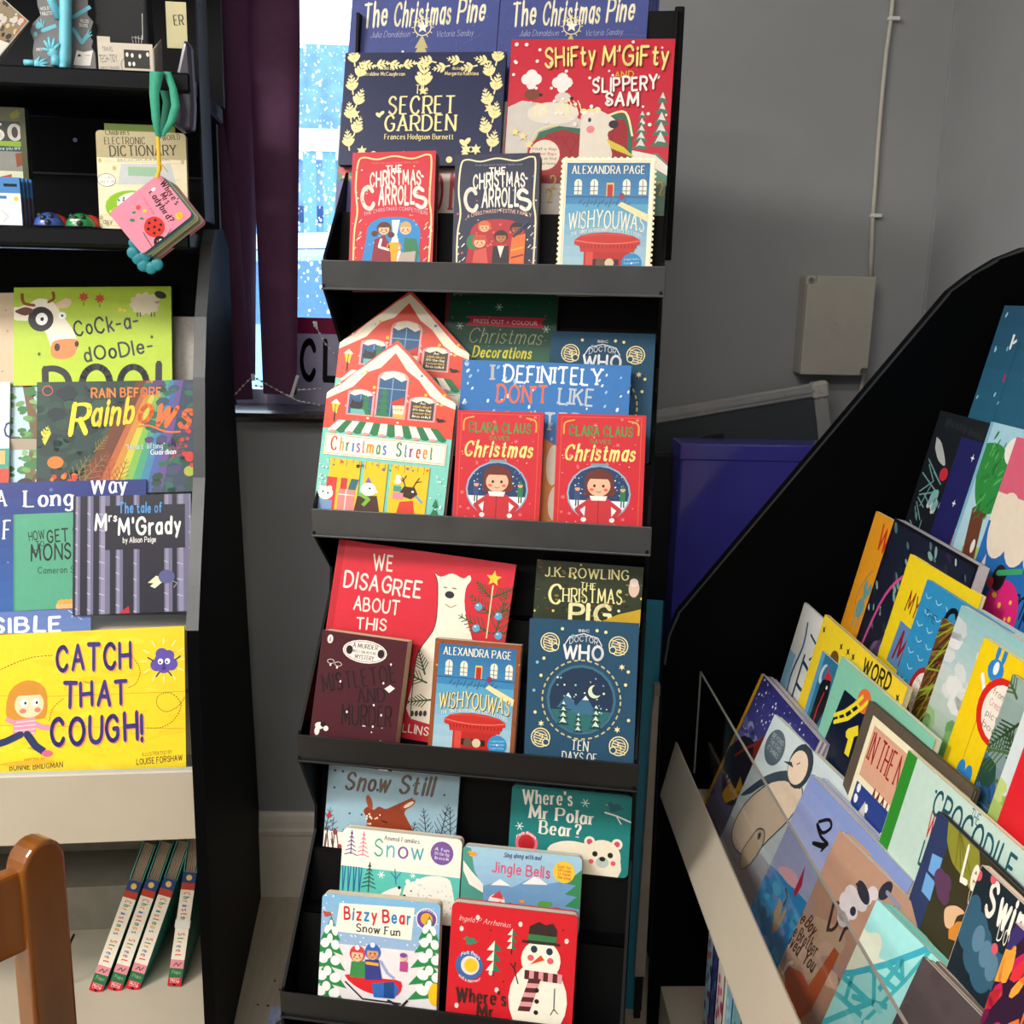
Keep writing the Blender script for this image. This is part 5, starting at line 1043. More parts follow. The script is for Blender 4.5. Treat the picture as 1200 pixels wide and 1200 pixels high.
def polar(a):
    H = a.H; a.bg('#1d7d7b'); P = a.P; W = '#f2f0e4'
    a.T("Where's", (611, 941), (672, 944), 16, W, 'D'); a.T('Mr Polar', (618, 958), (698, 967), 15, W, 'D'); a.T('Bear?', (630, 976), (682, 982), 15, W, 'D')
    for q in ((686, 941), (609, 968), (721, 1050)): a.flake(*P(q), 3.6, '#cfe6e0', .7)
    bird(a, *P((721, 947)), 5, '#2a5a66'); a.line([P((709, 952)), P((722, 956)), P((740, 964))], 1.2, '#e8e8e0'); a.line([P((722, 956)), P((728, 966))], .9, '#e8e8e0')
    a.ring(*P((617, 988)), 9.5, 9.5, 2.5, '#d9707a', '#b8242e'); a.ell(*P((618, 990)), 5, 5, '#b01c26'); a.text('Felt flaps', (P((605, 982))[0], P((605, 982))[1]), (P((628, 984))[0], P((628, 984))[1]), 2.6, '#fff', 'S', 4)
    a.poly(catmull([P(q) for q in ((640, 1000), (645, 990), (665, 985), (690, 990), (700, 1000), (700, 1050), (640, 1045))], 3), '#ece3cc'); p = P((706, 1004)); a.poly([P(q) for q in ((690, 1000), (726, 1000), (728, 1020), (712, 1052), (690, 1050))], '#ece3cc'); bear(a, p[0], p[1], 15, '#ece3cc', '#c9506a', False)
book('teal board book with a polar bear face, at the right back of the bottom tray', polar, rowC(3, (600.5, 918.5), (741.5, 932.5)), floor=fl(3, 'C'), t=.014, kind='board', col='#1b7472', group=G4)
def snow(a):
    H = a.H; a.bg('#5fc4b8'); a.rect(0, 0, 100, 31, '#f5efe2'); P = a.P
    a.T('Animal Families', (450, 984), (492, 989), 5, '#555', 'R'); x = 438
    for ch_, c, w_ in (('S', '#4fb4a0', 14), ('n', '#5fb0c0', 13), ('o', '#8a6ab0', 15), ('w', '#4fa8b0', 18)): a.T(ch_, (x, 1002 + (x - 438) * .1), (x + w_ - 3, 1003 + (x - 438) * .1), 19, c, 'M'); x += w_ + .5
    for q, c in (((411, 1001), '#5a3f86'), ((425, 1003), '#e27a92')): p = P(q); a.lines([[(p[0] + s * k * .9, p[1] - 20 + k * 3.4), (p[0], p[1] - 22 + k * 3.4)] for k in range(1, 7) for s in (-1, 1)] + [[(p[0], p[1] - 20), (p[0], p[1])]], .8, c)
    a.ell(*P((518, 1000)), 9.5, 9.5, '#7a5a9e')
    for k, s_ in enumerate(('A fun', 'lift-the-flap', 'book')): p = P((518, 997 + k * 5)); a.text(s_, (p[0] - 6, p[1]), (p[0] + 6, p[1] + .6), 2.4, '#e8dcf0', 'H')
    for k in range(8): p = P((402 + k * 3.2, 1012)); a.line([(p[0], 31), (p[0] + (-2 if k % 2 else 2), 70)], .9, '#2f6a9e')
    p = P((433, 1022)); a.lines([[(p[0] + s * k, p[1] - 8 + k * 3.4), (p[0], p[1] - 10 + k * 3.4)] for k in range(1, 7) for s in (-1, 1)] + [[(p[0], p[1] - 8), (p[0], p[1] + 16)]], .9, '#3a5a4a')
    a.lines([[P((463, 1018)), P((464, 1036))], [P((458, 1022)), P((464, 1030))], [P((470, 1022)), P((464, 1030))]], .8, '#3f78b0'); a.flake(*P((447, 1025)), 3, '#fff'); a.flake(*P((484, 1026)), 2.4, '#fff')
    W = '#f2efe4'; a.poly(catmull([P(q) for q in ((472, 1048), (476, 1036), (488, 1032), (500, 1027), (520, 1028), (530, 1040), (532, 1100), (490, 1100), (484, 1058), (474, 1056))], 3), W); a.polys([a.E(*P((478, 1033)), 2, 2), a.E(*P((490, 1032)), 2, 2)], W); a.dots(70, (P((490, 1035))[0], P((490, 1035))[1], 96, 80), .4, .7, '#b9c0b8'); a.ell(*P((474, 1050)), 1.4, 1.4, '#2a2a2a'); a.ell(*P((482, 1044)), .7, .7, '#2a2a2a')
    a.poly(catmull([P(q) for q in ((440, 1052), (450, 1045), (462, 1040), (470, 1040), (468, 1050), (456, 1060), (440, 1070))], 3), W); a.ell(*P((468, 1040)), 1.3, 1.3, '#2a2a2a')
book('turquoise and cream board book reading Snow, on the middle step of the bottom tray', snow, rowB(3, (402.5, 969.5), (542, 984)), floor=fl(3, 'B'), t=.018, kind='board', col='#d8cdb8', group=G4)
def jingle(a):
    H = a.H; a.grad(0, 60, '#a5cbe0', '#7fb0d4'); P = a.P
    a.poly([P(q) for q in ((560, 1040), (580, 1034), (600, 1040), (620, 1030), (640, 1036), (665, 1032), (690, 1040), (690, 1080), (560, 1080))], '#6f9cc4'); a.polys([[P((575, 1037)), P((586, 1030)), P((598, 1038))], [P((612, 1036)), P((628, 1026)), P((642, 1037))]], '#f2f0ec')
    a.poly([(0, 56), (100, 60), (100, H), (0, H)], '#ece6e0')
    a.poly([P(q) for q in ((540, 990), (552, 994), (556, 1020), (566, 1040), (566, 1060), (538, 1060))], '#4f9a8a'); a.poly([P(q) for q in ((543, 1008), (552, 1020), (566, 1036), (566, 1046), (550, 1036), (543, 1020))], '#f4ece0'); bird(a, *P((554, 1001)), 3, '#e8a030')
    for y in (1035, 1048, 1062): a.poly([P((662, y)), P((690, y - 22)), P((690, y + 6))], '#3a8a5a')
    a.T('Sing along with me!', (590, 1004), (634, 1008), 5, '#4a4a6a', 'C'); a.T('Jingle Bells', (576, 1021), (644, 1029), 12, '#e05a7a', 'H'); a.ell(*P((661, 1022)), 9, 9, '#f2c83a')
    for k, s_ in enumerate(('Scan the', 'QR code', 'to hear', 'the song!')): p = P((661, 1017 + k * 4.2)); a.text(s_, (p[0] - 5.5, p[1]), (p[0] + 5.5, p[1] + .6), 2.2, '#d0443a', 'H')
    p = P((582, 1056)); a.ell(p[0], p[1], 7, 6, '#f2e8e0'); a.poly([(p[0] - 5, p[1] - 3), (p[0] + 2, p[1] - 9), (p[0] + 6, p[1] - 2)], '#d8404a'); a.ell(p[0] + 3, p[1] + 1, 1.6, 1.6, '#e59a8a')
    p = P((637, 1060)); a.ell(p[0], p[1], 5, 3, '#5aa04a'); a.ell(p[0] + 5, p[1] - 1, 2, 2, '#5aa04a'); p = P((612, 1056)); a.ell(p[0], p[1], 2.6, 1.4, '#d89a5a'); p = P((652, 1066)); a.ell(p[0], p[1], 4, 2.4, '#c8566a'); a.ell(*P((598, 1060)), 2, 1.6, '#3a3a4a')
book('pale blue board book reading Jingle Bells, on the middle step behind the snowman book', jingle, rowB(3, (543, 990.5), (682.5, 1004.5)), floor=fl(3, 'B'), t=.016, kind='board', col='#bcc4ba', group=G4)
def bizzy(a):
    H = a.H; a.grad(0, 44, '#7fb8dc', '#9db4d4'); a.rect(0, 40, 100, H, '#e6e2e4'); a.dots(110, (0, 0, 100, 60), .4, .9, '#e8f2f8'); P = a.P
    a.poly([P(q) for q in ((398, 1058), (486, 1064), (482, 1102), (393, 1091))], '#f6efdf'); x = 403
    for i, (ch_, w_) in enumerate((('B', 11), ('i', 5), ('z', 10), ('z', 10), ('y', 10), (' ', 4), ('B', 12), ('e', 10), ('a', 10), ('r', 8))):
        if ch_ != ' ': a.T(ch_, (x, 1076 + (x - 403) * .085), (x + max(w_ - 3, 2.2), 1076.3 + (x - 403) * .085), 14, '#d8303c' if i % 2 == 0 else '#2f86c0', 'B')
        x += w_ * .9
    a.T('Snow Fun', (416, 1091), (470, 1097), 9, '#3a3a40', 'L')
    a.ring(*P((500, 1077)), 9, 9, 1, '#e8dcec', '#6a4a90'); a.ell(*P((500, 1077)), 5, 5, '#e8a82e'); a.text('push pull and slide', (P((488, 1070))[0], P((488, 1070))[1] + 1), (P((512, 1074))[0], P((512, 1074))[1] + 1), 2, '#fff', 'S', 4)
    for bx in (388, 503):
        for k, (dy, w_) in enumerate(((1086, 17), (1102, 24), (1120, 30), (1140, 34), (1158, 36))):
            p = P((bx + (k * -1.4 if bx < 400 else 0), dy)); a.poly([(p[0], p[1] - 9), (p[0] + w_ * .5, p[1] + 11), (p[0], p[1] + 8), (p[0] - w_ * .5, p[1] + 11)], '#2a8a4a'); a.polys([a.E(p[0] - w_ * .16, p[1] + 2, w_ * .15, 4, 20), a.E(p[0] + w_ * .2, p[1] + 3, w_ * .14, 4, -20), a.E(p[0], p[1] - 2, w_ * .1, 4)], '#f4f4f0')
    bird(a, *P((384, 1071)), 3, '#c84a3a')
    # red sledge with two bundled-up riders
    a.poly(catmull([P(q) for q in ((404, 1142), (410, 1150), (425, 1160), (445, 1166), (466, 1166), (470, 1150), (445, 1146), (420, 1140))], 3), '#d8242e'); a.poly([P(q) for q in ((436, 1152), (462, 1150), (468, 1160), (462, 1170), (438, 1168))], '#2f6ab8'); a.poly([P(q) for q in ((450, 1151), (462, 1150), (462, 1170), (450, 1169))], '#1d4a8a')
    a.line([P((405, 1150)), P((425, 1170)), P((470, 1176))], 1.3, '#2a2a30'); a.line([P((455, 1172)), P((470, 1180)), P((478, 1172))], 2, '#2a2a30')
    a.poly([P(q) for q in ((412, 1126), (428, 1126), (430, 1146), (410, 1144))], '#3f8a4a'); a.poly([P(q) for q in ((428, 1124), (444, 1124), (448, 1148), (428, 1148))], '#3a3f8a'); a.face(*P((419, 1118)), 6, '#f2c49a', '#d8404a'); a.face(*P((437, 1116)), 6, '#d89a6a', '#2f6ab8'); a.line([P((430, 1128)), P((444, 1130))], 2.4, '#e8a82e'); a.ell(*P((419, 1110)), 2, 2, '#fff'); a.ell(*P((437, 1107)), 2, 2, '#fff')
    a.line([P((446, 1126)), P((454, 1140)), P((462, 1146))], 2, '#9aa8d8'); a.ell(*P((473, 1122)), 3, 3, '#e8b89a'); a.rect(P((469, 1126))[0], P((469, 1126))[1], P((478, 1126))[0], P((473, 1138))[1], '#b84a8a'); a.ell(*P((473, 1119)), 3, 2, '#7a4aa0'); a.ell(98, H * .72, 5, 9, '#f2c21e')
book('white and blue board book with a red sledge and snowy trees, on the bottom tray', bizzy, rowA(3, (378, 1046.5), (516.5, 1059)), floor=fl(3, 'A'), t=.017, kind='board', col='#c9bfa6', group=G4)
def snowman(a):
    H = a.H; a.bg('#d3222c'); P = a.P; W = '#f6efdd'; K = '#3a2a26'
    a.T('Ingela P Arrhenius', (538, 1078), (598, 1087), 6, '#f0d6d0', 'c')
    for q in ((541, 1088), (610, 1083), (664, 1103), (582, 1160), (535, 1178), (560, 1075), (655, 1150), (575, 1140)): a.ell(*P(q), 1.6, 2, '#f3dfd8')
    for q in ((590, 1150), (575, 1090), (660, 1090)): a.ell(*P(q), .9, .9, '#7a2a20')
    bird(a, *P((552, 1103)), 4, '#3a8a6a')
    for x, y0, y1, w_ in ((580, 1102, 1138, 20), (601, 1088, 1112, 13)):
        p, q = P((x, y0)), P((x, y1))
        for k in range(3): h = (q[1] - p[1]) / 3; a.polys([[(p[0], p[1] + k * h), (p[0], p[1] + (k + 1) * h), (p[0] - w_ / 3.4, p[1] + (k + 1) * h)]], W); a.polys([[(p[0], p[1] + k * h), (p[0], p[1] + (k + 1) * h), (p[0] + w_ / 3.4, p[1] + (k + 1) * h)]], '#2c7a5a')
        a.line([(p[0], q[1]), (p[0], q[1] + 4)], .9, K)
    a.ell(*P((550, 1131)), 11, 11, '#3f6aa8'); a.ell(*P((551, 1131)), 7.4, 7.4, '#e8dcd0'); a.ell(*P((552, 1131)), 5.4, 5.4, '#f2c42a'); p = P((550, 1131)); a.text('Felt flaps', (p[0] - 7, p[1] - 6.5), (p[0] + 8, p[1] - 5), 3, '#fff', 'S', 3); a.text('and a mirror!', (p[0] - 8, p[1] + 9), (p[0] + 9, p[1] + 11), 2.8, '#fff', 'S', -3)
    p = P((630, 1172)); a.ell(p[0], p[1], 23, 29, W); q = P((634, 1122)); a.ell(q[0], q[1] + 2, 15.5, 15.5, W)
    a.poly([P(z) for z in ((612, 1101), (626, 1103), (656, 1106), (657, 1109), (626, 1106), (612, 1104))], K); a.poly([P(z) for z in ((618, 1103), (621, 1085), (632, 1080), (640, 1084), (648, 1082), (653, 1090), (652, 1107))], K); a.poly([P(z) for z in ((618.5, 1101), (619.5, 1094), (652.5, 1098), (652, 1105))], '#3a7a4a')
    for z in ((626, 1112), (644, 1115)): a.ell(*P(z), 2.6, 2.8, '#2a3a4a')
    for z in ((622, 1122), (645, 1126)): a.ell(*P(z), 2.6, 2.4, '#e2606a')
    a.poly([P(z) for z in ((621, 1130), (634, 1119), (638, 1125))], '#e04a22')
    for k in range(8): t0, t1 = k / 8, (k + 1) / 8; f_ = lambda t: P((615 + 44 * t, 1136 + 6 * t)); x0, x1 = f_(t0), f_(t1); a.polys([[x0, x1, (x1[0], x1[1] + 7), (x0[0], x0[1] + 7)]], '#e09aa0' if k % 2 else '#5a2a2a')
    for k in range(7): y0, y1 = 1146 + k * 5.4, 1151.4 + k * 5.4; a.polys([[P((620 - k * 1.9, y0)), P((634 - k * 1.9, y0 + 1)), P((632 - k * 1.9, y1 + 1)), P((618 - k * 1.9, y1))]], '#e09aa0' if k % 2 else '#5a2a2a')
    for z in ((629, 1160), (629, 1173), (628, 1186)): a.ell(*P(z), 1.8, 1.8, '#2a2422')
    a.line([P((607, 1152)), P((602, 1132))], .9, K); a.lines([[P((602, 1134)), P((598, 1128))], [P((602, 1134)), P((604, 1127))]], .8, K); a.line([P((650, 1158)), P((649, 1184))], .8, '#4a5a62'); a.lines([[P((649, 1182)), P((645, 1189))], [P((649, 1182)), P((654, 1188))]], .7, '#4a5a62')
    a.T("Where's", (533, 1172), (594, 1178), 16, K, 'D'); a.T('Mr', (557, 1190), (580, 1192), 14, K, 'D')
book('red board book with a snowman in a brown hat, right front of bottom tray', snowman, rowA(3, (530, 1057), (677.5, 1073.5), -.002), floor=fl(3, 'A') - .035, t=.02, kind='board', col='#c01e28', group=G4)
# ================================================================== books on the left bookcase
def LPL(tl, tr, v, z, off=0, th=19, psi=4.74, n=None):
    t = math.radians(th); n = LV * math.cos(t) + Vector((0, 0, 1)) * math.sin(t)
    return pose(tl, tr, LP + LV * v + Vector((0, 0, z)) - n * off, n, psi, th)
GL1 = 'picture books on the sloping shelves of the left bookcase'
LR = [(.549, .575), (.474, .767), (.397, .902), (.339, 1.052)]
def catch(a):
    H = a.H; a.bg('#f2cd1e'); a.dots(60, (0, 0, 100, H), 3, 8, ['#f4d42e', '#eec516', '#f0ca1c'], .25); P = a.P
    for y0, y1 in ((815, 818), (850, 862)): a.line([P((-20, y0)), P((60, y0 + 1)), P((222, y1 - 8))], .35, '#c9a21a')
    N = '#332a78'
    for s_, p0, p1, h in (('CATCH', (65, 786), (155, 781), 28), ('THAT', (73, 828), (150, 824), 27), ('COUGH!', (59, 874), (169, 866), 30)):
        q0, q1 = a.P((p0[0] + 1, p0[1] + 1)), a.P((p1[0] + 1, p1[1] + 1)); a.T(s_, (p0[0] + 1.4, p0[1] + 1.4), (p1[0] + 1.4, p1[1] + 1.4), h, '#e58a5a', 'B', seed=5); a.T(s_, p0, p1, h, N, 'B', seed=5)
    a.T('WRITTEN BY', (28, 893), (53, 892), 4, '#5a4a20', 'M'); a.T('BONNIE BRIDGMAN', (11, 903), (74, 899), 6, '#3a3020', 'H'); a.T('ILLUSTRATED BY', (167, 886), (202, 883), 4, '#5a4a20', 'M'); a.T('LOUISE FORSHAW', (160, 896), (214, 891), 6.5, '#3a3020', 'H')
    def dash(pts):
        q = catmull([P(p) for p in pts], 12); a.lines([q[i:i + 2] for i in range(0, len(q) - 1, 2)], .45, '#5a4a18')
    dash([(0, 785), (20, 776), (40, 770), (62, 768)]); dash([(156, 770), (164, 785), (160, 800), (150, 806)]); dash([(58, 845), (62, 830), (75, 818)]); dash([(172, 853), (190, 852), (205, 842), (212, 825), (200, 812), (186, 815), (184, 826), (194, 834), (208, 828), (218, 815)])
    # purple germ
    p = P((192, 774)); a.lines([[(p[0] + 8 * math.cos(t), p[1] + 8 * math.sin(t)), (p[0] + 11.5 * math.cos(t), p[1] + 11.5 * math.sin(t))] for t in [k * .524 for k in range(12)]], .7, '#f7e88a')
    a.polys([a.E(p[0] + dx, p[1] + dy, r, r) for dx, dy, r in ((0, 0, 4.6), (-3.4, 2, 3.2), (3.6, 2, 3.2), (-1, -3.4, 3), (2.4, -2.4, 2.8), (0, 3, 3.4))], '#5c4ba6'); a.polys([a.E(p[0] - 1.6, p[1] + .4, 1.3, 1.5), a.E(p[0] + 1.8, p[1] + .4, 1.3, 1.5)], '#f4f0fa'); a.polys([a.E(p[0] - 1.8, p[1] + .8, .5, .6), a.E(p[0] + 1.5, p[1] + .8, .5, .6)], '#221a40'); a.lines([[(p[0] - 5, p[1]), (p[0] - 8, p[1] - 2)], [(p[0] + 5.5, p[1]), (p[0] + 8.4, p[1] - 2)], [(p[0] - 2, p[1] + 5.5), (p[0] - 4, p[1] + 8)], [(p[0] + 2, p[1] + 5.5), (p[0] + 4, p[1] + 8)]], .7, '#332a60')
    # running child
    hx, hy = P((32, 822)); br = '#c98a2a'
    a.poly(catmull([(hx - 9, hy + 9), (hx - 8.5, hy - 5), (hx, hy - 10.5), (hx + 8.5, hy - 6), (hx + 9, hy + 7), (hx + 4, hy + 9), (hx - 9, hy + 9)], 3), br); a.ell(hx + 1, hy + 1.5, 7, 6.6, '#f6cfa8'); a._put([a.E(hx, hy - 3, 7.4, 4.8, 0, 12, 180, 360)], br); a.polys([a.E(hx - 1.4, hy + .6, 1.7, 2), a.E(hx + 4, hy + .6, 1.6, 1.9)], '#fff'); a.polys([a.E(hx - .8, hy + .8, .6, .8), a.E(hx + 4.6, hy + .8, .6, .8)], '#222'); a.polys([a.E(hx - 2, hy + 4.6, 1.6, 1.2), a.E(hx + 5, hy + 4.4, 1.5, 1.2)], '#ea7a62')
    a.poly([(hx - 6, hy + 9), (hx + 4, hy + 8), (hx + 4, hy + 16), (hx - 7, hy + 17)], '#ea8fa4'); a.line([(hx + 2, hy + 10), (hx + 7, hy + 13), (hx + 11, hy + 13.5)], 2.6, '#ea8fa4'); a.lines([[(hx - 6, hy + 10 + k * 2), (hx + 4, hy + 9.6 + k * 2)] for k in range(4)], .5, '#f6d0d4'); a.line([(hx - 6, hy + 10), (hx - 10, hy + 8)], 2.2, '#ea8fa4')
    a.line([(hx - 3, hy + 16), (hx - 10, hy + 19), (hx - 14, hy + 20)], 3.4, '#23305e'); a.line([(hx, hy + 16), (hx + 4, hy + 22), (hx + 8, hy + 25)], 3.6, '#23305e'); a.ell(hx - 15, hy + 19.5, 2, 1.6, '#e0608a'); a.ell(hx + 9.6, hy + 26, 2.6, 1.6, '#e0608a'); a.ell(hx, hy + 30, 13, 1.2, '#e8a82a')
book('large yellow landscape picture book reading Catch That Cough, on the front ledge', catch, LPL((-26, 745), (216, 733.5), *LR[0]), bl=(-26, 918), t=.006, col='#dcc25a', group=GL1)
def grady(a):
    H = a.H; a.bg('#1b1c2c'); P = a.P
    for x, w_ in ((2, 4), (12, 5), (22, 9), (36, 6), (51, 5), (77, 7), (88, 10), (98, 6)):
        a.rect(x, 0, x + w_, H, '#6c6a88'); a.rect(x + w_ * .15, 0, x + w_ * .55, H, '#8d8aa6'); a.lines([[(x, y), (x + w_ * .5, y + 1.5)] for y in range(12 + int(x) % 9, int(H), 14)], .8, '#b9b7cc')
    a.rect(27, 9, 95, 48, '#1a1b2b'); 
    a.T('The tale of', (139, 601), (190, 600), 11, '#4a96d8', 'B'); a.T('M', (111, 620), (126, 620), 18, '#f8f6f2', 'B'); a.T('rs', (127, 611), (137, 611), 9, '#f8f6f2', 'B'); a.T("M'Grady", (138, 626), (212, 624), 18, '#f8f6f2', 'B'); a.T('by Alison Paige', (144, 636), (183, 635), 6, '#f0eee8', 'H')
    p = P((183, 684)); a.poly([(p[0] - 7, p[1] - 1), (p[0], p[1] - 7), (p[0] + 6, p[1] - 5), (p[0] + 2, p[1])], '#e8dcb4'); a.poly([(p[0] - 5, p[1] + 2), (p[0] + 1, p[1] - 3), (p[0] + 5, p[1] - 1), (p[0] - 1, p[1] + 4)], '#f2e8c8'); a.ell(p[0] + 9, p[1] - 6, 7, 6, '#55588a'); a.line([(p[0] + 14, p[1] - 2), (p[0] + 18, p[1]), (p[0] + 15, p[1] + 4)], .8, '#8d8aa6')
    a.poly([P((138, 720)), P((151, 710)), P((153, 722))], '#b8203c')
book('dark picture book with pale tree trunks and white lettering, second row', grady, LPL((86, 582), (223.5, 578.5), *LR[1]), bl=(91, 721), t=.006, col='#222334', group=GL1)
def rid(a):
    H = a.H; a.bg('#4f9e80'); K = '#1d2a26'; a.rect(0, 0, 1.5, H, '#3f8a6e')
    a.T('HOW', (34, 634), (53, 631), 10, K, 'H'); a.T('TO', (42, 641), (52, 640), 6, K, 'H'); a.T('GET RID', (55, 636), (106, 631), 14, K, 'H'); a.T('OF', (38, 649), (50, 648), 4, K, 'H'); a.T('MONSTERS', (36, 657), (128, 652), 18, K, 'H'); a.T('Cameron Shepherd', (44, 672), (120, 670), 7, '#2a5a4a', 'H')
    a.ell(*a.P((76, 710)), 9, 6, '#e8b07a')
    for k in range(7): a.ell(a.P((70 + k * 2.6, 706 - (k % 2) * 2))[0], a.P((70, 706 - (k % 2)))[1], 2.4, 2.4, '#dca040')
book('plain green picture book with thin dark lettering, left of the dark tree-trunk book', rid, LPL((16, 603), (131, 598.5), *LR[1], off=.012), bl=(22, 716), t=.005, col='#4a9478', group=GL1)
def longw(a):
    H = a.H; a.grad(0, H, '#1d2c78', '#2f5fa4'); a.dots(30, (0, 10, 100, H), .3, .7, '#6f9ad0'); W = '#eef0f2'
    a.T('A', (-5, 594), (9, 593), 18, W, 'R'); a.T('Long', (26, 594), (88, 592), 19, W, 'R'); a.T('Way', (104, 578), (150, 577), 19, W, 'R'); a.T('F', (2, 632), (14, 632), 22, W, 'R'); a.T('rom Home', (18, 632), (120, 628), 20, W, 'R'); a.flake(*a.P((60, 574)), 1.3, '#5f7fc0', .3)
book('deep blue picture book with large white serif lettering, partly hidden in the second row', longw, LPL((-50, 567), (171.5, 561.5), *LR[1], off=.024), bl=(-50, 722), t=.005, col='#23368a', group=GL1)
def sible(a):
    a.grad(0, a.H, '#5a74b0', '#6f8cc4'); a.T('INVISIBLE', (-75, 745), (73, 739), 17, '#f0f2f6', 'B'); a.lines([[a.P((80, 715)), a.P((96, 726))], [a.P((88, 714)), a.P((84, 724))]], .5, '#c9d6ee')
book('pale blue picture book peeping over the top of the yellow landscape book', sible, LPL((-60, 720), (106.5, 712.5), *LR[0], off=.014), bl=(-60, 800), t=.004, col='#5f78b4', group=GL1)
def rainbow(a):
    H = a.H; a.bg('#24403c'); P = a.P
    a.dots(120, (0, 0, 60, H), 3, 7, ['#1f3834', '#2c4a40', '#1b2c34', '#35543e'], .7)
    L = [((44 + k, 0), c) for k, c in ()]
    q = [P((160, 445)), P((215, 445))]; cols = ['#b8643a', '#c98f3a', '#c8c44a', '#7fb850', '#4a9f7a', '#3f86a8', '#4a62a4', '#6a4f94']
    x0a, x1a, x0b, x1b = P((172, 445))[0], P((215, 445))[0], P((110, 560))[0], P((190, 580))[0]
    for k, c in enumerate(cols):
        t0, t1 = k / 8, (k + 1) / 8; a.polys([[(x0a + (x1a - x0a) * t0, 0), (x0a + (x1a - x0a) * t1, 0), (x0b + (x1b - x0b) * t1, H), (x0b + (x1b - x0b) * t0, H)]], c)
    a.polys([[(x0a - 6, 0), (x0a, 0), (x0b, H), (x0b - 14, H)]], '#6a3c28'); a.poly([(x1a, 0), (100, 0), (100, H), (x1b, H)], '#34465c'); a.dots(60, (x1b - 8, 0, 100, H), 2, 5, ['#2e6a58', '#3f4f6a', '#274a3c', '#54407a'], .7)
    for x, y, Ln, an in ((80, 575, 26, 60), (88, 575, 30, 50), (130, 575, 26, 95), (126, 575, 22, 120), (135, 575, 22, 70), (200, 540, 18, 60), (110, 530, 14, 50)): p = P((x, y)); a.twig(p[0], p[1], Ln, an, .8, '#8a7a3e' if x < 120 else '#a8442e', 5)
    a.ell(*P((65, 542)), 5, 4, '#e07a2a'); a.ell(*P((222, 535)), 3, 3.4, '#d23a3a'); a.ell(*P((222, 552)), 3.4, 3.4, '#a8b83a'); a.poly([P(z) for z in ((50, 518), (58, 502), (60, 508), (53, 522))], '#c8cc4a'); a.twig(*P((50, 516)), 10, 70, .8, '#d8d24a', 3, leaf=1)
    a.dots(26, (P((60, 555))[0], P((60, 556))[1], P((100, 575))[0], H), 1, 2, ['#c8402a', '#e07a2a']); a.ell(*P((130, 577)), 6, 3, '#d8862e'); a.dots(8, (90, 30, 98, 60), 1, 2, '#c83a3a')
    a.ring(*P((56, 458)), 3.4, 3.4, .6, '#d8565a', '#24403c')
    a.T('RAIN BEFORE', (107, 466), (189, 464), 10, '#e8863a', 'B'); 
    a.T('R', (80, 508), (104, 506), 34, '#f3e83a', 'C'); a.T('ainb', (106, 498), (157, 495), 28, '#f4d235', 'C'); a.T('ows', (158, 494), (222, 502), 32, '#e8743a', 'C'); a.line([P((162, 500)), P((175, 499)), P((195, 506)), P((212, 506))], 1.2, '#e8743a', True)
    a.T('"Heart-lifting"', (147, 527), (194, 525), 6, '#c9d2dc', 'R'); a.T('Guardian', (176, 533), (207, 532), 6, '#f0f2f4', 'R')
book('dark green picture book with a rainbow and yellow to orange script title, third row', rainbow, LPL((43.5, 448), (230.5, 445), *LR[2]), bl=(49, 581), t=.005, col='#2c4440', group=GL1)
def tree(a):
    H = a.H; a.bg('#b9d6e4'); a.line([(15, H), (22, H * .5), (14, 0)], 7, '#7a5a42'); a.dots(120, (0, 0, 55, H * .85), 2, 5, ['#4f8a4a', '#6fa05a', '#3f7a44', '#86b070'], .6); a.line([(20, 40), (40, 28)], 2, '#7a5a42')
    a.face(28, H * .88, 8, '#f2c090', '#6a4a2a'); a.face(14, H * .94, 7, '#f0c8a0', '#3a2a22')
book('pale blue picture book with a leafy tree, behind the left edge of the rainbow book', tree, LPL((10, 448), (160, 446.5), *LR[2], off=.010), bl=(16, 581), t=.004, col='#a8c8d8', group=GL1)
def cbook(a): H = a.H; a.bg('#d3e4e6'); a.rect(40, 0, 100, H, '#cfe2e6'); a.T('C', (4, 514), (18, 514), 22, '#1f3f7a', 'S'); a.rect(0, H * .6, 100, H, '#3a9a8a'); a.rect(0, H * .78, 100, H, '#c8442a'); a.rect(70, H * .62, 96, H * .74, '#e8b070')
book('pale picture book with green and red lower part, far left of the third row', cbook, LPL((-110, 449), (12, 447.5), *LR[2], off=.002), bl=(-108, 581), t=.004, col='#bcd0d4', group=GL1)
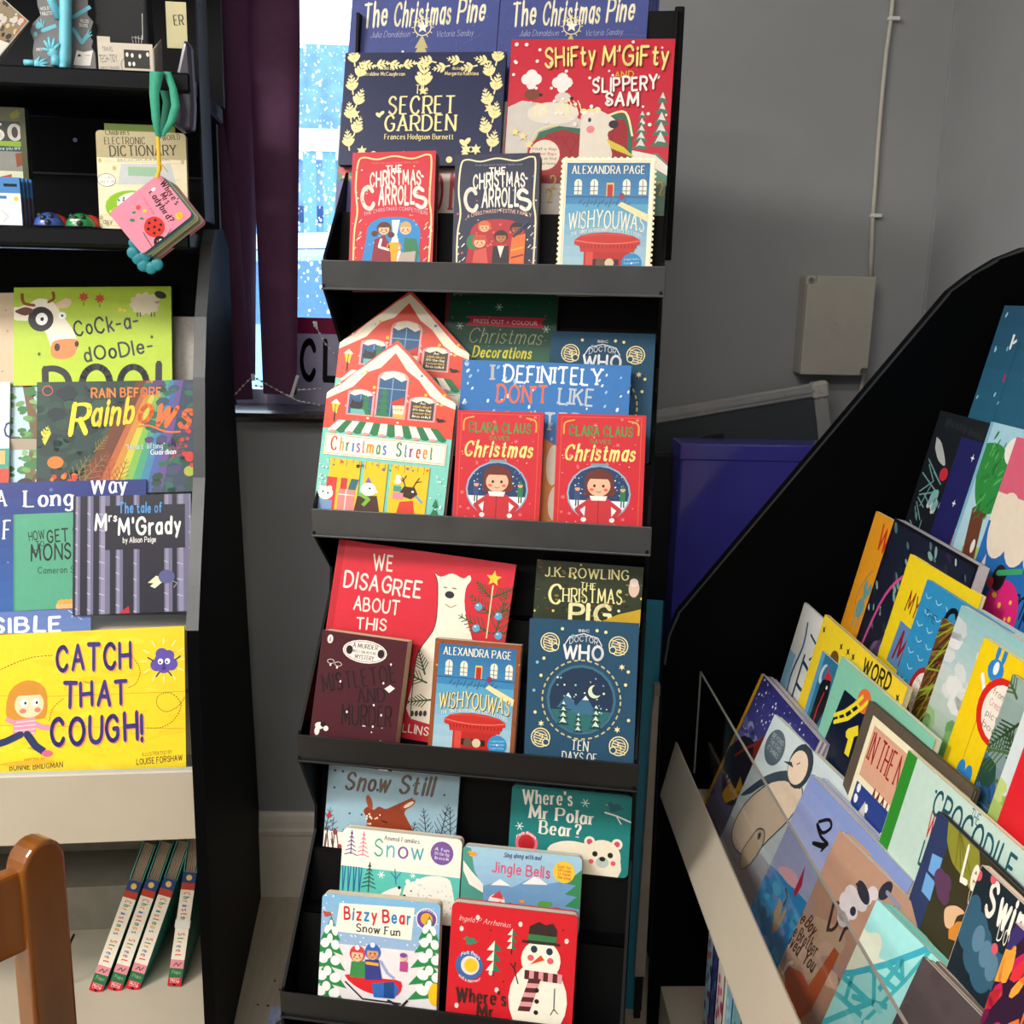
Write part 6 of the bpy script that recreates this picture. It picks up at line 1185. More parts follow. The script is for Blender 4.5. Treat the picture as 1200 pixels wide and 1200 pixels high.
def cock(a):
    H = a.H; a.grad(0, H, '#a9c734', '#b9d338'); P = a.P; K = '#2c3438'
    a.T('CoCk-a-', (87, 394), (163, 383), 17, K, 'H'); a.T('dOoDle-', (99, 424), (180, 412), 16, K, 'H'); a.T('DOO!', (50, 470), (190, 466), 40, '#1c2226', 'B')
    W = '#f3ecd8'; a.poly(catmull([P(z) for z in ((22, 360), (34, 356), (45, 350), (58, 352), (66, 358), (72, 368), (84, 384), (90, 398), (90, 412), (78, 418), (62, 414), (58, 400), (46, 378), (30, 376), (16, 374), (16, 360))], 3), W)
    a.poly(catmull([P(z) for z in ((61, 402), (70, 398), (84, 397), (92, 399), (91, 408), (85, 418), (70, 421), (60, 416), (61, 402))], 3)[:-1], '#d98a52'); a.ell(*P((67, 407)), 1.8, 2.6, '#3a1c14'); a.ell(*P((90, 403)), 1.3, 2, '#3a1c14')
    a.ell(*P((48, 374)), 8, 8.4, '#20201e'); a.ell(*P((49, 374)), 3.8, 4.2, '#fff'); a.ell(*P((49.5, 374)), 1.1, 1.3, '#111'); a.ell(*P((73, 370)), 2.6, 2.6, '#fff'); a.ell(*P((73, 370)), .8, .9, '#111')
    a.line([P((40, 358)), P((28, 355)), P((26, 344))], 2, '#8a4a20', True); a.line([P((57, 354)), P((63, 350)), P((62, 342))], 1.8, '#8a4a20', True); a.poly(catmull([P(z) for z in ((18, 364), (30, 360), (40, 364), (30, 370), (18, 366))], 3), '#6a3a28'); a.poly(catmull([P(z) for z in ((66, 356), (76, 350), (84, 352), (80, 360), (68, 362))], 3), '#e8c8a8')
    p = P((170, 356)); a.ell(p[0], p[1], 8.6, 6.6, '#d9cfae'); a.polys([a.E(p[0] + 8 * math.cos(t), p[1] + 6 * math.sin(t), 2, 2) for t in [k * .6 for k in range(11)]], '#d9cfae'); a.ell(p[0] + 10, p[1] - 6, 4, 2.4, '#2a2a28', 20); a.lines([[(p[0] + k, p[1] + 6), (p[0] + k, p[1] + 9)] for k in (-5, -3, 4, 6)], .7, '#2a2a28')
    for q in ((98, 348), (117, 350)): x, y = P(q); a.star(x, y, 3.6, '#c8502a', 7, .55); a.line([(x, y + 3), (x, y + 6)], .5, '#8a5a20')
    for q in ((141, 363), (146, 364)): a.ell(*P(q), 1.2, 1.2, '#f0d23a')
    for q in ((46, 415), (178, 395)): a.ell(*P(q), .9, 1.1, '#3a5a20')
book('lime green picture book with a cow, top row of the left bookcase', cock, LPL((16.5, 337), (200.5, 335.5), *LR[3]), bl=(24, 452), t=.009, col='#8fb02a', group=GL1)
def beige(a): a.bg('#cdb899'); a.dots(26, (0, 0, 100, a.H), .6, 1.2, '#a89272')
book('beige picture book with a dotted pattern, at the far left of the top row', beige, LPL((-120, 345), (19, 343), *LR[3], off=.006), bl=(-116, 455), t=.004, col='#b8a488', group=GL1)
# clear plastic shelf strip under the yellow book
MB().box((-WL + .03, -.5545, .566), (-.02, -.5535, .582)).build('clear_strip', gm, LB)
# four concertina board books leaning on the floor shelf, spines out
def spine_book(bot, top, w_, v=.43, z0=.10, lab='', dmg=False):
    B = hit(*bot, LP + LV * v, LV); sc = (B - CAM).dot(RW @ Vector((0, 0, -1)))
    B.z = z0 + .004; T = hit(*top, LP + LV * (v - .05), LV); up = (T - B).normalized(); L = .262
    side_ = LU - up * LU.dot(up); side_.normalize(); dep = side_.cross(up); dep = dep if dep.dot(LV) < 0 else -dep
    M = frameM(side_, dep, up, B); r = thing('concertina_book', lab, 'book', M, 'concertina board books on the floor shelf')
    tw = w_ * 1.25
    MB().box((0, 0, 0), (.0016, .16, L)).box((tw - .0016, 0, 0), (tw, .16, L)).build('cover', mat('cover_turq', '#3f9a8e', .5), r)
    for k in range(6): MB().box((.003 + k * (tw - .006) / 6, .004, .002), (.003 + (k + .72) * (tw - .006) / 6, .158, L - .002)).build('leaf', mat('grey_leaf_edge', '#a0907a', .7), r)
    MB().box((0.0005, -.0008, 0), (tw - .0005, .004, L * .74)).build('spine', mat('cream_spine', '#d9d2c0', .6), r)
    a = Art(tw, L, None); H = a.H; b = H * .26
    a.rect(0, b, 100, b + 22 * H / 1000 * 5, '#24427c'); a.rect(0, b, 100, H, '#e9e2cf'); a.rect(0, b, 100, b + H * .07, '#27427e'); a.ell(50, b + H * .035, 22, 22, '#e8c86a'); a.rect(0, b + H * .07, 100, b + H * .115, '#b8402a')
    ls = ['#d6403a', '#3f8f6a', '#e99a2e', '#4a7ac0', '#c8506a']; y = b + H * .13
    for k, ch_ in enumerate('Christmas Street'):
        if ch_ != ' ': a.text(ch_, (28, y), (28, y + H * .021), 46, ls[k % 5], 'D')
        y += H * .0265
    a.rect(0, H * .83, 100, H * .885, '#d98a94'); a.lines([[(25, H * .87), (45, H * .85), (60, H * .87), (80, H * .845)]], 6, '#2a2a30'); a.rect(0, H * .885, 100, H * .945, '#2f6a44'); a.text('Flaps', (20, H * .92), (84, H * .92), 22, '#9ac0a0', 'M'); a.rect(0, H * .945, 100, H, '#c2202c'); a.text('NOSY', (16, H * .965), (84, H * .965), 20, '#f4e4e0', 'M'); a.text('CROW', (16, H * .98), (84, H * .98), 20, '#f4e4e0', 'M'); a.ell(50, H * .99, 12, 9, '#2a1418')
    for i in range(len(a.v)): a.v[i] = (a.v[i][0], a.v[i][1] - .0008, a.v[i][2])
    a.build('spine_print', r)
    if dmg: MB().box((-.0015, -.0022, .098), (tw + .0015, .0, .112), bev=.0008).build('torn_tape', mat('torn_paper', '#e0ddd6', .8), r)
spine_book((105, 1171), (148, 1040), .0185, lab='leftmost concertina board book leaning on the floor shelf, cream spine out')
spine_book((127, 1170), (168, 1040), .0185, lab='second concertina board book from the left on the floor shelf, cream spine out')
spine_book((148, 1169), (188, 1040), .0185, lab='third concertina board book from the left on the floor shelf, cream spine out')
spine_book((197, 1169), (213, 1035), .0185, lab='concertina board book with torn tape on its spine, nearest the side panel', dmg=True)
hk = thing('wire_hook', 'thin metal wire hook on the back of the floor shelf beside the wooden chair', 'hook', frameM(LU, -LV, (0, 0, 1), LP))
q0, q1, q2 = [hit(px, py, LP + LV * .30, LV) - LP for px, py in ((104, 1060), (92, 1105), (82, 1128))]
f_ = lambda p, v: Vector((p.dot(LU), -v, p.z))
MB().tube([f_(q0, .39), f_(q0, .41), f_(q1, .42), f_(q2, .43)], .0022, 8).build('rod', mat('dark_steel', '#2a2826', .4, metal=.7), hk, True); MB().tube([f_(q2, .43), f_(q2, .43) + Vector((-.004, -.002, -.012))], .0032, 8).build('tip', mat('white_clip', '#ddd'), hk)

# ---- gift items on the upper black shelving (shelf tops z 1.378 and 1.602)
def UPt(px, py, v): p = hit(px, py, LP + LV * v, LV); d = p - LP; return d.dot(LU), d.z
def UM(u, v, z, yaw=0, lean=0):
    M = frameM(LU, -LV, (0, 0, 1), LP + LU * u + LV * v + Vector((0, 0, z))); return M @ Matrix.Rotation(yaw, 4, 'Z') @ Matrix.Rotation(-lean, 4, 'X')
Z1, Z2 = 1.379, 1.6025
def card(lab, cat, name, tl, br, v, z, artf, t=.004, col='#ccc', lean=.06, group=None, round_=0, seed=1):
    u0, zt = UPt(*tl, v); u1, _ = UPt(*br, v); w_ = u1 - u0; h_ = zt - z
    r = thing(name, lab, cat, UM(u0, v, z, 0, lean), group)
    if round_:
        rr = round_; poly = []
        for cx, cy, a0 in ((w_ - rr, h_ - rr, 0), (rr, h_ - rr, 90), (rr, rr, 180), (w_ - rr, rr, 270)):
            poly += [(cx + rr * math.cos(math.radians(a0 + 22.5 * k)), cy + rr * math.sin(math.radians(a0 + 22.5 * k))) for k in range(5)]
        MB().prism(poly, (0, 0, 0), (1, 0, 0), (0, 0, 1), (0, 1, 0), t).build('backing_card', mat('card_' + col[1:], col, .5), r)
    else: bevel(MB().box((0, 0, 0), (w_, t, h_)).build('backing_card', mat('card_' + col[1:], col, .5), r), .0006)
    M = r.matrix_world.copy(); n = -(M.to_3x3() @ Vector((0, 1, 0))); O = M @ Vector((0, 0, h_)); ux = M.to_3x3() @ Vector((1, 0, 0)); uz = M.to_3x3() @ Vector((0, 0, 1))
    def mp(px, py): X = hit(px, py, O, n) - O; return (X.dot(ux) / w_ * 100, -X.dot(uz) / w_ * 100)
    sh = None
    if round_: sh = [(x / w_ * 100, (h_ - y) / w_ * 100) for x, y in poly][::-1]
    a = Art(w_, h_, mp, sh, seed); artf(a); a.build('card_print', r); return r, w_, h_
def dict_(a):
    H = a.H; a.grad(0, H, '#e9e0bc', '#efe8c8'); P = a.P; K = '#4a4434'; yb = P((110, 184))[1]; a.rect(0, 0, 100, yb, '#b9ad86')
    a.lines([[(a.rng.uniform(0, 60), y), (a.rng.uniform(60, 100), y)] for y in range(34, int(H), 6)], .5, '#d9c98a')
    a.T("Children's", (123, 158), (152, 158), 6, K, 'R'); a.T('ELECTRONIC', (122, 169), (171, 169), 8, K, 'R'); a.T('DICTIONARY', (128, 183), (208, 182), 12, K, 'R'); a.T('WORLD', (190, 165), (212, 163), 6, K, 'R'); a.T('BOOKMARK', (138, 189), (200, 189), 3, '#7a90a0', 'M')
    a.rect(P((152, 145))[0], P((152, 146))[1], P((176, 146))[0], P((152, 152))[1], '#1d1d1a')
    a.poly([P(z) for z in ((142, 192), (200, 192), (206, 216), (138, 216))], '#c9ced0'); a.rect(*P((150, 195)), *P((184, 207)), '#9ac0a0')
    a.ell(*P((155, 243)), 30, 19, '#8fc41e'); a.ell(*P((160, 239)), 22, 13, '#f0ede8'); a.dots(26, (P((138, 230))[0], P((138, 230))[1], P((178, 250))[0], P((160, 250))[1]), 1.1, 1.4, '#6a6a8a')
    for q in ((130, 248), (140, 253), (150, 256)): a.ell(*P(q), 1.6, 1.6, '#d6f080')
    a.ell(*P((125, 211)), 10, 7, '#fbf8ea'); a.line([(P((125, 211))[0] + 10 * math.cos(t), P((125, 211))[1] + 7 * math.sin(t)) for t in [k * .35 for k in range(19)]], .5, K); a.T('I can', (120, 209), (131, 209), 3, K, 'h'); a.T('say it all!', (117, 214), (134, 214), 3, K, 'h')
    for q in ((117, 188), (134, 197), (214, 190), (119, 255), (126, 262), (118, 265)): a.ell(*P(q), 2, 2.6, '#c8bc8a')
    a.T('Easy', (116, 262), (132, 262), 6, '#8a8060', 'h')
card('cream blister card holding a green and white electronic dictionary, on the second shelf', 'toy', 'electronic_dictionary', (110, 151), (221, 268), .375, Z1, dict_, .012, '#ddd2aa', group=None, round_=.006)
card('green backing card standing just behind the electronic dictionary card', 'card', 'backing_card', (120, 143), (209, 268), .352, Z1, lambda a: a.bg('#6f8a2c'), .003, '#66802a')
def kit(a):
    H = a.H; P = a.P; a.bg('#3a3d38'); a.rect(0, 0, 100, 40, '#5a5a40'); a.poly([(55, 20), (80, 6), (90, 24), (62, 34)], '#7a7a2a'); a.T('50', (-12, 164), (26, 164), 17, '#d9d6d0', 'B'); a.rect(0, P((0, 165))[1], 84, P((0, 171))[1], '#86a832'); a.rect(0, P((0, 171))[1], 84, P((0, 177))[1], '#2f4a50'); a.T('Before you are 12', (-10, 176), (30, 175), 3.6, '#dfe8e8', 'M')
    a.rect(0, P((0, 177))[1], 84, P((0, 200))[1], '#8a8a84'); a.poly([P(z) for z in ((18, 180), (32, 178), (32, 192), (20, 196))], '#8a4a2a'); a.rect(0, P((0, 200))[1], 84, H, '#cfd6b8'); a.rect(84, 20, 100, H, '#4a5236'); a.poly([P(z) for z in ((-4, 208), (14, 204), (14, 216), (-4, 216))], '#b8444a')
card('tall dark pack with a large white 50, far left of the second shelf', 'pack', 'activity_pack', (-14, 124), (38, 268), .345, Z1, kit, .02, '#2f322e', .02)
def bluep(a):
    H = a.H; P = a.P; a.bg('#4a86c4'); a.rect(*P((4, 215)), *P((20, 219)), '#12161c'); a.rect(0, P((0, 226))[1], P((13, 0))[0], H, '#eceef0'); a.rect(*P((-6, 229)), *P((8, 233)), '#3a78b8'); a.poly([P(z) for z in ((0, 240), (12, 250), (16, 248), (4, 262))], '#dfe2e6'); a.line([P((2, 246)), P((10, 254)), P((4, 260))], 1, '#8a8e92'); a.ell(*P((19, 233)), 9, 9, '#f0c83a'); a.text('+36', (P((16, 0))[0] - 4, P((0, 235))[1]), (P((22, 0))[0] + 3, P((0, 235))[1]), 5, '#a05a2a', 'B'); a.rect(P((15, 0))[0], P((0, 250))[1], 100, H, '#6a6660')
for k in range(4):
    card(('front blue hanging pack of cards on the second shelf', 'second blue hanging pack behind the front one', 'third blue hanging pack behind the front one', 'rearmost blue hanging pack of the four')[k], 'pack', 'card_pack', (-8 + k * 4, 207 + k * .8), (27 + k * 4.6, 268), .398 - k * .011, Z1, bluep if k == 0 else (lambda a: (a.bg('#3f78b4'), a.rect(60, a.H * .4, 100, a.H, '#5a4440'))), .006, '#3f74ae', .0, 'blue hanging packs')
def dome(px, cat, lab, c, v=.385, dots=True, eyes=False, rr=.0215, name='ladybird_toy'):
    u_0, _ = UPt(px, 268, v); r = thing(name, lab, cat, UM(u_0, v, Z1), 'half-ball toys on the second shelf')
    MB().ball((0, 0, 0), (rr, rr, rr * .98), 20, 8, half=True).build('shell', mat('shell_' + c[1:], c, .3, coat=.4), r, True)
    MB().tube([(0, 0, 0), (0, 0, .0015)], rr * 1.04, 20).build('base', BKM, r)
    for az, el in ((-100, 35), (-60, 45), (-140, 50), (-78, 15)) if dots else ():
        a_, e_ = math.radians(az), math.radians(el); d = Vector((math.cos(a_) * math.cos(e_), math.sin(a_) * math.cos(e_), math.sin(e_)))
        MB().ball(d * rr * .93, rr * .22, 10, 6).build('spot', mat('dark_spot', '#16202a', .5), r, True)
    if eyes: MB().ball((-.002, -rr * .86, rr * .42), (.009, .003, .003), 10, 5).build('teeth', mat('white_clip', '#fff'), r, True)
dome(58, 'toy', 'blue spotted half-ball toy beside the dictionary card', '#3556a8'); dome(95, 'toy', 'green spotted half-ball toy nearest the dictionary card', '#1f8a44', eyes=True)
dome(66, 'toy', 'red half-ball toy peeping behind the blue one', '#b83a34', .350, False); dome(106, 'toy', 'red half-ball toy peeping behind the green one', '#b83a34', .350, False)
# top shelf: grey stand-up card with pale blue bendy hands
def hands(a):
    H = a.H; P = a.P; W = '#e4e4e0'; B = '#6ec3d6'
    a.T('HOLD', (48, 12), (58, 11), 3.6, W, 'B'); a.T('TABLETS', (47, 18), (61, 17), 3.6, W, 'B'); a.T('HOLDS', (94, 26), (104, 27), 3.6, W, 'B'); a.T('BOOKS', (93, 31), (103, 32), 3.6, W, 'B'); a.T('PEN', (43, 60), (51, 59), 3, W, 'B')
    a.polys([[P((90, 59)), P((98, 61)), P((97, 77)), P((86, 76))], [P((98, 61)), P((109, 59)), P((106, 77)), P((97, 77))]], '#efede6'); a.lines([[P((90, 66)), P((96, 66))], [P((100, 65)), P((106, 65))], [P((89, 78)), P((90, 80))], [P((103, 78)), P((104, 80))]], 1, '#9a9a94'); a.ell(*P((93, 65)), 2.4, 2, '#3a3a3a')
    a.line([P((50, 36)), P((66, 30))], 6, B); a.polys([a.E(*P((45, 30)), 4, 6, 20), a.E(*P((42, 40)), 3, 4)], B); a.line([P((86, 20)), P((106, 8))], 6, B); a.line([P((86, 34)), P((96, 50)), P((104, 40))], 6, B); a.lines([[P((102, 42)), P((104, 35))], [P((103, 42)), P((107, 37))], [P((104, 43)), P((108, 41))]], 1.8, B); a.lines([[P((48, 32)), P((44, 24))], [P((49, 31)), P((48, 22))], [P((50, 32)), P((52, 24))]], 1.8, B)
u0, _ = UPt(40, 84, .372); u1, _ = UPt(113, 84, .372); w_ = u1 - u0
gc = thing('book_holder_card', 'grey die-cut card displaying a pale blue bendy book holder, on the top shelf', 'display card', UM(u0, .372, Z2, 0, .03))
out = [(0, 0), (1, 0), (.99, .32), (.94, .40), (.97, .50), (.90, .60), (.95, .68), (.99, .80), (.90, .90), (.92, 1.1), (.88, 1.5), (.1, 1.5), (.12, 1.0), (.16, .86), (.02, .72), (-.02, .60), (.03, .46), (.0, .30)]
MB().prism([(x * w_, y * w_) for x, y in out], (0, 0, 0), (1, 0, 0), (0, 0, 1), (0, 1, 0), .003).build('card', mat('grey_card', '#6e6e70', .55), gc)
M = gc.matrix_world.copy(); O = M @ Vector((0, 0, w_ * 1.5)); ux = M.to_3x3() @ Vector((1, 0, 0)); uz = M.to_3x3() @ Vector((0, 0, 1)); nn = ux.cross(uz); nn = -nn if nn.dot(LV) < 0 else nn
a = Art(w_, w_ * 1.5, lambda px, py: (((hit(px, py, O, nn) - O).dot(ux)) / w_ * 100, -((hit(px, py, O, nn) - O).dot(uz)) / w_ * 100)); hands(a); a.build('card_print', gc, MATTE)
SB = mat('pale_blue_rubber', '#6fc4d8', .5)
bh = thing('bendy_book_holder', 'pale blue bendy book holder with rubber hands, in front of its grey card', 'book holder', UM(0, .385, Z2))
def up2(px, py, d=0): u_1, z_1 = UPt(px, py, .385); return Vector((u_1, -d, z_1 - Z2))
MB().tube([up2(77, -30), up2(77, 20), up2(76, 70), up2(76, 82)], .0085, 14).build('stem', SB, bh, True)
MB().tube([up2(54, -40), up2(60, 0), up2(69, 22)], .006, 10).build('arm', SB, bh, True)
def hand(cx, cy, ang, s_=1, nm='hand'):
    m = MB(); c = up2(cx, cy, .006); m.ball(c, (.0075 * s_, .004, .0075 * s_), 12, 8)
    for k, da in enumerate((-55, -25, 0, 25, 65)):
        t = math.radians(ang + da); L = (.015, .0175, .018, .016, .012)[k] * s_
        m.tube([c, c + Vector((math.cos(t) * L * .6, -.002, math.sin(t) * L * .6)), c + Vector((math.cos(t) * L, -.001, math.sin(t) * L))], [.0026 * s_, .0024 * s_, .0016 * s_], 8)
    m.build(nm, SB, bh, True)
hand(63, 62, 100, 1.1); MB().tube([up2(66, 66, .004), up2(66, 78, .006)], .006, 10).build('arm', SB, bh, True); hand(46, 76, -5 + 10, .9); MB().tube([up2(30, 74, .004), up2(42, 75, .006)], .0045, 10).build('arm', SB, bh, True); MB().ball(up2(77, 79, .01), (.006, .005, .007), 12, 8).build('foot', SB, bh, True)
# photo cards at far left, tidy box, dark pouches
def photo(a): H = a.H; a.bg('#8a7a5e'); a.dots(60, (0, 0, 100, H), 3, 9, ['#d8b88a', '#4a4236', '#c8c4ba', '#a8683a', '#2c2a28'], 1.6); a.poly([(60, H * .6), (100, H * .5), (100, H), (50, H)], '#d9d4cc')
for k in range(3):
    c_ = thing('photo_card', ('brown photo card leaning at the far left of the top shelf, frontmost', 'middle brown photo card leaning at the far left of the top shelf', 'rearmost brown photo card leaning at the far left of the top shelf')[k], 'card', UM(UPt(-8, 84, .38)[0], .385 - k * .008, Z2) @ Matrix.Rotation(.72 - k * .03, 4, 'Y'), 'photo cards')
    MB().box((-.045, 0, .0), (.0, .0015, .085)).build('card', mat('card_white', '#cfcac0', .5), c_); a = Art(.043, .083, None, None, 3 + k); photo(a)
    for i in range(len(a.v)): a.v[i] = (a.v[i][0] - .044, a.v[i][1], a.v[i][2] + .001)
    a.build('card_print', c_)
def tidy(a):
    H = a.H; P = a.P; a.bg('#d6cdbd'); K = '#2c2a28'; a.T('TRAVEL', (120, 60), (133, 60), 5, K, 'M'); a.T('TECH-TIDY', (117, 73), (138, 72), 8, K, 'M'); a.T('COMPACT ORGANISER', (117, 81), (140, 81), 3, K, 'M')
    a.rect(*P((145, 58)), *P((176, 81)), '#34342f'); W = '#f0ece4'
    for q in ((149, 64), (155, 65), (164, 66), (173, 64), (152, 75), (157, 75)): a.ell(*P(q), 2.6, 4, W)
    a.line([P((146, 68)), P((142, 74)), P((144, 82))], .8, K, True)
r, w_, h_ = card('cream card tray reading Tech-Tidy holding black pouches, on the top shelf', 'packaging', 'tidy_tray', (114, 49), (180, 84), .378, Z2, tidy, .0015, '#cfc6b6', 0)
CRD = mat('card_cfc6b6', '#cfc6b6'); MB().prism([(0, 0), (.06, 0), (.06, .062), (0, .035)], (w_, 0, 0), (0, 1, 0), (0, 0, 1), (1, 0, 0), .0015).build('side_flap', CRD, r); MB().prism([(0, 0), (.06, 0), (.06, .062), (0, .035)], (0, 0, 0), (0, 1, 0), (0, 0, 1), (1, 0, 0), .0015).build('side_flap', CRD, r); MB().box((.0, 0, h_), (.018, .0015, h_ + .008)).build('tab', CRD, r)
MB().box((w_, .0, 0), (w_ + .0012, .058, .036)).build('flap', CRD, r)
for k in range(3):
    pc = thing('tech_pouch', ('black fabric pouch with white cable drawing in the cream tray, frontmost', 'middle black pouch in the cream tray', 'rearmost black pouch in the cream tray')[k], 'pouch', UM(UPt(112, 84, .365)[0], .362 - k * .016, Z2 + .002), 'black pouches in the tidy tray')
    bevel(MB().box((.002, 0, 0), (.078, .012, .135)).build('pouch', mat('black_pouch_fabric', '#1b1c1f', .75, bump=.3, scale=300), pc), .004)
    if k == 0:
        m = MB(); 
        for j in range(4): m.tube([(.062 + .004 * j - .006, -.0008, .044 + .0), (.058 + .005 * j - .004, -.0008, .052 + j * .001), (.070, -.0008, .049), (.071, -.0008, .085)], .0006, 5)
        m.build('cable_print', mat('white_clip', '#fff'), pc); MB().box((.002, -.001, .118), (.016, 0, .128)).build('swing_tag', CRD, pc)
st = thing('price_card', 'small yellow card with black letters hanging behind the tidy tray', 'card', UM(UPt(193, 40, .36)[0], .345, Z2 + .035)); MB().box((0, 0, .01), (.03, .001, .075)).build('card', mat('yellow_card', '#cfc79a', .6), st); a = Art(.03, .065, None); a.text('ER', (35, 110), (90, 105), 46, '#4a4838', 'R'); a.build('card_print', st)
st.children[-1].location = (0, 0, .01)
dp = thing('dark_bag', 'glossy dark plum bag hanging at the right end of the top shelf', 'bag', UM(-.038, .40, 1.52)); bevel(MB().prism([(0, .01), (.012, .0), (.028, .004), (.031, .04), (.029, .125), (.02, .13), (.008, .085), (.0, .05)], (0, 0, 0), (1, 0, 0), (0, 0, 1), (0, 1, 0), .03).build('bag', mat('dark_plum_foil', '#1d1830', .3, coat=.5), dp), .006)
# buggy book hanging by its strap in front of the second shelf
bgk = thing('buggy_book', 'pink board book with a ladybird hanging on a yellow and green strap', 'book')
VB = .43
A0 = hit(187, 205, LP + LV * VB, LV); c_tl = hit(187, 203, LP + LV * VB, LV); c_r = hit(226, 252, LP + LV * VB, LV); c_b = hit(187, 318, LP + LV * VB, LV); c_l = hit(150, 265, LP + LV * VB, LV)
ux = (c_r - c_tl).normalized(); up_ = -(c_b - c_r).normalized(); nv = ux.cross(up_); nv = nv if nv.dot(LV) > 0 else -nv
up_ = nv.cross(ux).normalized(); S1 = (c_r - c_tl).length; S2 = (c_b - c_r).length * .98
bgk.matrix_world = frameM(ux, -nv, up_, c_tl - up_ * S2); 
rr = .006; pl = []
for cx, cy, a0 in ((S1 - rr, S2 - rr, 0), (rr, S2 - rr, 90), (rr, rr, 180), (S1 - rr, rr, 270)): pl += [(cx + rr * math.cos(math.radians(a0 + 22.5 * k)), cy + rr * math.sin(math.radians(a0 + 22.5 * k))) for k in range(5)]
for k, c in enumerate(('#e88aa4', '#3f8a86', '#a8c8c8', '#e0d490', '#7a7a5a', '#b8b0a0', '#c86a72')):
    MB().prism(pl, (k * .0028, k * .0046, k * .001), (1, 0, 0), (0, 0, 1), (0, 1, 0), .0036).build('leaf' if k else 'cover', mat('buggy_' + c[1:], c, .5), bgk)
MM = bgk.matrix_world.copy(); O = c_tl
a = Art(S1, S2, lambda px, py: ((hit(px, py, O, nv) - O).dot(ux) / S1 * 100, -(hit(px, py, O, nv) - O).dot(up_) / S1 * 100), [(x / S1 * 100, (S2 - y) / S1 * 100) for x, y in pl][::-1])
a.bg('#ec92aa'); P = a.P; K = '#221c20'
a.text("Where's", P((187, 214)), P((206, 241)), 13, K, 'D'); a.text('Mrs', P((187, 228)), P((195, 240)), 13, K, 'D'); a.text('Ladybird?', P((174, 225)), P((199, 262)), 13, K, 'D'); a.text('buggy book', P((168, 233)), P((180, 252)), 5, '#b8506a', 'h')
p = P((181, 266)); a.ell(p[0], p[1], 20, 21, '#d8362c', -8)
for dx, dy in ((-9, -10), (4, -13), (-12, 3), (0, 0), (10, -4), (-4, 12), (9, 8)): a.ell(p[0] + dx, p[1] + dy, 2.8, 2.8, K)
p = P((188, 284)); a.ell(p[0], p[1], 13, 13, K); a.polys([a.E(p[0] - 3, p[1] - 3, 2.8, 3), a.E(p[0] + 4, p[1] - 3, 2.8, 3)], '#fff'); a.polys([a.E(p[0] - 2.4, p[1] - 2.6, 1, 1.2), a.E(p[0] + 4.6, p[1] - 2.6, 1, 1.2)], K); a.polys([a.E(p[0] - 5, p[1] + 3, 2, 1.6), a.E(p[0] + 6, p[1] + 3, 2, 1.6)], '#e86a7a')
a.lines([[P((196, 275)), P((201, 268))], [P((198, 278)), P((203, 272))]], .8, K); a.lines([[P((168 + k * 3, 272 + k * 5)), P((171 + k * 3, 278 + k * 5))] for k in range(5)], 1, K)
a.ell(*P((210, 253)), 7.5, 7.5, '#f0c63a'); a.text('Felt flaps', (P((210, 253))[0] - 5, P((210, 253))[1] + .8), (P((210, 253))[0] + 5, P((210, 253))[1] + .8), 2.2, '#a05a2a', 'S'); a.rect(P((183, 308))[0] - 5, P((183, 308))[1] - 5, P((183, 308))[0] + 4, P((183, 308))[1] + 4, '#e05a50'); a.ell(*P((162, 243)), 4, 5, '#e0503c'); a.ell(*P((170, 247)), 3.6, 4, '#f0c63a'); a.polys([a.E(*P((155, 258)), 3, 5, 40), a.E(*P((157, 249)), 2, 4, 20), a.E(*P((166, 256)), 2, 4, 40)], '#3a8a5a'); a.ell(*P((180, 222)), 3.4, 5, '#fdf6f0')
a.build('cover_print', bgk)
Mi = MM.inverted()
tz = MB()
for q in ((158, 285), (156, 296), (162, 303), (168, 311), (177, 314), (184, 310), (170, 300)): tz.ball(Mi @ hit(*q, LP + LV * (VB - .012), LV), (.0095, .003, .0095), 14, 6)
tz.build('teether', mat('teal_silicone', '#14808c', .45), bgk, True)
def ribbon(pts, w0, v0, nm, m, lw=None, thick=.0012):
    b = MB(); L = []; 
    for i, (px, py) in enumerate(pts):
        c = Mi @ hit(px, py, LP + LV * (v0[i] if isinstance(v0, list) else v0), LV); L.append(c)
    vs = []; hz = Mi.to_3x3() @ LU
    for i, c in enumerate(L): ww = w0[i] / 2; vs += [c - hz * ww, c + hz * ww]
    nb_ = Mi.to_3x3() @ LV * thick; k = len(vs); vs += [p + nb_ for p in vs]; fs = []
    for i in range(len(L) - 1): a_ = 2 * i; fs += [(a_, a_ + 1, a_ + 3, a_ + 2), (a_ + k, a_ + 2 + k, a_ + 3 + k, a_ + 1 + k), (a_, a_ + 2, a_ + 2 + k, a_ + k), (a_ + 1, a_ + 1 + k, a_ + 3 + k, a_ + 3)]
    b.add(vs, fs); o = b.build(nm, m, bgk, True); return o
GRN = mat('mint_green_strap', '#2f9a7c', .7, bump=.2, scale=200)
ribbon([(184, 84), (181, 110), (183, 140), (185, 158), (187, 162)], [.020, .014, .012, .007, .005], [.425, .432, .434, .432, .43], 'strap', GRN)
ribbon([(196, 84), (203, 104), (206, 124), (201, 142), (190, 160)], [.010, .011, .012, .012, .006], [.42, .425, .432, .432, .43], 'strap', GRN)
ribbon([(190, 90), (196, 120), (193, 145), (188, 160)], [.016, .012, .012, .006], [.405, .405, .41, .42], 'strap', mat('dark_green_inner', '#1c6a56', .8))
ribbon([(185, 160), (186, 180), (187, 198), (184, 208)], [.005, .0055, .006, .006], [.436, .438, .437, .437], 'yellow_loop', mat('yellow_ribbon', '#e0b422', .6)); ribbon([(186, 190), (192, 196), (197, 202)], [.004, .003, .001], .44, 'yellow_tail', mat('yellow_ribbon', '#e0b422', .6))
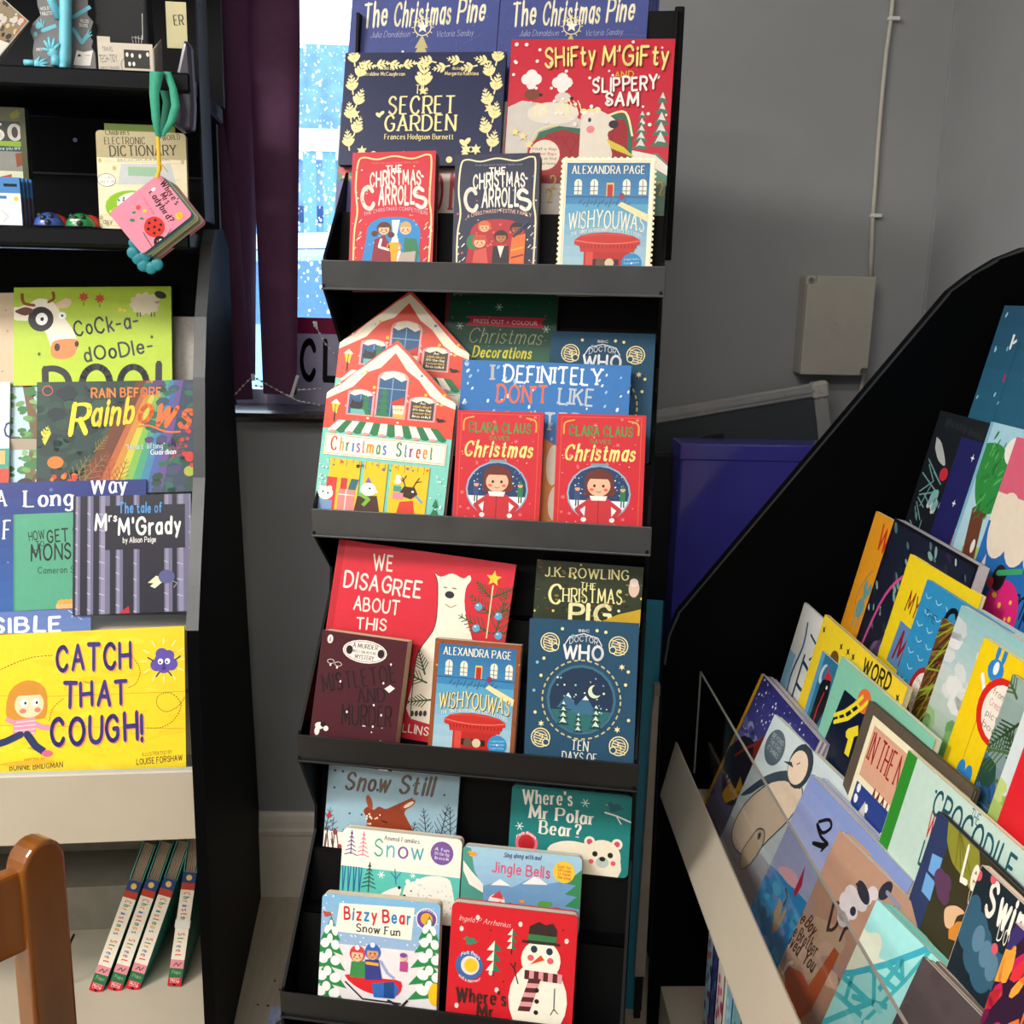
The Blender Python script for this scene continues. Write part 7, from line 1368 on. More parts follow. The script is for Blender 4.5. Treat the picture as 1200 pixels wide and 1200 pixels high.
# ================================================================== books on the right bookcase (covers face left)
RROW = [((.379, 0, .515), 20, .478), ((.475, 0, .600), 12, .602), ((.565, 0, .735), 12, .737), ((.655, 0, .885), 12, .887), ((.700, 0, .90), 12, 1.05)]
def RPL(r, tl, d, wd, off=0, tr=None, roll=0):
    q, th, _ = RROW[r]; t = math.radians(th); n = Vector((-math.cos(t), 0, math.sin(t))); q = Vector(q) - n * off
    ps = math.radians(-90 + d); nh = Vector((math.sin(ps), -math.cos(ps), 0)); nb = nh * math.cos(t) + Vector((0, 0, 1)) * math.sin(t)
    A = hit(*tl, q, n); u = Vector((math.cos(ps), math.sin(ps), 0)); up = nb.cross(u)
    if roll: rr = math.radians(roll); u, up = u * math.cos(rr) + up * math.sin(rr), up * math.cos(rr) - u * math.sin(rr)
    if tr: B = hit(*tr, A, nb); wd = (B - A).length
    return A, u, nb, up, wd
GR = ('picture books in the front row of the right bookcase', 'picture books in the second row of the right bookcase', 'picture books in the third row of the right bookcase', 'picture books in the top row of the right bookcase', 'picture books in the top row of the right bookcase')
ORD = ['first', 'second', 'third', 'fourth', 'fifth']
def rbook(r, lab, art, tl, d, wd, off=0, tr=None, t=.004, col='#888', copies=0, kind='soft', short='', **k):
    P = RPL(r, tl, d, wd, off, tr); b = book(lab, art, P, floor=RROW[r][2], t=t, col=col, kind=kind, group=GR[r], **k)
    for i in range(copies):
        c = b.copy(); COL.objects.link(c); c.matrix_world = b.matrix_world @ Matrix.Translation((.0022 * (i + 1), (i + 1) * (t + .0012), .0008 * ((i * 5) % 3 - 1)))
        c['label'] = '%s copy behind the front %s' % (ORD[i + 1], short); c['group'] = 'copies stacked behind the ' + short
        for ch in list(b.children):
            if ch.name.startswith('cover_print'): continue
            e_ = ch.copy(); COL.objects.link(e_); e_.parent = c
    return b
# --- front row
def starry(a):
    H = a.H; a.grad(0, H * .55, '#2a2a6a', '#5a5aa6'); a.grad(H * .55, H, '#8a8ab8', '#4a4050'); a.rect(0, 0, 4, H, '#e0a81e'); a.dots(130, (5, 0, 100, H * .6), .3, .9, ['#cfd0ee', '#8f90c8', '#f4f0ff']); P = a.P
    for q in ((898, 812), (893, 845), (909, 830)): a.star(*P(q), 1.6, '#fff', 4, .3)
    a.dots(60, (6, H * .3, 60, H * .6), 2, 6, ['#6f70b4', '#8f90c8', '#5556a0', '#a8a8d6'], .6)
    Q = lambda L: [P(z) for z in L]
    a.poly(catmull(Q(((850, 884), (862, 870), (872, 862), (886, 872), (888, 900), (876, 928), (858, 945), (846, 930), (850, 884))), 2)[:-1], '#2a2634'); a.poly(Q(((884, 872), (896, 862), (905, 878), (890, 915), (878, 925))), '#8c3020'); a.poly(Q(((846, 930), (856, 915), (862, 925), (868, 910), (872, 930), (850, 942))), '#d8a020'); a.line(Q(((862, 885), (876, 876), (886, 872))), 2, '#a03028'); a.dots(30, (P((850, 900))[0], P((850, 900))[1], P((890, 940))[0] + 10, P((880, 940))[1] + 10), .8, 2, ['#5a3038', '#38343f', '#c8c4d0']); a.lines([[P((846 + k * 4, 960 + k * 3)), P((852 + k * 4, 935 + k * 4))] for k in range(8)], .6, '#8a86a0')
rbook(0, 'starry purple picture book with yellow spine edge, farthest in the front row behind the guard', starry, (893, 789), 2.5, .25, .012, t=.005, col='#8a86a0', copies=3, short='starry purple book', kind='soft')
def penguin(a):
    H = a.H; a.bg('#c9d6d8'); P = a.P; Q = lambda L: [P(z) for z in L]; K = '#33404a'
    p = P((908, 876)); a.ell(p[0], p[1], 11, 10.5, '#56666e'); [a.text(s_, (p[0] - 7, p[1] - 4 + k * 4), (p[0] + 7, p[1] - 4 + k * 4), 2.6, '#b8c4c8', 'M') for k, s_ in enumerate(('BEYOND', 'THE STARS', 'IT SHINES'))]
    a.grad(H * .72, H, '#b0b4bc', '#8a8088')
    body = Q(((933, 905), (912, 912), (885, 930), (868, 950), (858, 975), (862, 995), (880, 1004), (900, 985), (925, 960), (940, 935), (938, 915))); a.poly(catmull(body + body[:1], 3)[:-1], '#e3cdb4'); a.line(catmull(body + body[:1], 3), .9, K)
    wing = Q(((868, 932), (882, 920), (900, 908), (922, 903), (936, 910), (938, 925), (920, 915), (896, 920), (880, 930))); a.poly(catmull(wing + wing[:1], 3)[:-1], '#3f4d58')
    p = P((938, 898)); a.ell(p[0], p[1], 12, 12.5, K); a.ell(p[0] - 1.5, p[1] + 1.6, 9.5, 9.6, '#e8d0b8'); a.poly(Q(((928, 893), (918, 892), (930, 900))), K); a.line(Q(((934, 896), (938, 894))), .7, '#6a4a3a')
    ch_ = Q(((878, 985), (888, 972), (896, 974), (894, 990), (880, 1012), (868, 1018), (870, 998))); a.poly(catmull(ch_ + ch_[:1], 3)[:-1], '#c8b498'); a.line(catmull(ch_ + ch_[:1], 3), .8, K); a.ell(*P((890, 980)), 1.6, 2.2, K)
rbook(0, 'pale grey picture book with a penguin and chick, second in the front row', penguin, (908, 837), 8, .25, .003, t=.005, col='#c2c8c6', short='penguin book', copies=1)
def sbook(a):
    H = a.H; a.grad(0, H * .62, '#7f92c8', '#a7aac8'); P = a.P; Q = lambda L: [P(z) for z in L]; K = '#16181e'
    a.poly(Q(((884, 1000), (905, 1015), (925, 1035), (950, 1062), (925, 1110), (885, 1180), (840, 1180))), '#2f86c0'); a.dots(70, (0, H * .62, 45, H), 2, 5, ['#3a94cc', '#2878b4', '#4aa4cc', '#6f86bc'], .7)
    a.poly(catmull(Q(((912, 1018), (922, 1016), (934, 1026), (936, 1042), (924, 1036), (912, 1018))), 3), '#dca8b4'); a.poly(Q(((944, 1014), (940, 1038), (932, 1052), (930, 1046))), '#a82848')
    a.line(Q(((960, 963), (972, 961), (974, 970), (964, 976), (958, 966), (962, 980), (970, 990), (953, 988), (966, 994))), 1.8, K, True); a.line(Q(((968, 992), (962, 998))), 1.2, K)
    a.poly(Q(((907, 1070), (914, 1052), (918, 1060), (912, 1080), (922, 1062), (922, 1068), (912, 1090), (904, 1096))), '#b09a74'); a.line(Q(((921, 1042), (923, 1052), (918, 1062))), 1.2, '#4a3a30')
rbook(0, 'periwinkle blue picture book with a black calligraphic S, third in the front row', sbook, (951, 907), 7, .25, .002, t=.006, col='#8f9cc4', copies=2, short='periwinkle book')
def dbook(a):
    H = a.H; a.grad(0, H, '#b38c76', '#a8806a'); P = a.P; Q = lambda L: [P(z) for z in L]; K = '#3c2a26'
    a.poly(catmull(Q(((915, 1062), (935, 1068), (960, 1075), (985, 1090), (990, 1110), (960, 1150), (930, 1180), (900, 1130))), 3), '#b89a80'); a.dots(36, (0, H * .45, 60, H * .9), 3, 8, ['#c0a088', '#b08e74', '#c8a890', '#a88a80'], .7); a.poly(Q(((978, 1110), (984, 1118), (950, 1185), (930, 1200), (938, 1170))), '#a8502c'); a.poly(Q(((920, 1130), (940, 1140), (950, 1160), (940, 1195), (920, 1160))), '#b8583a')
    a.text('The', P((929, 1068)), P((940, 1084)), 6, K, 'C'); a.text('Boy', P((943, 1083)), P((952, 1098)), 6, K, 'C'); a.text('Fine Brother', P((921, 1088)), P((955, 1122)), 6, K, 'C'); a.text('I Loved', P((915, 1096)), P((935, 1120)), 6, K, 'C'); a.text('You', P((940, 1126)), P((952, 1140)), 6, K, 'C')
    a.text('D', P((969, 1088)), P((982, 1091)), 12, K, 'C'); a.text('r', P((984, 1100)), P((990, 1104)), 10, K, 'C')
    a.polys([a.E(*P((990 + dx, 1055 + dy)), r, r * .8) for dx, dy, r in ((2, 2, 5), (8, -6, 5), (14, 2, 4), (0, 14, 5), (8, 12, 4.6), (20, 4, 4), (26, -4, 4), (34, -8, 3.4), (-2, 22, 4))], '#cfc8cc'); a.polys([a.E(*P((1012, 1046)), 6, 3, 20), a.E(*P((1038, 1044)), 3, 5, 20), a.E(*P((1000, 1068)), 2, 2)], '#2a2c3a'); a.line(Q(((1008, 1042), (1004, 1036), (1010, 1038), (1012, 1034))), .9, '#2a2c3a'); a.line(Q(((1040, 1046), (1056, 1064))), 2, '#8a8ca0')
    a.line(catmull(Q(((916, 1122), (912, 1112), (918, 1110), (922, 1118), (918, 1128))), 3), 1.6, '#8a8488'); a.line(Q(((918, 1140), (924, 1130), (930, 1128))), 1.6, '#e0d4d0', True)
rbook(0, 'tan brown picture book with black capital D and white animal, front row', dbook, (984, 973), 10, .26, .001, t=.005, col='#c09a80', copies=3, short='tan brown book')
def turq(a):
    H = a.H; a.grad(0, H, '#9fdedd', '#8fd0d0'); P = a.P; Q = lambda L: [P(z) for z in L]; T1 = '#3fb0b8'
    a.poly(catmull(Q(((1008, 1078), (1016, 1092), (1030, 1094), (1034, 1108), (1030, 1122), (1044, 1130), (1000, 1140), (980, 1120))), 3), '#d9e0cc')
    a.line(Q(((970, 1142), (1000, 1140), (1040, 1130), (1075, 1117), (1096, 1108))), 2.4, '#38a8c0'); a.line(Q(((1096, 1108), (1060, 1150), (1010, 1200))), 1.6, T1)
    a.lines([Q(z) for z in (((1000, 1140), (990, 1175)), ((1020, 1136), (1050, 1160)), ((1025, 1135), (1024, 1180)), ((1040, 1130), (1060, 1150)), ((1057, 1126), (1058, 1152)), ((985, 1142), (1020, 1175)), ((975, 1160), (1010, 1190)), ((1000, 1168), (1040, 1180)), ((1020, 1175), (960, 1200)), ((1058, 1126), (1030, 1160)))], 2.2, T1)
    a.dots(60, (20, H * .4, 100, H), 1, 3, ['#b8e6e0', '#7fccc8', '#a8dcd8'], .6)
rbook(0, 'turquoise picture book with a blue lattice bridge, fifth in the front row', turq, (1028, 1054), 12, .27, -.001, t=.004, col='#5fb8b0', copies=4, short='turquoise bridge book')
def brown(a): a.bg('#4a4042'); a.dots(30, (0, 0, 100, a.H), 1, 4, ['#4e4446', '#463c3e'])
rbook(0, 'plain dark brown picture book, nearest in the front row', brown, (1082, 1121), 11, .26, -.002, t=.005, col='#6a5a56', copies=2, short='dark brown book')
# --- second row
def pbook(a):
    H = a.H; a.bg('#dfe0da'); a.rect(0, H * .35, 14, H, '#8fc0dc'); a.line([(18, 12), (22, 30), (16, H * .5), (22, H * .8)], 3, '#3a6a8a', True); a.line([(30, H * .3), (30, H * .7)], 3, '#22405e'); a.line([(30, H * .34), (48, H * .38), (46, H * .5), (30, H * .5)], 3, '#22405e', True); a.line([(30, H * .15), (50, H * .2), (40, H * .3)], 2, '#22405e', True); a.line([(20, H * .62), (60, H * .64)], 2, '#22405e'); a.text('THE', (24, H * .78), (50, H * .8), 9, '#c8382c', 'R'); a.ell(26, H * .93, 8, 5, '#b8203a')
rbook(1, 'white and blue picture book with curly navy lettering, farthest in the second row', pbook, (943, 706), 1, .20, .004, t=.005, col='#cfd4d4', kind='hard')
def yword(a):
    H = a.H; a.bg('#efcf2e'); K = '#2a2418'; P = a.P
    for q in ((986, 758), (994, 764), (1000, 770), (1035, 812), (1052, 818), (966, 738), (976, 776)): a.star(*P(q), 2.4, K, 4, .35, 20)
    a.text('WORD', P((1010, 787)), P((1042, 810)), 7, K, 'B'); a.ell(*P((978, 772)), 5, 4, '#6a4a1a')
rbook(1, 'yellow picture book scattered with black stars, second in the second row', yword, (967, 720), 1, .22, .0, tr=(1063, 808), t=.007, col='#e2c22e', pages=mat('grey_page_block', '#b8b0a0', .8, scale=300))
def hat(a):
    H = a.H; a.bg('#2f6f90'); a.rect(0, 0, 12, H, '#5a9ac0'); P = a.P; a.ell(*P((965, 790)), 10, 16, '#b8ccd4', 15); a.ell(P((965, 790))[0] + 7, P((965, 790))[1] - 2, 9, 14, '#2f6f90', 15); a.poly([P(z) for z in ((962, 800), (970, 792), (974, 800), (968, 830), (950, 862), (944, 855))], '#16181c'); a.poly([P(z) for z in ((966, 796), (970, 786), (974, 792), (974, 798))], '#c02a3a'); a.ell(*P((971, 784)), 2.6, 2.6, '#c02a3a'); a.line([P((966, 812)), P((958, 830)), P((952, 850))], 3, '#b82838'); a.ell(*P((969, 806)), 2.6, 3, '#e6e0d8')
rbook(1, 'blue picture book with crescent moon and a figure in red pointed hat', hat, (964, 763), 3, .10, -.006, t=.004, col='#3f86ac')
def mint(a):
    H = a.H; a.bg('#83c6ab'); P = a.P; Q = lambda L: [P(z) for z in L]; a.poly(Q(((990, 808), (1100, 905), (1100, 960), (940, 960), (965, 870))), '#101a30'); a.ell(*P((1013, 822)), 7, 6, '#e2703a'); a.poly(Q(((940, 885), (948, 878), (962, 900), (950, 910))), '#d8a064')
    a.lines([Q(z) for z in (((978, 838), (990, 834), (1004, 824), (1012, 816)), ((978, 846), (994, 842), (1010, 830), (1018, 822)))], 2.2, '#efdc30'); a.lines([Q(z) for z in (((982, 836), (984, 846)), ((989, 834), (992, 843)), ((996, 829), (1001, 838)), ((1003, 823), (1009, 832)))], 1.6, '#efdc30')
    a.line(Q(((994, 860), (1006, 856))), 5, '#efdc30'); a.line(Q(((999, 860), (992, 885))), 5, '#efdc30')
rbook(1, 'mint green picture book with a yellow ladder and letter on dark blue, second row', mint, (986, 769), 3, .25, -.012, tr=(1096, 869), t=.008, col='#74b89c', copies=0)
def night(a):
    H = a.H; a.bg('#5c5245'); P = a.P; Q = lambda L: [P(z) for z in L]; a.rect(8, 5, 100, H, '#efe6c4'); a.rect(12, 9, 100, H * .42, '#d8a58a')
    a.text('IN THE NIGHT KITCHEN', (13, 27), (104, 29), 15, '#9c1f26', 'R'); a.text('MAURICE SENDAK', (28, 46), (108, 48), 9, '#6a2420', 'R')
    a.rect(12, H * .46, 100, H * .92, '#263f8a'); a.dots(26, (13, H * .48, 98, H * .8), 1.4, 2, '#eef0f0', 1.4); a.poly([(14, H * .9), (16, H * .66), (22, H * .6), (25, H * .52), (28, H * .6), (34, H * .64), (36, H * .9)], '#d0ccc4'); a.lines([[(20, H * .7), (20, H * .88)], [(26, H * .66), (26, H * .88)], [(31, H * .7), (31, H * .88)]], .8, '#5a5650'); a.ell(58, H * .72, 16, 18, '#f4f2ea'); a.line(a.E(52, H * .72, 4, 10) + [(56, H * .72)], 1.2, '#2a2a30'); a.ell(54, H * .93, 8, 5, '#c8924a')
rbook(1, 'picture book with a cream framed cover and red lettering, In the Night Kitchen, second row', night, (1018.7, 821), 5.4, .25, -.018, tr=(1142, 924), t=.008, col='#54493c', kind='hard')
def croc(a):
    H = a.H; a.bg('#bfd8cd'); a.rect(0, 0, 7, H, '#2f8a2c'); P = a.P; K = '#1f5a66'
    for ch_, q0, q1 in (('C', (1093, 948), (1099, 954)), ('R', (1103, 957), (1111, 964)), ('O', (1112, 966), (1120, 974)), ('C', (1123, 976), (1130, 982)), ('O', (1132, 986), (1140, 994)), ('D', (1145, 996), (1152, 1003)), ('I', (1156, 1006), (1157, 1007)), ('L', (1162, 1011), (1168, 1017)), ('E', (1174, 1020), (1182, 1028))): pass
    a.text('CROCODILE', P((1091, 951)), P((1184, 1036)), 9, K, 'H'); a.text('THE', P((1136, 959)), P((1146, 968)), 4, K, 'M'); a.text('WHO', P((1084, 978)), P((1106, 998)), 9, '#c8323a', 'H'); a.text('LIKE', P((1076, 1010)), P((1100, 1033)), 9, K, 'H'); a.dots(3, (20, 5, 60, 20), .5, .8, K)
rbook(1, 'pale mint picture book with a bright green spine edge and teal capitals, second row', croc, (1065, 879), 5.2, .29, -.022, t=.007, col='#d8d0b4', kind='hard')
def le(a):
    H = a.H; a.bg('#38341f'); P = a.P; Q = lambda L: [P(z) for z in L]; a.rect(0, 0, 12, H, '#2c3a62'); a.polys([Q(((1093, 1000), (1105, 1006), (1098, 1030), (1088, 1020))), Q(((1086, 1022), (1096, 1034), (1090, 1056), (1080, 1044)))], '#6fa8e0')
    a.poly(catmull(Q(((1112, 962), (1130, 970), (1146, 990), (1148, 1020), (1140, 1045), (1130, 1030), (1116, 1010), (1110, 985))), 3), '#8a8a2e'); a.lines([[P((1125, 970)), P((1120 + k * 6, 1015 + k * 4))] for k in range(4)], .6, '#6a6a20')
    W = '#f4ecdc'; a.text('Le', P((1125, 1030)), P((1143, 1044)), 12, W, 'B'); a.text('Of', P((1133, 1058)), P((1140, 1064)), 8, W, 'h'); a.polys([a.E(*P((1102, 1030)), 4, 4), a.E(*P((1108, 1036)), 4, 4), a.E(*P((1105, 1044)), 4, 4), a.E(*P((1108, 1052)), 2.6, 3)], '#5c3a5a'); a.poly(catmull(Q(((1107, 1068), (1112, 1062), (1122, 1062), (1131, 1070), (1122, 1074), (1116, 1088), (1108, 1085), (1107, 1068))), 3), '#e2b890'); a.poly(Q(((1112, 1090), (1122, 1080), (1132, 1080), (1126, 1105), (1112, 1100))), '#d98a2e')
rbook(1, 'dark olive picture book with a blue window edge and cream letters, second row', le, (1100, 951), 4.5, .26, -.026, t=.008, col='#2a2a30', kind='hard')
def swim(a):
    H = a.H; a.bg('#12222c'); P = a.P; Q = lambda L: [P(z) for z in L]; W = '#f6efe2'; a.text('Swim', P((1153, 1066)), P((1200, 1108)), 12, W, 'B'); a.text('Down', P((1168, 1100)), P((1190, 1118)), 8, W, 'h'); a.polys([a.E(*P(q), 4 + k % 3 * 2, 7) for k, q in enumerate(((1140, 1070), (1145, 1090), (1138, 1095), (1152, 1110), (1142, 1120), (1158, 1128), (1168, 1140), (1150, 1140)))], '#2f5a72'); a.polys([a.E(*P(q), 3, 5) for q in ((1147, 1100), (1155, 1118), (1162, 1134))], '#5a8098')
    for q in ((1148, 1026), (1165, 1030), (1166, 1112), (1170, 1150)): a.ell(*P(q), 1.6, 2, '#d8586a')
    a.poly(Q(((1165, 1200), (1180, 1150), (1200, 1100), (1215, 1100), (1215, 1210))), '#8c1838'); a.dots(26, (P((1172, 1160))[0], P((1180, 1150))[1], 100, H), .8, 2, ['#e8502e', '#c81858', '#2a3a7a', '#f0902a'], 3, 20)
rbook(1, 'very dark teal picture book with bold cream hand lettering, second row', swim, (1151, 1014), 6, .26, -.033, t=.009, col='#d0c4b4', kind='hard')
def splash(a): H = a.H; a.bg('#2c1030'); a.dots(200, (0, 0, 100, H), 1, 3, ['#d8303a', '#c81858', '#e8702e', '#3a2a6a', '#f0a03a', '#6a1040'], 3.5, 15)
rbook(1, 'crimson and orange splashed picture book, nearest in the second row', splash, (1190, 1081), 6, .24, -.038, t=.006, col='#e2d8c8')
# --- third row
def orange(a):
    H = a.H; a.bg('#e59a22'); P = a.P; a.text('W', P((1027, 640)), P((1038, 648)), 20, '#c8301e', 'H'); p = P((1008, 712)); a.ell(p[0], p[1], 7, 9, '#6f9a98'); a.ell(p[0] + 2, p[1] - 13, 4.5, 5, '#6f9a98'); a.ell(p[0] - 2, p[1] - 19, 3, 5, '#6f9a98'); a.ell(p[0] + 7, p[1] - 18, 3, 5, '#6f9a98'); a.line([(p[0] - 3, p[1] + 6), (p[0] - 5, p[1] + 18)], 1.6, '#6f9a98'); a.line([(p[0] + 4, p[1] + 6), (p[0] + 3, p[1] + 18)], 1.6, '#6f9a98'); a.line([(p[0] - 6, p[1] + 10), (p[0] - 12, p[1] - 6), (p[0] - 6, p[1] - 24), (p[0] + 2, p[1] - 34)], 1, '#6f8a70', True)
rbook(2, 'orange picture book with a red W and a grey mouse, farthest in the third row', orange, (1027, 599), 1, .18, .004, t=.005, col='#e0c890')
def jungle(a):
    H = a.H; a.bg('#1a1e30'); a.dots(150, (2, 2, 98, H), 2, 4.5, ['#22303c', '#7fa49c', '#2a2440', '#4f6f70', '#16182a', '#a8c4bc'], .42, 40); a.line([(8, H * .8), (18, 40), (40, 22), (66, 30), (88, 50)], 2.2, '#d0508c', True); a.dots(30, (20, 60, 60, H), 3, 6, ['#b8b4c4', '#4a3a60', '#6f5a80'], 1.6, 20); a.rect(0, 0, 2, H, '#0e1018'); a.line([(1, 1), (99, 1), (99, H)], 1.6, '#0c0e14')
rbook(2, 'thick dark picture book of tangled leaves with a pink stem, third row', jungle, (1049, 607), -1, .2, .0, tr=(1144.7, 668), t=.016, col='#141624', pages=mat('cool_page_block', '#b4b0b4', .8, scale=300))
def my(a): H = a.H; a.bg('#f0d21e'); a.text('MY', (16, 36), (34, 37), 13, '#8c2418', 'H'); a.text('MUM', (40, 36), (66, 38), 13, '#8c2418', 'H'); a.poly([(16, 44), (60, 46), (60, 76), (14, 74)], '#5a86b4'); a.text('M', (20, 68), (34, 70), 20, '#8c1c24', 'B'); a.text('AX', (38, 70), (56, 72), 20, '#8c1c24', 'B'); a.poly([(20, 84), (40, 82), (36, 96), (24, 100)], '#d8603a'); a.ell(26, 88, 4, 4, '#f0a02a')
rbook(2, 'bright yellow picture book with dark red capitals and a blue panel, third row', my, (1067, 649), 1, .2, -.008, t=.005, col='#d8bc30')
def go(a):
    H = a.H; a.bg('#2f90c4'); a.lines([catmull([(x, y), (x + 4, y + 2.2), (x + 8, y)], 3) for y in range(8, int(H), 9) for x in range(4 + (y % 2) * 5, 96, 14)], .7, '#a8d4e8'); a.text('THE', (10, 21), (26, 21.5), 5, '#17304a', 'h'); a.text('GO', (33, 24), (70, 26), 16, '#121a20', 'B'); a.ell(34, 64, 15, 17, '#a82030'); a.ell(35, 64, 12, 14, '#efe6dc'); [a.text(s_, (26, 58 + k * 5), (44, 58.5 + k * 5), 2.6, '#5a3a3a' if k != 1 else '#c03a3a', 'h') for k, s_ in enumerate(('from the', 'Creators of', 'favourite', 'stories'))]; a.poly([(30, H * .8), (38, H * .84), (32, H * .88)], '#d83a2a')
rbook(2, 'sea blue picture book with black capitals and a red rimmed badge, third row', go, (1087, 679), 0, .21, -.016, t=.007, col='#4a9ac8', kind='hard')
def bark(a): H = a.H; a.bg('#6a4422'); [a.lines([[(a.rng.uniform(-8, 8), y + a.rng.uniform(0, 9)), (a.rng.uniform(10, 30), y - a.rng.uniform(4, 22))] for y in range(6, int(H) + 10, st)], wd, c) for st, wd, c in ((3, 1.2, '#8c6a2e'), (5, 1.1, '#3a2412'), (7, 1.2, '#8aa82e'))]
rbook(2, 'brown bark patterned picture book showing as a strip beside the cloudy book, third row', bark, (1105, 724), 2, .2, -.021, t=.004, col='#5a3a1e')
def cloud(a): H = a.H; a.grad(0, H * .35, '#8fc0c4', '#b8d0d0'); a.grad(H * .35, H, '#c8d4d4', '#8fae84'); a.dots(40, (0, 10, 100, H * .55), 4, 10, ['#d8dcdc', '#c8d2d4', '#e2e4e2'], .6); a.dots(50, (0, H * .6, 100, H), 4, 9, ['#7fae6a', '#6a9a5a', '#98bc84'], .8); a.dots(20, (40, H * .35, 100, H * .6), 3, 6, ['#7fae6a', '#6a9a5a'], 1)
rbook(2, 'pale cloudy sky picture book with green bushes, third row', cloud, (1127, 709), 2, .25, -.026, t=.008, col='#9cc4cc', copies=2, short='cloudy sky book')
def bunny(a):
    H = a.H; a.bg('#f2cf14'); a.rect(14, 0, 14.6, H, '#c8a414'); P = a.P; B = '#2f86d0'; p = P((1167, 786)); a.ell(p[0], p[1], 6, 5, B); a.ell(p[0] - 2, p[1] - 8, 1.5, 5, B); a.ell(p[0] + 3, p[1] - 8, 1.5, 5, B); a.ell(p[0], p[1] - 1, 2, 3, '#eef2f6'); a.line([(p[0] - 8, p[1] + 5), (p[0] - 2, p[1] + 12)], 2.4, '#eef2f6'); a.line([(p[0] + 8, p[1] + 4), (p[0] + 14, p[1] + 8), (p[0] + 8, p[1] + 16)], 2.4, '#eef2f6')
    p = P((1170, 836)); a.ell(p[0], p[1], 16, 15, '#d8281e'); a.ell(p[0] + 1, p[1], 13, 12.4, '#f0e8dc'); [a.text(s_, (p[0] - 8, p[1] - 6 + k * 5), (p[0] + 10, p[1] - 5.5 + k * 5), 2.8, '#5a4a4a' if k != 1 else '#c8302a', 'h') for k, s_ in enumerate(('from the', 'Creators of', 'picture', 'books'))]; p = P((1126, 902)); a.ell(p[0], p[1], 3, 5, B); a.ell(p[0] + 6, p[1], 3, 5, B)
rbook(2, 'yellow picture book with a small blue creature and a red rimmed badge, third row', bunny, (1153.5, 747), 2, .25, -.034, t=.008, col='#e8c81e', copies=1, short='yellow badge book')
def palm(a): H = a.H; a.grad(0, H, '#9ab0a8', '#4a6a80'); [a.twig(8 + (k * 7) % 22, 8 + k * 9, 26, 150 + (k % 3) * 80, 1.6, '#2c4624' if k % 2 else '#47663a', 9) for k in range(9)]; a.dots(30, (0, H * .55, 60, H), 3, 8, ['#2f5a8c', '#24483c', '#3a6ea0'], 1); [a.twig(16 + k * 6, 30 + (k % 3) * 22, 34, 200 + k * 24, 1.2, '#33502a' if k % 2 else '#4a6a34', 9) for k in range(8)]; [a.twig(14 + k * 5, 62, 34, 170 + k * 30, 1.2, '#2c4624', 9) for k in range(7)]; a.line([(26, 62), (22, 100), (6, H)], 3, '#6a4630', True)
rbook(2, 'picture book with palm trees over blue water, near the end of the third row', palm, (1187, 790), 2, .24, -.040, t=.006, col='#3f5a4a')
def whitegreen(a): H = a.H; a.grad(0, H * .6, '#d8e2e4', '#cfdcde'); a.rect(0, H * .6, 100, H, '#a8c06a'); a.dots(20, (0, H * .56, 60, H * .8), 3, 6, ['#8fb05a', '#c0d080'], .6)
rbook(2, 'white picture book with a green hill, second nearest in the third row', whitegreen, (1213, 797), 2, .22, -.046, t=.004, col='#c8d4d4')
rbook(2, 'plain red picture book, nearest in the third row', lambda a: a.bg('#d8222c'), (1227, 800), 2, .22, -.051, t=.004, col='#c81e28')
# --- top row
def teal(a): H = a.H; a.grad(0, H, '#27506c', '#2f6f8c'); P = a.P; a.dots(26, (3, 3, 100, H), .6, 1.1, ['#7fc0d8', '#a8d4e4'], 1.8, 20); a.line([P((1192, 409)), P((1187, 392))], 0, '#fff'); a.line([P((1184, 408)), P((1189, 392))], 2.2, '#eef0ee'); a.line([P((1188, 402)), P((1192, 399))], 1.8, '#eef0ee'); a.line([P((1178, 440)), P((1176, 448))], 2, '#a83a5a'); a.line([(30, 20), (30, H)], .5, '#1d4258')
rbook(4, 'dark teal picture book with tiny stars, highest on the right bookcase', teal, (1177.5, 358), 0, .25, 0, t=.007, col='#2a5670')
def skel(a): H = a.H; a.bg('#1a1e22'); P = a.P; a.text('ghostly lines', P((1108, 496)), P((1150, 516)), 4, '#3a3e44', 'h'); a.lines([[(a.rng.uniform(2, 24), y), (a.rng.uniform(6, 34), y + a.rng.uniform(4, 14))] for y in range(30, int(H), 3)], 1, '#6f9a9c'); a.poly(catmull([P(z) for z in ((1098, 512), (1104, 520), (1108, 545), (1100, 540), (1096, 525))], 3), '#b4b8b8'); a.ell(*P((1106, 556)), 5, 4, '#c82e3c'); a.dots(16, (P((1096, 570))[0], P((1096, 575))[1], P((1104, 600))[0] + 8, P((1100, 610))[1]), 1.5, 4, ['#7fb0b0', '#c8ccc8'], 1.6, 30)
rbook(3, 'black picture book with scratchy pale drawing, farthest in the top row', skel, (1102.5, 481), 0, .25, .0, t=.007, col='#202428')
def navy(a):
    H = a.H; a.bg('#20205c'); P = a.P
    for q in ((1140, 537), (1118, 590)): a.star(*P(q), 3, '#eef0f6', 4, .3)
    a.poly([P(z) for z in ((1140, 580), (1146, 575), (1138, 640), (1118, 660), (1112, 640), (1120, 620))], '#b0302a'); a.polys([a.E(*P(z), 3, 3.4) for z in ((1122, 622), (1124, 632), (1132, 628))], '#f0c08a')
rbook(3, 'navy picture book with white stars and a red cloak, top row', navy, (1127, 512), 1, .2, -.008, t=.004, col='#1c1c50')
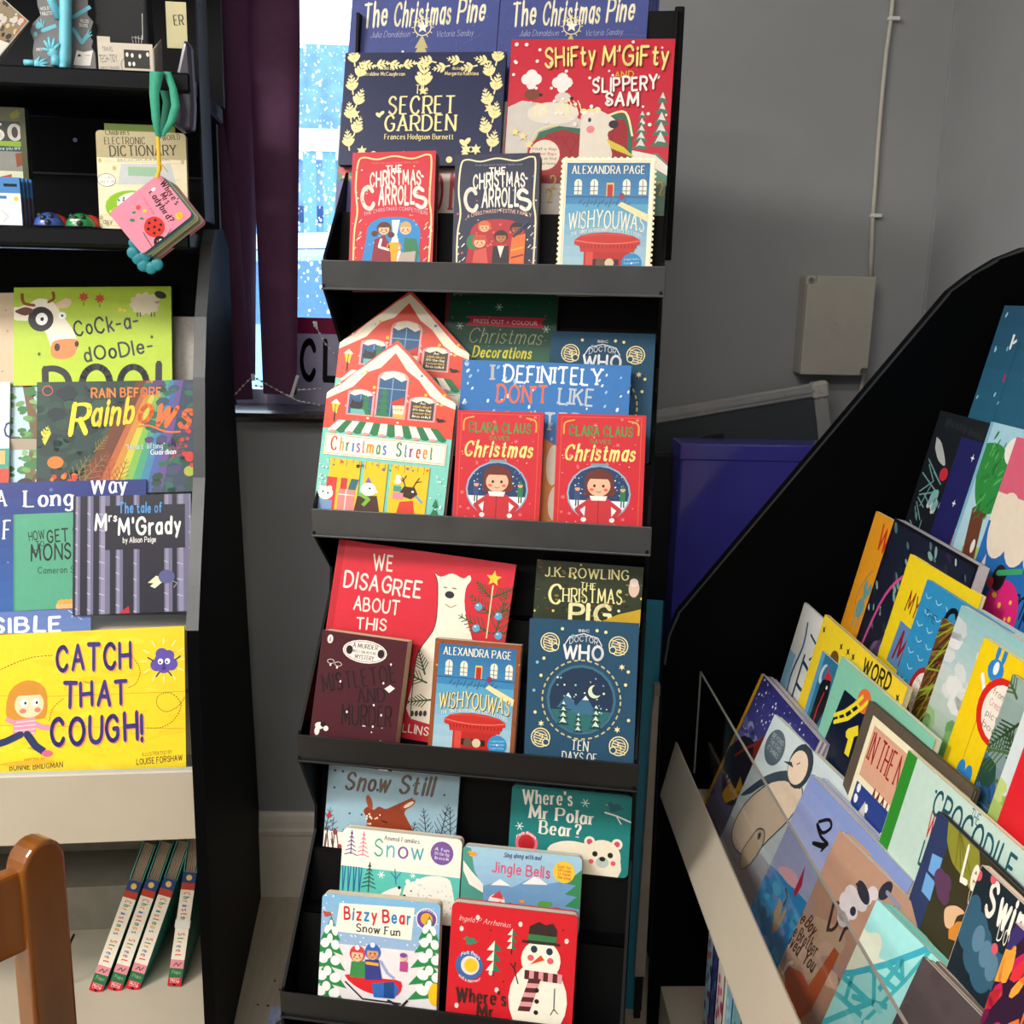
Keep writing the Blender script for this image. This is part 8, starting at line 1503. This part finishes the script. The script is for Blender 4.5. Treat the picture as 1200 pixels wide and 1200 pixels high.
def treeb(a):
    H = a.H; a.grad(0, H, '#a4cfe0', '#b8d8dc'); P = a.P; Q = lambda L: [P(z) for z in L]; a.poly(Q(((1128, 640), (1150, 642), (1170, 650), (1160, 700), (1110, 700))), '#a8c070'); a.poly(Q(((1140, 595), (1146, 592), (1162, 594), (1152, 610), (1140, 660), (1126, 655))), '#6a3c28'); a.poly(catmull(Q(((1150, 526), (1162, 519), (1176, 524), (1182, 545), (1176, 580), (1162, 602), (1146, 596), (1143, 570), (1150, 526))), 3)[:-1], '#2f8a3e'); p = P((1162, 560)); a.dots(46, (p[0] - 9, p[1] - 24, p[0] + 9, p[1] + 24), .5, .8, ['#5ab05a', '#1f7030'], 4, 30)
    a.rect(0, 0, 3, H, '#7fb4cc'); a.ell(*P((1190, 530)), 10, 8, '#f0ece2'); a.ell(*P((1140, 640)), 2, 4, '#e8e4e0')
rbook(3, 'light blue picture book with a round green tree, top row', treeb, (1162, 494), 1, .24, -.014, t=.009, col='#8fc0d4', kind='hard')
def vamp(a): H = a.H; a.bg('#2468b0'); a.poly([(0, 0), (100, 0), (100, 30), (20, 34), (0, 40)], '#d8607a'); a.polys([a.E(14 + k * 18, 46, 12, 18) for k in range(6)], '#e6d8c4'); a.rect(0, 30, 100, 46, '#e6d8c4'); a.text('Vampires', (22, 84), (90, 86), 16, '#10182c', 'h'); a.text('the', (20, 104), (44, 105), 13, '#10182c', 'h'); a.poly(catmull([(8, H * .6), (12, 76), (14, 100), (10, H), (0, H), (2, H * .8)], 3), '#dcc8cc'); a.ell(36, H * .84, 16, 18, '#d82a78'); a.dots(10, (26, H * .76, 48, H * .94), 1, 1.6, '#f0c040'); a.ell(26, H * .68, 6, 7, '#2a2028'); a.line([(24, H * .66), (44, H * .6)], 3, '#3fa06a'); a.ell(20, H * .72, 3, 3, '#d83a3a')
rbook(3, 'royal blue picture book with pink and cream top, nearest in the top row', vamp, (1192, 512), 1, .24, -.022, t=.008, col='#2a78c0', kind='hard')
# upright books on the plinth under the front shelf
def up_book(px, py, t, h, cols, lab):
    p = hit(px, py, (.372, 0, 0), Vector((1, 0, 0))); z0 = .0935; p.z = z0
    r = thing('book', lab, 'book', frameM(Vector((0, -1, 0)), Vector((1, 0, 0)), Vector((0, 0, 1)), p), 'upright books under the front shelf of the right bookcase')
    MB().box((0, 0, 0), (t, .0012, h)).box((0, 0, 0), (.0008, .2, h)).box((t - .0008, 0, 0), (t, .2, h)).build('cover', mat('cover_' + cols[0][1:], cols[0], .5), r); MB().box((.001, .0015, .001), (t - .001, .198, h - .001)).build('pages', PAGE, r)
    a = Art(t, h, None, None, len(BOOKS)); H = a.H; a.bg(cols[0]); a.rect(0, H * .78, 100, H, cols[1]); a.dots(26, (10, H * .3, 90, H), 8, 20, list(cols[1:]), 1.6); a.build('spine_print', r); return r
for k, (px, t, h, cols, lab) in enumerate(((827, .030, .335, ('#8fb0c4', '#2a3a5a', '#a82838'), 'pale blue spined book, farthest of the upright books on the right plinth'), (834, .026, .33, ('#2c3a7c', '#5a68a8', '#1c2450'), 'navy spined book, second of the upright books on the right plinth'), (841, .036, .32, ('#d9d2c2', '#a82860', '#c85a8a'), 'cream and magenta spined book, third upright on the right plinth'), (853, .03, .32, ('#7fb0c4', '#5a94b0', '#a8ccd8'), 'sky blue spined book, fourth upright on the right plinth'), (863, .034, .31, ('#6fa0a8', '#9cc0c0', '#4a7a84'), 'grey teal spined book, nearest upright on the right plinth'))):
    up_book(px, 1150, t, h, cols, lab)
# crumpled tissue by the foot of the display
tz = onZ(334, 1194, 0); R = random.Random(8); tt = thing('tissue', 'crumpled pale blue tissue on the floor at the foot of the display', 'tissue', Matrix.Translation(tz))
m = MB(); vs = []; n = 9
for i in range(n):
    for j in range(n): vs.append(((i / (n - 1) - .5) * .06, (j / (n - 1) - .5) * .05, .003 + .022 * R.random() * (1 - abs(i / 4 - 1) * .8)))
m.add(vs, [(i * n + j, (i + 1) * n + j, (i + 1) * n + j + 1, i * n + j + 1) for i in range(n - 1) for j in range(n - 1)]); m.build('sheet', mat('pale_blue_tissue', '#a8b4d8', .8), tt, True)
for k, (px, py) in enumerate(((314, 1179), (328, 1160), (322, 1150), (302, 1178))):
    c_ = thing('debris_chip', ('dark crumb on the floor left of the tissue', 'small dark crumb on the floor above the tissue', 'tiny dark crumb between display and left bookcase', 'tiny pale crumb on the floor beside the left bookcase')[k], 'crumb', Matrix.Translation(onZ(px, py, 0)), 'crumbs on the floor'); MB().ball((0, 0, .001), (.003 - k * .0004, .002, .0014), 7, 5).build('crumb', mat('brown_crumb', '#3a2c1c', .8), c_)
# ------------------------------------------------------------------ details that belong to a part hang from that part
NEST = {'screw': ('lid',), 'embossed_mark': ('lid',), 'highlight_strip': ('side_panel',), 'guard_edge': ('acrylic_guard',), 'cable_print': ('pouch',), 'spot': ('shell',), 'teeth': ('shell',),
        'corner_joint': ('frame_rail',), 'sticker': ('body',), 'cover_print': ('cover',), 'card_print': ('backing_card', 'card'), 'spine_print': ('spine', 'cover'), 'sign_print': ('board',), 'torn_tape': ('spine',),
        'perforation': ('back_panel',), 'panel_seam': ('back_panel',), 'hole_light_disc': ('back_panel',), 'perforated_edge': ('cover',), 'head_gear': ('body',)}
for o in list(S.objects):
    b = o.name.split('.')[0]
    if b in NEST and o.parent and o.parent.type == 'EMPTY':
        for want in NEST[b]:
            c = next((s_ for s_ in o.parent.children if s_.name.split('.')[0] == want), None)
            if c: o.parent = c; break
